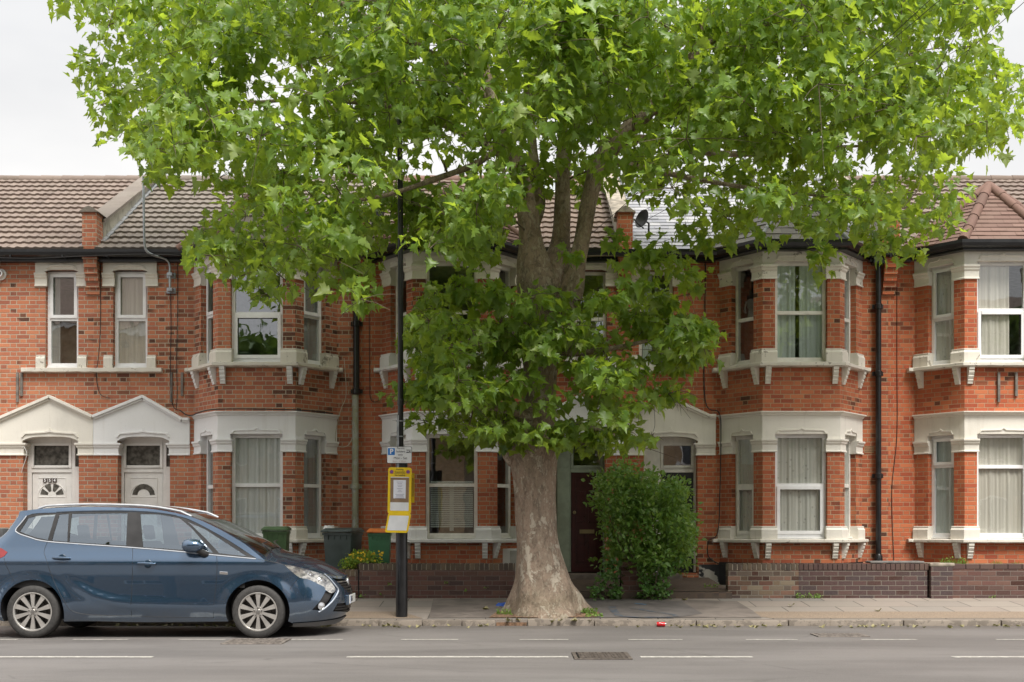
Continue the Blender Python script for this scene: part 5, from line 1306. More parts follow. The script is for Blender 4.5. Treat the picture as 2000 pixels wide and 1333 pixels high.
L((1102,300,T+.4,12),(1120,255,T+.3,12),(1135,215,T+.3,10),(1150,140,T+.2,9),(1170,40,T+.2,8),(1190,-80,T,6),k=14,seed=6)
L((1070,700,T,16),(1088,650,T-.05,19),(1106,605,T-.1,21),(1118,565,T-.1,22),(1126,520,T-.1,19),(1136,470,T,20),(1145,420,T,20),(1156,370,T,20),(1170,325,T,22),(1195,285,T,23),(1225,252,T-.05,19),(1260,225,T-.1,17),(1290,190,T-.2,14),(1320,140,T-.3,12),(1360,70,T-.4,10),(1410,-20,T-.5,8),k=24,seed=7,amp=.1)
L((1212,280,T,13),(1245,272,T-.1,11),(1290,276,T-.2,10),(1340,290,T-.3,9),(1400,300,T-.4,8),(1480,300,T-.4,7),(1580,290,T-.4,5),(1700,285,T-.4,3),k=12,seed=8)
L((1040,440,T+.2,18),(1052,400,T+.4,16),(1050,350,T+.5,14),(1040,290,T+.6,12),(1035,200,T+.7,10),(1030,80,T+.8,8),k=14,seed=9)
L((1010,330,T+.2,12),(960,290,T+.3,10),(880,250,T+.2,8),(790,215,T+.1,7),(690,200,T,6),(580,195,T,5),(470,200,T,4),(350,180,T,3),k=10,seed=10)
L((960,200,T+.2,11),(880,130,T,9),(790,75,T-.2,8),(690,20,T-.4,7),(590,-30,T-.5,5),(460,-60,T-.5,4),k=10,seed=11)
L((1260,225,T-.1,11),(1340,190,T+.2,9),(1430,160,T+.3,8),(1540,130,T+.3,6),(1660,110,T+.3,5),(1800,110,T+.3,3),k=10,seed=12)
L((1320,140,T-.3,9),(1420,60,T-.2,8),(1540,0,T-.1,6),(1680,-50,T,5),(1800,-70,T,3),k=10,seed=13)
L((985,280,T+.2,10),(930,320,T-.2,8),(850,350,T-.6,7),(760,380,T-.9,5),(660,400,T-1.,4),(560,430,T-1.,3),k=10,seed=14)
L((1180,310,T,9),(1260,330,T-.5,8),(1360,350,T-.8,6),(1480,370,T-1,5),(1620,385,T-1,3),k=10,seed=15)
L((1060,640,T-.2,9),(1010,650,T-.5,7),(940,660,T-.7,5),(870,680,T-.8,3),k=8,seed=16)
L((1060,680,T-.2,9),(1120,690,T-.5,7),(1200,680,T-.6,5),(1290,660,T-.6,3),k=8,seed=17)
L((1050,820,T-.2,8),(980,800,T-.6,6),(900,790,T-.8,4),(850,790,T-.8,2.5),k=8,seed=18)
L((1050,850,T-.2,8),(1120,830,T-.6,6),(1200,850,T-.8,3),k=8,seed=19)
trunk = obj('trunk', tk, BARK, TREE, smooth=True, ang=80, uv=False)

# crown outline as drawn by the photograph, carried out at the tree's own distance
UP = [(300,-420),(180,-250),(110,-60),(98,30),(128,60),(150,120),(128,160),(175,200),(170,250),(250,290),(262,330),(300,385),(345,390),(410,350),(430,385),(360,450),(360,485),(380,520),(420,550),(450,535),(480,560),(540,610),(560,580),(600,555),(655,585),(700,610),(735,520),(780,465),(850,500),(930,545),(965,500),(1000,440),(1000,400),(1230,400),(1240,470),(1300,430),(1380,500),(1440,520),(1460,430),(1520,440),(1580,470),(1600,525),(1640,440),(1700,500),(1760,510),(1800,460),(1870,440),(1900,370),(1945,300),(1960,340),(2000,220),(2000,130),(1965,120),(1940,80),(1965,0),(1980,-120),(1900,-300),(1700,-420)]
LOW = [(828,560),(800,610),(783,690),(790,760),(800,820),(810,850),(870,840),(900,870),(950,850),(985,880),(1040,905),(1090,870),(1150,900),(1230,900),(1290,860),(1220,830),(1240,790),(1290,800),(1330,780),(1350,740),(1390,700),(1395,590),(1350,620),(1310,610),(1380,540),(1340,505),(1260,480),(1190,520),(1180,560),(1100,570),(1000,560),(950,550),(880,575)]
HANG = [[(1240,330),(1310,330),(1310,480),(1240,480)]]
def clumps(n, poly, ylo, yhi, dens=None, pad=0, rng=NR):
    xs = [p[0] for p in poly]; ys = [p[1] for p in poly]; out = []
    while len(out) < n:
        px = rng.uniform(min(xs),max(xs)); py = rng.uniform(min(ys),max(ys))
        if not pip((px,py), poly): continue
        y = rng.uniform(ylo, yhi)
        if dens and rng.rand() > dens(px,py,y): continue
        out.append((px,py,y))
    return out
def dens_up(px,py,y):
    d = 1.0
    if py > 290: d *= .55                       # thinner lower fringe over the roofs
    if py > 330 and 1000 < px < 1230: d *= .55
    if 1225 < px < 1295 and 385 < py < 470: d = 0     # limbs show through
    if 180 < py <= 290 and 1040 < px < 1180: d *= .8
    if 1235 < px < 1420 and py > 360: d *= .55
    if 1420 <= px < 1720 and py > 455: d *= .45
    if 780 < px < 1000 and 320 < py < 400: d *= .45
    if py < -60: d *= .35
    if px < 300: d *= .8
    # the crown is deepest in the middle of its height and width
    e = (px-1050)/950; t = abs(y-TY)/(4.2*math.sqrt(max(.05,1-e*e))+.4)
    return d*(1 if t < 1 else .0)
CL = clumps(680, UP, TY-3.4, TY+2.4, dens_up) 
CLO = clumps(150, LOW, TY-1.7, TY+.6, lambda px,py,y: .25 if (1010<px<1100 and 700<py<800 and y>TY-.6) or (1100<px<1260 and 560<py<640) or (1180<px<1260 and 620<py<700) or (1100<px<1180 and 780<py<830) else .9)
EXTRA = [(1600,495,T-1.2),(1606,515,T-1.2),(1740,490,T-1.2),(1780,480,T-1.2),(1700,470,T-1),(640,560,T-1.5),(700,560,T-1.6),(715,590,T-1.6),(690,520,T-1.5),(410,480,T-1.5),(440,520,T-1.5),(520,575,T-1.6),(1500,465,T-1.2),(775,775,T-1.4),(1840,440,T-1),(860,450,T-1.2),(920,490,T-1.3),(1980,170,T-.6),(1960,220,T-.6),(1330,520,T-.8),(1360,660,T-.9),(1200,470,T-.9),(1240,500,T-1),(1290,480,T-1),(1340,450,T-1.1),(1380,470,T-1.1),(900,540,T-1),(850,570,T-1.2),(960,570,T-.9),(700,500,T-1.4),(560,500,T-1.5),(470,540,T-1.5),(1120,500,T-.6)]
SM = {i for i in range(len(EXTRA))}
leafpos, leafnrm, leaftip, leafsz = [], [], [], []
centres = []
def add_clump(px, py, y, count, rad, poly, flat=.65):
    if 735 < px < 835 and py > 350 and y < -3.75: y = -3.7     # the lamp column stands clear in front of these sprays
    c0 = P(px,py,y); c = np.array(c0)
    g = NR.normal(0, 1, (count,3)); g /= np.linalg.norm(g,axis=1,keepdims=True); g *= (NR.uniform(.15,1,(count,1))**.6)
    g[:,2] *= flat; pos = c+g*rad
    if poly is not None:
        x,yv = proj(pos); k = pip_np(x+NR.normal(0,11,count), yv+NR.normal(0,11,count), poly); pos = pos[k]; g = g[k]
    m = len(pos)
    if m < 6: return
    centres.append((c0, rad))
    tip = g*np.array([1,1,.4])+NR.normal(0,.45,(m,3)); tip[:,2] -= NR.uniform(.15,1.15,m)
    nrm = NR.normal(0,.55,(m,3))+np.array([.05,-.35,1.0]); leafpos.append(pos); leaftip.append(tip); leafnrm.append(nrm)
    leafsz.append(np.clip(NR.normal(.138,.042,m),.06,.27))
for px,py,y in CL: add_clump(px,py,y, NR.randint(46,76), NR.uniform(.32,.76), UP)
for px,py,y in CLO: add_clump(px,py,y, NR.randint(26,50), NR.uniform(.20,.44), LOW, .5)
for px,py,y in EXTRA: add_clump(px,py,y, NR.randint(14,20), NR.uniform(.16,.26), None, 1.0)
LP = np.concatenate(leafpos); 
V_, F_ = scatter_leaves(LP, np.concatenate(leaftip), np.concatenate(leafnrm), np.concatenate(leafsz), [maple(i) for i in range(14)])
LEAF = leaf_mat('plane_leaf', (.042,.100,.020), (.140,.235,.040), (.32,.40,.13), trans=.47, tcol=(.58,.76,.06), gloss=.38, spec=.45)
crown = mesh_np('crown', V_, F_, LEAF, TREE)
# twigs: each clump joins the nearest part of the skeleton that lies nearer the trunk
UP_IN = [(1050+(a-1050)*.965, b-14) for a,b in UP]
br = MB(); root = P(1060,600,TY)
nodes = [(p_, r_) for p_, r_ in NODES]
for c0, rad in sorted(centres, key=lambda t: (t[0]-root).length):
    best = min(nodes, key=lambda nd: (nd[0]-c0).length + .45*(nd[0]-root).length)
    a, ra = best; L_ = (c0-a).length
    if L_ < .05: continue
    r0 = min(ra*.6, .012+.010*L_); mid = (a+c0)/2+Vector((R.uniform(-.1,.1),R.uniform(-.1,.1),R.uniform(-.02,.14)))*min(1.2,L_)
    q = spline([tuple(a), tuple(a*.66+mid*.34+Vector((0,0,.02))), tuple(mid), tuple(mid*.35+c0*.65), tuple(c0)], 2); k_ = len(q)
    br.tube(q, [r0*(1-.7*i/(k_-1)) for i in range(k_)], 5, caps=False)
    nodes.append((Vector(q[k_//2]), r0*.7)); nodes.append((c0, r0*.35))
    for _ in range(5):
        e = c0+Vector((R.gauss(0,1),R.gauss(0,1),R.gauss(0,.7)-.2))*rad*.6
        ex, ey = proj(np.array([tuple(e)]))
        if ey[0] < 560 and not pip((ex[0],ey[0]), UP_IN): continue
        br.tube([c0,(c0+e)/2+Vector((0,0,.03)),e], [.006,.004,.002], 4, caps=False)
obj('branches', br, TWIG, TREE, smooth=True, ang=80, uv=False)

# ---------------------------------------------------------------- bushes and small plants
def bush(name, label, cat, base, poly, y0, y1, n, sz, variants, mat, stems=8, tipdir=(0,0,.3), clump=60, crad=.16, loose=.15, group=None):
    B = empty(name, base, label, cat, group)
    xs = [p[0] for p in poly]; ys = [p[1] for p in poly]; C_ = []
    while len(C_) < clump:
        px, py = R.uniform(min(xs),max(xs)), R.uniform(min(ys),max(ys))
        if pip((px,py), poly): C_.append(P(px,py,R.uniform(y0,y1)))
    C_ = np.array([tuple(c) for c in C_]); idx = NR.randint(0,len(C_),n); g = NR.normal(0,1,(n,3)); g /= np.linalg.norm(g,axis=1,keepdims=True); g *= NR.uniform(.2,1,(n,1))**.5
    pos = C_[idx]+g*crad; x, yy = proj(pos); jt = 9 if n > 5000 else 3; k = pip_np(x+NR.normal(0,jt,n), yy+NR.normal(0,jt,n), poly); pos = pos[k]; g = g[k]; m = len(pos)
    tip = g+NR.normal(0,.5,(m,3))+np.array(tipdir); nrm = NR.normal(0,.6,(m,3))+np.array([0,-.5,.8])
    V, Fc = scatter_leaves(pos, tip, nrm, np.clip(NR.normal(sz,sz*.22,m), sz*.4, sz*1.6), variants)
    mesh_np('foliage', V, Fc, mat, B)
    s = MB(); b0 = Vector(base)
    for i in range(stems):
        c = Vector(tuple(C_[R.randrange(len(C_))])); s.tube(spline([tuple(b0+Vector((R.uniform(-.08,.08),R.uniform(-.05,.05),0))), tuple((b0+c)/2+Vector((R.uniform(-.1,.1),0,.05))), tuple(c)], 4), [.012-.0011*j for j in range(9)], 5, caps=False)
    obj('stem', s, TWIG, B, uv=False); return B
BUSH = [(1205,900),(1222,893),(1240,925),(1265,905),(1295,940),(1320,930),(1340,960),(1352,1000),(1362,1040),(1362,1080),(1345,1110),(1300,1118),(1275,1130),(1240,1120),(1215,1095),(1190,1110),(1160,1100),(1190,1085),(1180,1055),(1155,1045),(1185,1020),(1175,1000),(1150,985),(1170,965),(1152,930),(1175,930)]
BM = leaf_mat('privet_leaf', (.050,.115,.025), (.130,.25,.050), (.34,.46,.16), trans=.4, tcol=(.42,.60,.08), gloss=.32, spec=.4)
bush('privet_bush', 'tall rounded dark green privet bush in front of the black door', 'bush', (wx(1262,-2.2),-2.15,.25), BUSH, -2.85, -1.4, 10500, .074, [ovate(i,.36) for i in range(6)], BM, stems=12, clump=170, crad=.20, tipdir=(0,0,.5))
IM = leaf_mat('ivy_leaf', (.05,.12,.025), (.085,.19,.038), (.26,.36,.12), trans=.25, tcol=(.2,.36,.04), gloss=.3, spec=.5)
iv = [ivy(i+20) for i in range(5)]
bush('ivy_plant', 'glossy ivy spilling over the path left of the small brick pillar', 'plant', (wx(1190,-2.45),-2.45,.27), [(1195,1085),(1215,1100),(1214,1168),(1150,1172),(1155,1150),(1180,1110)], -2.7,-2.3, 420, .075, iv, IM, stems=4, clump=22, crad=.10)
bush('ivy_plant', 'pale tipped ivy trailing to the pavement right of the small brick pillar', 'plant', (wx(1270,-2.45),-2.45,.27), [(1238,1100),(1335,1090),(1318,1112),(1300,1135),(1320,1160),(1335,1172),(1240,1176),(1246,1150)], -2.75,-2.3, 620, .065, iv, IM, stems=4, clump=34, crad=.10)
YM = leaf_mat('yellow_green_leaf', (.13,.22,.03), (.20,.33,.04), (.55,.48,.05), trans=.35, tcol=(.4,.5,.04), gloss=.5)
bush('flowering_shrub', 'small yellow flowered shrub behind the low wall in front of the bins', 'plant', (wx(705,-1.9),-1.9,.35), [(662,1112),(668,1092),(690,1082),(700,1076),(735,1078),(742,1092),(760,1096),(748,1104),(700,1104),(672,1118)], -2.25,-1.7, 1700, .04, [ovate(i+9,.3) for i in range(4)], YM, stems=6, clump=50, crad=.09, tipdir=(0,-.2,.5))
FMt = plain('yellow_petals', (.75,.55,.04), .6, var=.2)
fb = bpy.data.objects['flowering_shrub']; m = MB()
for i in range(42):
    c = P(R.uniform(672,748), R.uniform(1077,1096), R.uniform(-2.3,-2.0)); m.lathe(c, (R.uniform(-.5,.5),-1,R.uniform(0,.8)), [(0,0),(.014,.004),(.017,.012)], 6)
obj('flowers', m, FMt, fb, uv=False)
# grass tufts and weeds
GM = leaf_mat('grass_blade', (.10,.19,.03), (.16,.28,.05), (.30,.36,.10), trans=.3, tcol=(.3,.45,.05), gloss=.5)
BL = [(np.array([(-.04,0,0),(.04,0,0),(.03,.5,.06),(-.03,.5,.06),(0,1,.25)]), [(0,1,2),(0,2,3),(3,2,4)])]
def tuft(label, px, py, y, w, n, h, z=None, group='weeds and grass tufts', name='grass_tuft', leafy=0):
    c = P(px,py,y); 
    if z is not None: c.z = z
    B = empty(name, c, label, 'weed' if leafy else 'grass', group)
    pos = np.array(c)+np.stack([NR.uniform(-w/2,w/2,n), NR.uniform(-.06,.06,n), np.zeros(n)],1)
    tip = NR.normal(0,.4,(n,3))+np.array([0,-.1,1.0]); nrm = NR.normal(0,.5,(n,3))+np.array([0,-1,.2])
    V, Fc = scatter_leaves(pos, tip, nrm, NR.uniform(.5,1.1,n)*h, BL); mesh_np('blades', V, Fc, GM, B)
    if leafy:
        pos = np.array(c)+np.stack([NR.uniform(-w/2,w/2,leafy), NR.uniform(-.07,.05,leafy), NR.uniform(.01,h*.8,leafy)],1)
        V, Fc = scatter_leaves(pos, NR.normal(0,.6,(leafy,3))+np.array([0,-.4,.3]), NR.normal(0,.5,(leafy,3))+np.array([0,-.4,.8]), NR.uniform(.02,.045,leafy), [ovate(i,.4) for i in range(4)]); mesh_np('leaves', V, Fc, GM, B)
tuft('bright grass tuft growing from the left foot of the plane tree', 985,1192,-4.1,.22,60,.11,pz(-4.1),leafy=25)
tuft('leafy green weeds along the right root of the plane tree', 1150,1190,-4.0,.22,50,.09,pz(-4.0),leafy=90)
tuft('weeds at the kerb edge right of the plane tree trunk', 1160,1202,-4.3,.22,30,.06,pz(-4.3),leafy=60)
tuft('low weeds at the foot of the long dark wall', 1580,1170,WY-.04,.42,40,.09,pz(WY),leafy=40)
tuft('pale grass on top of the right hand wall pier', 1862,1110,WY+.12,.42,110,.11,.79,leafy=10)
tuft('thin grass on the wall top near the right edge', 1945,1108,WY+.12,.20,40,.06,.79)
tuft('small grass clump on the wall top at the far right', 1985,1108,WY+.12,.14,30,.05,.79)
tuft('tiny weed at the wall foot under the white bracket', 1938,1165,WY-.03,.06,6,.05,pz(WY),leafy=8)
tuft('weed at the wall foot beside the front of the car', 706,1167,WY-.03,.12,8,.06,pz(WY),leafy=14)
tuft('yellowish weeds beside the tiled path', 1388,1140,-1.9,.22,30,.05,.40,leafy=20)
for i,(px,py) in enumerate(((760,1143),(872,1140),(910,1155),(948,1150),(742,1163))):
    tuft('small weed rooted in the low brick wall, %s' % ['left of the lamp post','halfway along, highest up','lower, right of the middle','nearest the plane tree','low down left of the lamp post'][i], px, py, WY-.012, .05, 3, .03, None, leafy=7)
# ---------------------------------------------------------------- garden walls
def wallpart(name, label, xa, xb, z1, mat, y=WY, th=.22, z0=.05, soldier=True, cat='wall', sol_mat=None):
    o = empty(name, ((xa+xb)/2, y+th/2, z0), label, cat)
    m = MB(); zt = z1-(.105 if soldier else 0); m.box(xa,xb,y,y+th,z0,zt); obj('brickwork', m, mat, o)
    if soldier:
        m = MB(); x = xa; 
        while x < xb-.02:
            w = min(.068, xb-x); dz = R.uniform(-.004,.004); m.box(x+.004,x+w-.004,y-.006+R.uniform(-.002,.004),y+th+.006,zt+.003,z1+dz); x += .0755
        b = MB(); b.box(xa,xb,y+.004,y+th-.002,zt-.001,z1-.012); obj('mortar_bed', b, M['mortar'], o)
        obj('coping', m, sol_mat or COPE, o, bevel=.006)
    return o
COPE = tile_mat('mossy_coping_bricks', [(.15,.11,.08),(.10,.08,.06),(.19,.14,.095),(.08,.065,.055),(.13,.09,.07)], mossamt=.5)
COPE2 = tile_mat('purple_coping_bricks', [(.11,.07,.06),(.09,.055,.05),(.13,.085,.07)], mossamt=.4)
wz1 = wz(1101,WY)
W1 = wallpart('garden_wall', 'low purple brown brick wall with weeds, behind the lamp post and left of the tree', wx(701,WY), wx(1006,WY), wz1, M['wallbrick'])
W1b = wallpart('garden_wall', 'short lower length of brick wall in front of the grey bin, behind the car bonnet', wx(420,WY), wx(699,WY), wz(1113,WY), M['wallbrick'])
m = MB(); m.box(wx(699.2,WY),wx(701.5,WY),WY-.004,WY+.1,.1,wz(1113,WY)); obj('crack', m, M['black'], W1)
W2 = wallpart('garden_wall', 'long low mixed brick wall below the fourth house bay, its left half paler', wx(1422,WY), wx(1560,WY), wz1, M['wallbrick_pale'])
m = MB(); m.box(wx(1560,WY)+.001,wx(1811,WY),WY-.002,WY+.22,.05,wz1-.105); obj('brickwork', m, M['wallbrick_dark'], W2)
m = MB(); x = wx(1560,WY)
while x < wx(1808,WY): m.box(x+.003,x+.071,WY-.008,WY+.228,wz1-.102,wz1+R.uniform(-.004,.003)-.004); x += .0755
obj('coping', m, COPE2, W2, bevel=.005)
m = MB(); m.box(wx(1700,WY),wx(1806,WY),WY+.0,WY+.3,wz1-.0,wz1+.035); obj('mortar_haunch', m, plain('grey_cement',(.17,.16,.15),.9,var=.25), W2, bevel=.015)
W3 = empty('garden_wall', (wx(1900,WY),WY+.1,.05), 'dark brick wall with a square end pier at the right edge of the photo', 'wall')
m = MB(); m.box(wx(1816,WY),wx(1858,WY),WY-.06,WY+.26,.05,wz(1106,WY)); obj('pier', m, M['wallbrick_dark'], W3)
m = MB(); m.box(wx(1858,WY)+.002,10.4,WY,WY+.22,.05,wz1-.09); obj('brickwork', m, M['wallbrick'], W3)
m = MB(); x = wx(1859,WY)
while x < 10.35: m.box(x+.003,x+.213,WY-.006,WY+.226,wz1-.088,wz1-.01+R.uniform(-.004,.004)); x += .2195
obj('coping', m, COPE2, W3, bevel=.006)
m = MB(); m.box(wx(1814,WY),wx(1862,WY),WY-.07,WY+.28,wz(1106,WY)+.002,wz(1100,WY)); obj('pier_cap', m, M['mortar'], W3, bevel=.012)
W4 = empty('brick_pillar', (wx(1228,-2.3),-2.2,.2), 'short crumbling brick pillar half hidden under the privet bush', 'pillar')
m = MB(); m.box(wx(1213,-2.35),wx(1246,-2.35),-2.35,-2.05,.2,wz(1098,-2.35)); m.box(wx(1213,-2.35),wx(1282,-2.35),-2.34,-2.1,.2,wz(1128,-2.35)); obj('brickwork', m, M['wallbrick'], W4)

# ---------------------------------------------------------------- street lamp
LY = -4.28
lx = wx(783.5,LY)
LA = empty('street_lamp', (lx,LY,.09), 'tall black street lamp column with a wide base, its head lost in the leaves', 'street lamp')
m = MB(); S = (CD+LY)/F
m.lathe((wx(784.5,LY),LY,0),(0,0,1),[(11.6*S,.05),(11.3*S,wz(905,LY)),(10.0*S,wz(896,LY)),(5.8*S,wz(880,LY))],28); obj('base', m, M['black'], LA, smooth=True)
m = MB(); m.tube([(wx(782.5,LY),LY,wz(884,LY)),(wx(782,LY),LY,wz(400,LY)),(wx(779,LY),LY,wz(100,LY)),(wx(775,LY),LY,wz(40,LY)),(wx(768,LY),LY-.1,wz(12,LY)),(wx(757,LY),LY-.3,wz(6,LY))],[5.6*S,5.3*S,5*S,4.6*S,4.4*S,4*S],16); obj('column', m, M['black'], LA, smooth=True)
m = MB(); m.lathe((wx(782.5,LY),LY,0),(0,0,1),[(5.8*S,wz(792,LY)),(6.4*S,wz(790,LY)),(6.4*S,wz(782,LY)),(5.8*S,wz(780,LY))],20); obj('collar', m, M['black'], LA)
c = P(750,14,LY-.4); m = MB()
m.obox(c+Vector((-.17,-.22,-.03)), (.34,0,0),(0,.5,0),(0,0,.11)); hd = obj('lamp_head', m, M['blackm'], LA, bevel=.035, smooth=True)
m = MB(); m.obox(c+Vector((-.13,-.19,-.045)), (.26,0,0),(0,.38,0),(0,0,.02)); obj('lens', m, plain('dull_lamp_glass',(.30,.31,.28),.25), hd)
m = MB(); m.tube([(lx-.045,LY-.04,wz(1000,LY)),(lx-.05,LY-.075,wz(1000,LY))],.012,8); obj('bolt', m, M['galv'], LA)
m = MB()
for py in (823,853): m.lathe((wx(783,LY),LY,wz(py,LY)),(0,0,1),[(5.9*S,-.008),(6.9*S,-.008),(6.9*S,.008),(5.9*S,.008)],18); m.box(wx(774,LY),wx(779,LY),LY-.05,LY+.0,wz(py+1.5,LY),wz(py-1.5,LY))
obj('clamp_band', m, M['galv'], LA)
m = MB(); m.box(wx(776,LY),wx(780,LY),LY-.075,LY-.055,wz(925,LY),wz(812,LY)); obj('sign_rail', m, M['galv'], LA)
# ---------------------------------------------------------------- signs on the lamp column
def rrect(w, h, r, k=5):
    out = []
    for cx, cy, a0 in ((w/2-r,h/2-r,0),(-w/2+r,h/2-r,90),(-w/2+r,-h/2+r,180),(w/2-r,-h/2+r,270)):
        for i in range(k+1):
            t = math.radians(a0+90*i/k); out.append((cx+r*math.cos(t), cy+r*math.sin(t)))
    return out
SY = LY-.115
def flat(name, pts, c, y0, y1, mat, parent, rot=0, bevel=0):
    cr_, sr_ = math.cos(rot), math.sin(rot); m = MB(); m.plate([(c[0]+x*cr_-z*sr_, c[1]+x*sr_+z*cr_) for x,z in pts], y0, y1); return obj(name, m, mat, parent, bevel=bevel)
sg = (CD+SY)/F
WS = plain('white_sign_face', (.66,.67,.68), .35, var=.05); SB = plain('sign_blue', (.012,.14,.42), .35); INK = plain('sign_black_ink', (.03,.03,.035), .5); FADE = plain('faded_red_ink', (.50,.40,.38), .5); YEL = plain('yellow_sign_plastic', (.72,.50,.01), .4, var=.06)
c = (wx(780,SY), wz(889,SY)); SG = empty('parking_sign', (c[0],SY,c[1]), 'small white permit parking sign with a blue P on the lamp post', 'sign')
W_, H_ = 49*sg, 33*sg
flat('border', rrect(W_,H_,.02), c, SY, SY+.004, INK, SG); flat('face', rrect(W_-.012,H_-.012,.016), c, SY-.002, SY, WS, SG)
bl = flat('parking_symbol', rrect(13.5*sg,13.5*sg,.006), (c[0]-15.5*sg,c[1]+6.5*sg), SY-.003, SY-.002, SB, SG)
def txt(s_, px, py, h, mat, parent, y, bold=False, align='CENTER'): return text_part('lettering', s_, h, (wx(px,y),y,wz(py,y)), (math.pi/2,0,0), mat, parent, bold=bold, align=align)
txt('P', 764.7, 882.5, .095, WS, bl, SY-.0045, True)
txt('Permit', 782.5, 876, .040, INK, SG, SY-.0035); txt('holders', 782.5, 882.3, .040, INK, SG, SY-.0035); txt('only', 782, 888.6, .040, INK, SG, SY-.0035); txt('Mon - Sat', 782, 895.3, .048, INK, SG, SY-.0035)
txt('8am - 6.30pm', 780, 901.5, .034, FADE, SG, SY-.0035)
bx = flat('zone_box', rrect(9.2*sg,6.4*sg,.004), (c[0]+18*sg,c[1]+7*sg), SY-.003, SY-.002, INK, SG); txt('MO', 798, 882, .044, WS, bx, SY-.0045, True)
# yellow suspension notice: two hinged panels
SY2 = LY-.125; c = (wx(780.5,SY2), wz(959,SY2)); YS = empty('suspension_notice', (c[0],SY2,c[1]), 'yellow parking suspension notice holding a taped white paper, facing the road', 'sign')
rot = math.radians(-1); flat('panel', rrect(46*sg,91*sg,.035), c, SY2, SY2+.006, YEL, YS, rot, bevel=.002)
c2 = (wx(777.5,SY2), wz(1022,SY2)); sk = [(x-(z*.10), z) for x,z in rrect(47*sg,38*sg,.03)]; lp = flat('hinged_panel', [(x,z) for x,z in [(x+z*.16,z) for x,z in rrect(45*sg,38*sg,.03)]], c2, SY2-.012, SY2-.006, YEL, YS, rot, bevel=.002)
flat('white_label', [(x+z*.16,z) for x,z in rrect(38*sg,29*sg,.008)], c2, SY2-.0145, SY2-.0125, WS, lp, rot)
flat('white_label', rrect(36*sg,66*sg,.008), (c[0],c[1]-6*sg), SY2-.002, SY2, WS, YS, rot)
tp = flat('brown_tape', rrect(36*sg,48*sg,.004), (c[0]+0*sg,c[1]+1.5*sg), SY2-.004, SY2-.002, plain('brown_parcel_tape',(.24,.16,.10),.3), YS, rot)
pp = flat('paper_notice', rrect(24*sg,36*sg,.002), (c[0]+0*sg,c[1]+3*sg), SY2-.006, SY2-.004, plain('white_paper',(.68,.69,.75),.7,var=.03), YS, rot)
GI = plain('grey_print', (.28,.28,.36), .6)
m = MB()
for i,(py,w) in enumerate(((942,12),(945,9),(948,10),(951,8),(955,11),(958,6),(961,9),(966,17),(968.5,14),(971,16),(973.5,18))): m.box(wx(781-w/2,SY2),wx(781+w/2,SY2),SY2-.0072,SY2-.006,wz(py+.45,SY2),wz(py-.45,SY2))
obj('printed_lines', m, GI, pp)
txt('Parking', 781, 917.3, .034, INK, YS, SY2-.003); txt('Suspension', 781, 922.2, .032, INK, YS, SY2-.003); txt('No Loading', 781, 928.6, .030, INK, YS, SY2-.003)
m = MB(); m.box(wx(770,SY2),wx(792,SY2),SY2-.0022,SY2-.0002,wz(925.8,SY2),wz(925.2,SY2)); obj('underline', m, INK, YS)
for px in (765,797):
    m = MB(); m.lathe((wx(px,SY2),SY2-.001,wz(922,SY2)),(0,-1,0),[(0.0,.002),(.023,.002),(.026,0)],20); r_ = obj('no_waiting_symbol', m, plain('symbol_purple_blue',(.12,.09,.33),.4), YS)
    m = MB(); m.lathe((wx(px,SY2),SY2-.001,wz(922,SY2)),(0,-1,0),[(.020,.0025),(.020,.004),(.026,.004),(.026,.0005)],20); q = Vector((wx(px,SY2),SY2-.005,wz(922,SY2))); m.obox(q+Vector((-.017,0,.013)),(.034,0,-.034),(0,.002,0),(.004,0,.004)); obj('red_ring', m, plain('symbol_red',(.40,.05,.10),.4), r_)
# second notice, facing along the pavement
BY = LY+.02; YB = empty('suspension_notice', (wx(804,BY),BY,wz(955,BY)), 'second yellow notice seen edge on behind the lamp post, facing the pavement', 'sign')
m = MB(); a = P(800,982,BY-.05); m.obox(a, (.050,.16,0), (0,0,.42), (.006,-.002,0)); obj('panel', m, YEL, YB, bevel=.002)
m = MB(); a = P(803.5,970,BY-.06); m.obox(a+Vector((.006,0,0)), (.022,.08,0), (0,0,.26), (.003,-.001,0)); obj('symbol', m, plain('dull_gold',(.42,.27,.03),.5), YB)

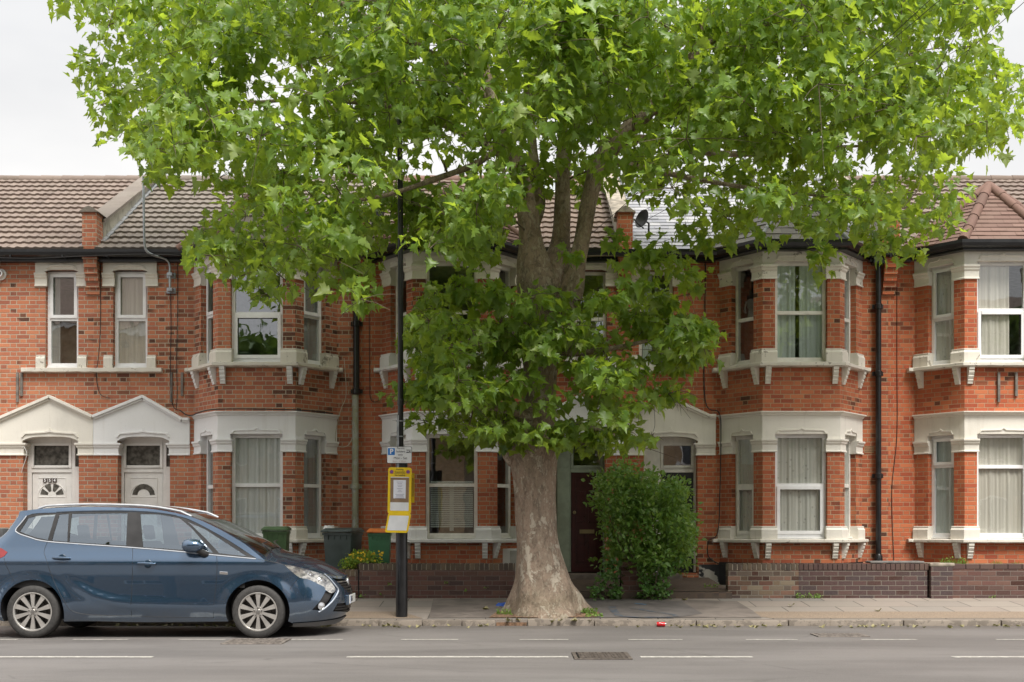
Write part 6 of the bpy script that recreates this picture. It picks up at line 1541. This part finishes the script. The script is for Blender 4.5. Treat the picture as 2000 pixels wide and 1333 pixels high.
# ---------------------------------------------------------------- wheelie bins
def bin_(label, px0, px1, pyt, pyb, y, body, lid, rz_=0, dz=.74):
    xc = wx((px0+px1)/2,y); zt = wz(pyt,y); z0 = .36; w = (px1-px0)*(CD+y)/F*(.98 if rz_ == 0 else .80); d = w*1.15
    B = empty('wheelie_bin', (xc,y+d/2,z0), label, 'wheelie bin', 'wheelie bins in the forecourts'); B.rotation_euler = (0,0,rz_)
    def loc(mb): return mb
    h = zt-z0-.07; yc = y+d/2
    def quad(s, z): return [(xc-w/2*s,yc-d/2*s,z),(xc+w/2*s,yc-d/2*s,z),(xc+w/2*s,yc+d/2*s,z),(xc-w/2*s,yc+d/2*s,z)]
    m = MB(); lev = [(.72,z0+.03),(.80,z0+.25*h),(.93,z0+h*.97),(.93,z0+h)]
    vs = [p for s,z in lev for p in quad(s,z)]; fs_ = [(i*4+j,i*4+(j+1)%4,(i+1)*4+(j+1)%4,(i+1)*4+j) for i in range(3) for j in range(4)]+[(3,2,1,0)]
    m.add(vs, fs_); obj('body', m, body, B, bevel=.022, smooth=True)
    m = MB(); m.box(xc-w*.49,xc+w*.49,yc-d*.49,yc+d*.49,z0+h-.045,z0+h-.002)
    for q in (-.3,-.1,.1,.3): m.box(xc+q*w-.006,xc+q*w+.006,yc-d*.49-.0,yc-d*.43,z0+h-.11,z0+h-.04)
    obj('rim', m, body, B, bevel=.01, smooth=True)
    m = MB(); m.add([(xc-w*.52,yc-d*.54,z0+h+.004),(xc+w*.52,yc-d*.54,z0+h+.004),(xc+w*.52,yc+d*.5,z0+h+.004),(xc-w*.52,yc+d*.5,z0+h+.004),
                     (xc-w*.52,yc-d*.54,z0+h+.03),(xc+w*.52,yc-d*.54,z0+h+.03),(xc+w*.52,yc+d*.5,z0+h+.04),(xc-w*.52,yc+d*.5,z0+h+.04),
                     (xc-w*.42,yc-d*.40,z0+h+.07),(xc+w*.42,yc-d*.40,z0+h+.07),(xc+w*.42,yc+d*.38,z0+h+.075),(xc-w*.42,yc+d*.38,z0+h+.075)],
                    [(3,2,1,0),(0,1,5,4),(1,2,6,5),(2,3,7,6),(3,0,4,7),(4,5,9,8),(5,6,10,9),(6,7,11,10),(7,4,8,11),(8,9,10,11)])
    m.tube([(xc-w*.47,yc-d*.56,z0+h+.02),(xc-w*.3,yc-d*.56,z0+h+.02)],.018,8); m.tube([(xc+w*.3,yc-d*.56,z0+h+.02),(xc+w*.47,yc-d*.56,z0+h+.02)],.018,8)
    obj('lid', m, lid, B, bevel=.009, smooth=True)
    m = MB(); m.tube([(xc-w*.45,yc+d*.50,z0+h-.02),(xc+w*.45,yc+d*.50,z0+h-.02)],.014,8); obj('handle', m, body, B)
    for sx in (-1,1):
        m = MB(); m.lathe((xc+sx*w*.36,yc+d*.40,z0+.10),(1,0,0),[(0,-.025),(.10,-.025),(.10,.025),(0,.025)],20); obj('wheel', m, M['blackm'], B, smooth=True)
    return B
GB = plain('worn_green_bin_plastic', (.060,.115,.045), .45, var=.2, scale=5); GB2 = plain('green_bin_plastic', (.045,.15,.075), .4, var=.15, scale=5); GY = plain('dark_grey_bin_plastic', (.055,.072,.068), .45, var=.2, scale=4); OR = plain('orange_lid_plastic', (.72,.20,.035), .45, var=.1)
bin_('olive green wheelie bin with a green lid, partly hidden by the car bonnet', 503,566,1029,1112,-1.95,GB,GB,.06)
bin_('dark grey wheelie bin with a closed grey lid turned slightly sideways', 626,704,1032,1112,-1.85,GY,GY,-.22)
bin_('green wheelie bin with a bright orange lid left of the lamp post', 710,768,1033,1112,-1.80,GB2,OR,.05)
m = MB(); c = P(643,1029,-1.55)
for i in range(1): 
    k = 14
    ring = [(c.x+.11*math.cos(2*math.pi*j/k)*R.uniform(.8,1.1), c.y+.09*math.sin(2*math.pi*j/k)*R.uniform(.8,1.1)) for j in range(k)]
    vs = [(x,y,c.z-.035) for x,y in ring]+[(c.x+(x-c.x)*.75,c.y+(y-c.y)*.75,c.z+.015+R.uniform(-.01,.012)) for x,y in ring]+[(c.x,c.y,c.z+.012)]
    m.add(vs, [(j,(j+1)%k,k+(j+1)%k,k+j) for j in range(k)]+[(k+j,k+(j+1)%k,2*k) for j in range(k)])
o = obj('plastic_bag', m, plain('crumpled_white_plastic',(.62,.62,.60),.35,bump=.6), smooth=True, uv=False); tag(o, 'crumpled white plastic bag lying on the grey bin lid', 'bag')

# ---------------------------------------------------------------- dishes, mast and cables
def dish(label, px, py, y, rpx, face=(-.6,-.5,.25)):
    c = P(px,py,y); r = rpx*(CD+y)/F; D = empty('satellite_dish', c, label, 'satellite dish'); f = Vector(face).normalized()
    m = MB(); m.lathe(c, f, [(0,-.03),(r*.5,-.015),(r*.85,.02),(r,.045),(r*1.02,.05),(r*.85,.028),(r*.5,-.006),(0,-.02)], 26); m.v = [(v[0],v[1],c.z+(v[2]-c.z)*1.12) for v in m.v]; obj('dish', m, M['blackm'], D, smooth=True)
    m = MB(); e = c+f*.33+Vector((0,0,-r*.5)); m.tube([c+Vector((0,0,-r*.95)), c+f*.15+Vector((0,0,-r*.9)), e],.012,6); m.lathe(e, f, [(0,-.04),(.03,-.04),(.03,.03),(0,.03)],10); obj('arm', m, M['blackm'], D)
    m = MB(); zz = min(rz(y+.3)-.1, c.z-.1); m.tube([c-f*.03, c-f*.14, c-f*.14+Vector((0,.02,-.25)), Vector((c.x+.06,y+.25,rz(y+.25)+.0))],.018,8); obj('bracket', m, M['blackm'], D)
dish('black satellite dish on the pale slate roof, right of the tree limbs', 1257, 430, .35, 17)
dish('dark satellite dish half hidden by leaves above the drainpipe', 745, 420, .25, 15)
GMAST = empty('cable_mast', (wx(330,-.1),-.1,wz(570,-.1)), 'bent galvanised steel mast clamped to the wall and rising past the tiled roof', 'mast')
m = MB(); q = spline([tuple(P(332,570,-.14)),tuple(P(332,540,-.14)),tuple(P(331,516,-.15)),tuple(P(322,506,-.2)),tuple(P(300,499,-.34)),tuple(P(286,490,-.42)),tuple(P(282,470,-.45)),tuple(P(281,420,-.45)),tuple(P(280,345,-.45))],5); m.tube(q,.021,10); obj('pole', m, M['galv'], GMAST, smooth=True)
for py in (537,567):
    m = MB(); a = P(324,py+4,-.2); m.box(wx(323,-.1),wx(341,-.1),-.03,-.001,wz(py+5,-.1),wz(py-5,-.1)); m.box(wx(327,-.14),wx(337,-.14),-.17,-.03,wz(py+3,-.1),wz(py-3,-.1)); obj('wall_bracket', m, M['galv'], GMAST, bevel=.004)
def cable(label, pts, r=.006, mat=None, name='cable', n=6, cat='cable', group='cables strung on the house fronts'):
    m = MB(); m.tube(spline([tuple(P(*p)) for p in pts], n), r, 6); o = obj(name, m, mat or M['cable'], smooth=True, uv=False); tag(o, label, cat, group); return o
cable('black cable dropping from the mast down the brickwork beside a wooden strip', [(333,572,-.02),(334,640,-.02),(333,720,-.03),(337,790,-.03),(352,802,-.03)], .007)
cable('thin dark cable just right of the mast bracket, running down to the cornice', [(347,500,-.02),(347,600,-.02),(345,700,-.02),(346,770,-.02),(344,800,-.04)], .006)
cable('thin cable looping down between the two narrow upper windows', [(196,505,-.02),(196,640,-.02),(192,700,-.12),(188,735,-.02),(196,770,-.02),(215,778,-.02)], .006)
cable('black cable running straight down the fourth house to the bay sill', [(1378,510,-.02),(1377,600,-.02),(1377,780,-.02),(1404,806,-.12),(1408,850,-.10),(1406,960,-.08),(1402,1040,-.08),(1385,1056,-.14),(1383,1085,-.02),(1400,1100,-.1),(1420,1105,-.3)], .010)
cable('thin black line down the joint left of the right hand bay', [(1752,500,-.012),(1752,700,-.012),(1752,850,-.012),(1742,960,-.012),(1746,1095,-.012)], .005)
cable('pale cord hanging in a loop beside the mossy drainpipe', [(672,700,-.05),(676,770,-.05),(666,800,-.05),(655,850,-.06),(662,872,-.08),(680,870,-.08),(690,850,-.08)], .006, plain('pale_cord',(.52,.50,.42),.7))
cable('short white cord on the left house door pier', [(46,872,-.08),(52,884,-.08),(50,898,-.06),(44,915,-.03),(42,924,-.02)], .006, plain('white_cord',(.62,.62,.60),.6))
cable('black cable clipped along the left house gutter and bay cornice', [(-60,502,-.35),(60,505,-.36),(180,500,-.38),(280,497,-.44),(360,500,-.3)], .006)
cable('dark cable along the top of the left bay cornice', [(352,802,-.03),(372,812,-.12),(420,800,-.84),(575,801,-.84),(650,808,-.1)], .010)
cable('black cable beside the drainpipe on the third house', [(721,510,-.02),(721,600,-.02),(722,740,-.02),(724,780,-.02),(738,784,-.02),(742,770,-.02)], .006)
cable('thin strings dangling over the gabled porch of the fourth house', [(1279,780,-1.0),(1278,800,-1.0),(1279,830,-.9),(1275,845,-.9)], .004)
# overhead service lines crossing the top right
for i,(a,b,l) in enumerate((((1250,415,.0),(1905,-60,-9.),'lowest black overhead wire slanting up to the right from the slate roof'),((1259,432,.0),(1880,-60,-9.2),'overhead wire just beside the lowest one, from the black dish'),((1075,520,.0),(1650,-60,-8.),'overhead wire passing behind the tree limbs'),((1640,260,2.),(2080,-70,-6.),'overhead wire at the top right corner against the sky'))):
    A_, B_ = P(*a), P(*b); pts = [A_.lerp(B_,t)+Vector((0,0,-.9*t*(1-t))) for t in [k/14 for k in range(15)]]
    m = MB(); m.tube(pts,.0045,5); o = obj('overhead_wire', m, M['cable'], uv=False); tag(o, l, 'wire', 'overhead service wires')

# ---------------------------------------------------------------- drains and litter
def grate(label, px0, px1, py0, py1, metal, z=.002, slots='waves', frame=.04):
    y0 = F*CH/(py1-HZ)-CD; y1 = F*CH/(py0-HZ)-CD; yc = (y0+y1)/2; x0, x1 = wx(px0,yc), wx(px1,yc)
    G = empty('drain_cover', ((x0+x1)/2,yc,0), label, 'drain cover')
    m = MB(); m.box(x0,x1,y0,y0+frame,.0,.010+z); m.box(x0,x1,y1-frame,y1,.0,.010+z); m.box(x0,x0+frame,y0+frame,y1-frame,.0,.010+z); m.box(x1-frame,x1,y0+frame,y1-frame,.0,.010+z); obj('frame', m, metal, G, bevel=.003)
    m = MB(); m.box(x0+frame+.006,x1-frame-.006,y0+frame+.006,y1-frame-.006,.0,.006+z); pl_ = obj('plate', m, M['black'] if metal is IRON else plain('dirty_plate',(.11,.095,.085),.8), G)
    m = MB(); nx, ny = int((x1-x0)/.085), int((y1-y0)/.05)
    for i in range(nx):
        for j in range(ny):
            xx = x0+frame+.02+(x1-x0-2*frame-.03)*(i+.5*(j%2)*.8)/nx; yy = y0+frame+.02+(y1-y0-2*frame-.03)*j/ny
            if xx+.05 < x1-frame and yy+.03 < y1-frame: m.box(xx,xx+.05,yy,yy+.026,.006+z,.013+z)
    obj('tread', m, metal, pl_)
    return G
IRON = plain('rusty_cast_iron', (.115,.095,.08), .6, metal=.3, var=.35, scale=20); IRON2 = plain('worn_pale_iron', (.19,.165,.145), .65, metal=.2, var=.4, scale=20)
grate('large rectangular cast iron cover in the road by the centre line', 1119,1230,1276,1289, IRON)
grate('pale worn drain cover in the road near the kerb on the right', 1590,1690,1239,1245, IRON2)
grate('drain grating in the road beside the front wheel of the car', 443,560,1249,1259, IRON2)
# drinks can
c = Vector((wx(1291,-4.78),-4.78,.036)); CAN = empty('drinks_can', (c.x,c.y,0), 'crushed red and white drinks can lying in the gutter', 'can'); ax = Vector((1,-.12,0)).normalized()
m = MB(); m.lathe(c-ax*.062, ax, [(.024,.0),(.032,.012),(.033,.05),(.030,.075),(.033,.10),(.031,.112),(.026,.12)], 20); obj('body', m, plain('red_can_paint',(.55,.015,.02),.3,var=.1), CAN, smooth=True)
m = MB(); m.lathe(c-ax*.0625, ax, [(0,.004),(.022,.004),(.025,-.001),(.027,.006)], 18); m.lathe(c+ax*.058, ax, [(0,-.004),(.022,-.004),(.026,.002),(.027,-.004)], 18); obj('can_end', m, M['chrome'], CAN, smooth=True)
m = MB()
for k in range(9):
    t = -1.9+.18*k; h = .036+.0; a = Vector((0,math.cos(t),math.sin(t))); 
pts = [c+ax*(-.03+.012*i)+Vector((0,-math.cos(.55+.25*math.sin(i*1.3)),math.sin(.55+.25*math.sin(i*1.3))))*.0335 for i in range(6)]
m.tube(pts,.0035,5); obj('white_swirl', m, M['upvc'], CAN)
# blue scrap and small stones by the tree
k = 12; c = P(982,1178,-3.2); c.z = pz(-3.2)+.01; m = MB(); ring = [(c.x+.13*math.cos(2*math.pi*j/k)*R.uniform(.5,1.1), c.y+.10*math.sin(2*math.pi*j/k)*R.uniform(.6,1.1)) for j in range(k)]
m.add([(x,y,c.z-.008) for x,y in ring]+[(c.x+(x-c.x)*.6,c.y+(y-c.y)*.6,c.z+R.uniform(.01,.05)) for x,y in ring]+[(c.x,c.y,c.z+.03)], [(j,(j+1)%k,k+(j+1)%k,k+j) for j in range(k)]+[(k+j,k+(j+1)%k,2*k) for j in range(k)])
tag(obj('plastic_scrap', m, plain('blue_plastic',(.03,.10,.45),.35), uv=False), 'crumpled blue plastic scrap by the left foot of the tree', 'litter')
# spray marks on the pavement
n = NM('faded_blue_spray'); p = n.pos(); q = n.noise(p, 9, 4, .7)
SPR = n.done(n.bsdf(n.mix(n.smooth(q,.42,.6), (.06,.075,.10), (.11,.10,.09)), .8)); SPR2 = plain('light_blue_spray', (.07,.16,.27), .8, var=.3)
def pav(px, py):
    d = (CH-(.080-(KY+CD)*.0755))/((py-HZ)/F+.0755); y = d-CD; return Vector((wx(px,y),y,pz(y)))
def stroke(pts, w, mat, label):
    q = spline([tuple(pav(*p)) for p in pts], 5); vs = []
    for i,v in enumerate(q):
        v = Vector(v); d = Vector(q[min(i+1,len(q)-1)])-Vector(q[max(i-1,0)]); nn = Vector((-d.y,d.x,0)).normalized()*w*R.uniform(.75,1.1); vs += [v+nn+Vector((0,0,.016+nn.y*.0755)), v-nn+Vector((0,0,.016-nn.y*.0755))]
    m = MB(); m.add(vs, [(2*i,2*i+1,2*i+3,2*i+2) for i in range(len(q)-1)]); kind(obj('spray_mark', m, mat), 'structure')
stroke([(1195,1187),(1200,1196),(1210,1206)], .055, SPR, ''); stroke([(1232,1190),(1248,1192),(1270,1196),(1316,1203),(1318,1207)], .04, SPR, ''); stroke([(1210,1206),(1250,1208),(1316,1208)], .03, SPR, ''); stroke([(1240,1181),(1262,1183)], .035, SPR2, '')
# fallen leaves in the gutter
LM = leaf_mat('fallen_leaf', (.16,.13,.06), (.30,.27,.14), (.42,.36,.20), trans=.1, tcol=(.4,.4,.1), gloss=.6)
base = None; GRP = 'fallen leaves along the kerb'
vv, ff = maple(3)
me = bpy.data.meshes.new('fallen_leaf'); me.from_pydata([tuple(v*.085) for v in vv], [], ff); me.materials.append(LM)
base = bpy.data.objects.new('fallen_leaf', me); COL.objects.link(base)
spots = [(R.uniform(1190,1990), R.uniform(-4.95,-4.64), .012) for _ in range(44)]+[(R.uniform(690,960), R.uniform(-4.95,-4.66), .012) for _ in range(14)]+[(R.uniform(190,660), R.uniform(-4.8,-4.64), .012) for _ in range(26)]+[(R.uniform(965,1160), R.uniform(-4.66,-4.3), .075) for _ in range(22)]
spots += [(1547,1185,None),(1131,1155,None),(1290,1172,None),(1340,1174,None),(970,1183,None),(1715,1195,None),(945,1192,None)]
for i,(px,y,z) in enumerate(spots):
    if z is None: v = pav(px,y)+Vector((0,0,.014)); lab = 'single fallen leaf lying on the pavement'; s_ = 1.25
    else: v = Vector((wx(px,y),y,z)); lab = 'fallen pale leaf in the gutter by the kerb' if z < .05 else 'fallen leaf in the soil at the foot of the tree'; s_ = R.uniform(.55,1.2)
    o = base if i == 0 else base.copy()
    if i: COL.objects.link(o)
    o.location = v; o.scale = (s_,s_,s_); o.rotation_euler = (R.uniform(-.35,.35),R.uniform(-.35,.35),R.uniform(0,6.28))
    tag(o, lab, 'leaf', GRP if z is not None and z < .05 else ('fallen leaves on the pavement' if z is None else 'fallen leaves in the soil at the tree foot'))
# trees across the road, seen in reflections
FARLEAF = leaf_mat('far_leaf', (.03,.07,.02), (.06,.12,.03), (.12,.18,.06), trans=.25, tcol=(.15,.25,.03), gloss=.6)
def far_tree(label, x, y, h, r, n):
    t = empty('street_tree', (x,y,0), label, 'tree', 'trees across the road, seen in reflections'); m = MB(); m.tube([(x,y,0),(x+.1,y,h*.4),(x,y,h*.7)],[.22,.16,.08],10); obj('trunk', m, TWIG, t, uv=False)
    g = NR.normal(0,1,(n,3)); g /= np.linalg.norm(g,axis=1,keepdims=True); g *= NR.uniform(.2,1,(n,1))**.4; pos = np.array([x,y,h*.68])+g*np.array([r,r,r*.85])
    pos += NR.normal(0,.25,(n,3)); V, Fc = scatter_leaves(pos, g+NR.normal(0,.5,(n,3)), NR.normal(0,.6,(n,3))+np.array([0,0,1.]), np.full(n,.42), [ovate(i,.5) for i in range(4)]); mesh_np('crown', V, Fc, FARLEAF, t)
far_tree('leafy tree across the road reflected in the left bay window', -9.6,-26.0,9.5,2.3,2000)
far_tree('broad tree across the road reflected in the middle windows', -1.6,-26.5,11.5,3.2,3000)
far_tree('tree across the road reflected in the pale slate roofed house', 10.8,-26.0,10.5,2.6,2400)
far_tree('tree at the far right across the road, reflected in the bright orange house', 18.5,-26.0,10.0,2.8,2400)
# ---------------------------------------------------------------- camera, sky, light
cam = bpy.data.cameras.new('camera'); co = bpy.data.objects.new('camera', cam); COL.objects.link(co); sc.camera = co
co.location = (0, -CD, CH); co.rotation_euler = (math.pi/2, 0, 0)
cam.sensor_width = 36; cam.lens = 36*F/2000; cam.shift_y = (HZ-666.5)/2000; cam.clip_end = 1000; cam.clip_start = .1
w = bpy.data.worlds.new('World'); sc.world = w; w.use_nodes = True; t = w.node_tree; t.nodes.clear()
SUN_EL, SUN_AZ = math.radians(58), math.radians(28)     # azimuth to the right of the view direction, measured from behind the camera
sky = t.nodes.new('ShaderNodeTexSky'); sky.sky_type = 'NISHITA'; sky.sun_disc = False; sky.sun_elevation = SUN_EL; sky.sun_rotation = math.pi - SUN_AZ
sky.dust_density = 4; sky.air_density = 1.2
hs = t.nodes.new('ShaderNodeHueSaturation'); hs.inputs['Saturation'].default_value = .12; t.links.new(sky.outputs[0], hs.inputs['Color'])
tc = t.nodes.new('ShaderNodeTexCoord'); mp = t.nodes.new('ShaderNodeMapping'); mp.inputs['Scale'].default_value = (1,1,2.2); t.links.new(tc.outputs['Generated'], mp.inputs[0])
nz = t.nodes.new('ShaderNodeTexNoise'); nz.inputs['Scale'].default_value = 2.1; nz.inputs['Detail'].default_value = 5; nz.inputs['Roughness'].default_value = .5; t.links.new(mp.outputs[0], nz.inputs['Vector'])
cr = t.nodes.new('ShaderNodeValToRGB'); cr.color_ramp.elements[0].position = .3; cr.color_ramp.elements[0].color = (6.1,6.2,6.4,1); cr.color_ramp.elements[1].position = .7; cr.color_ramp.elements[1].color = (9.3,9.15,8.95,1)
t.links.new(nz.outputs['Fac'], cr.inputs[0])
mx = t.nodes.new('ShaderNodeMix'); mx.data_type = 'RGBA'; mx.inputs[0].default_value = .9
t.links.new(hs.outputs[0], mx.inputs[6]); t.links.new(cr.outputs[0], mx.inputs[7])
sx = t.nodes.new('ShaderNodeSeparateXYZ'); t.links.new(tc.outputs['Generated'], sx.inputs[0])
mr = t.nodes.new('ShaderNodeMapRange'); mr.inputs[1].default_value = .30; mr.inputs[2].default_value = .95; mr.inputs[3].default_value = 1.0; mr.inputs[4].default_value = 1.75; t.links.new(sx.outputs[2], mr.inputs[0])
vm = t.nodes.new('ShaderNodeVectorMath'); vm.operation = 'SCALE'; t.links.new(mx.outputs[2], vm.inputs[0]); t.links.new(mr.outputs[0], vm.inputs['Scale'])
bg = t.nodes.new('ShaderNodeBackground'); bg.inputs['Strength'].default_value = .058; t.links.new(vm.outputs[0], bg.inputs[0])
wo = t.nodes.new('ShaderNodeOutputWorld'); t.links.new(bg.outputs[0], wo.inputs[0])
sl = bpy.data.lights.new('sun', 'SUN'); sl.energy = 2.4; sl.angle = math.radians(24); sl.color = (1,.96,.90)
so = bpy.data.objects.new('sun', sl); COL.objects.link(so)
dirv = Vector((math.sin(SUN_AZ)*math.cos(SUN_EL), -math.cos(SUN_AZ)*math.cos(SUN_EL), math.sin(SUN_EL)))
so.rotation_euler = dirv.to_track_quat('Z','Y').to_euler()
sc.view_settings.view_transform = 'Standard'; sc.view_settings.look = 'None'; sc.view_settings.exposure = 1.15; sc.view_settings.gamma = 1
sc.render.film_transparent = False
cy = sc.cycles; cy.max_bounces = 8; cy.transparent_max_bounces = 12; cy.diffuse_bounces = 3; cy.glossy_bounces = 3; cy.use_denoising = True; cy.caustics_reflective = False; cy.caustics_refractive = False
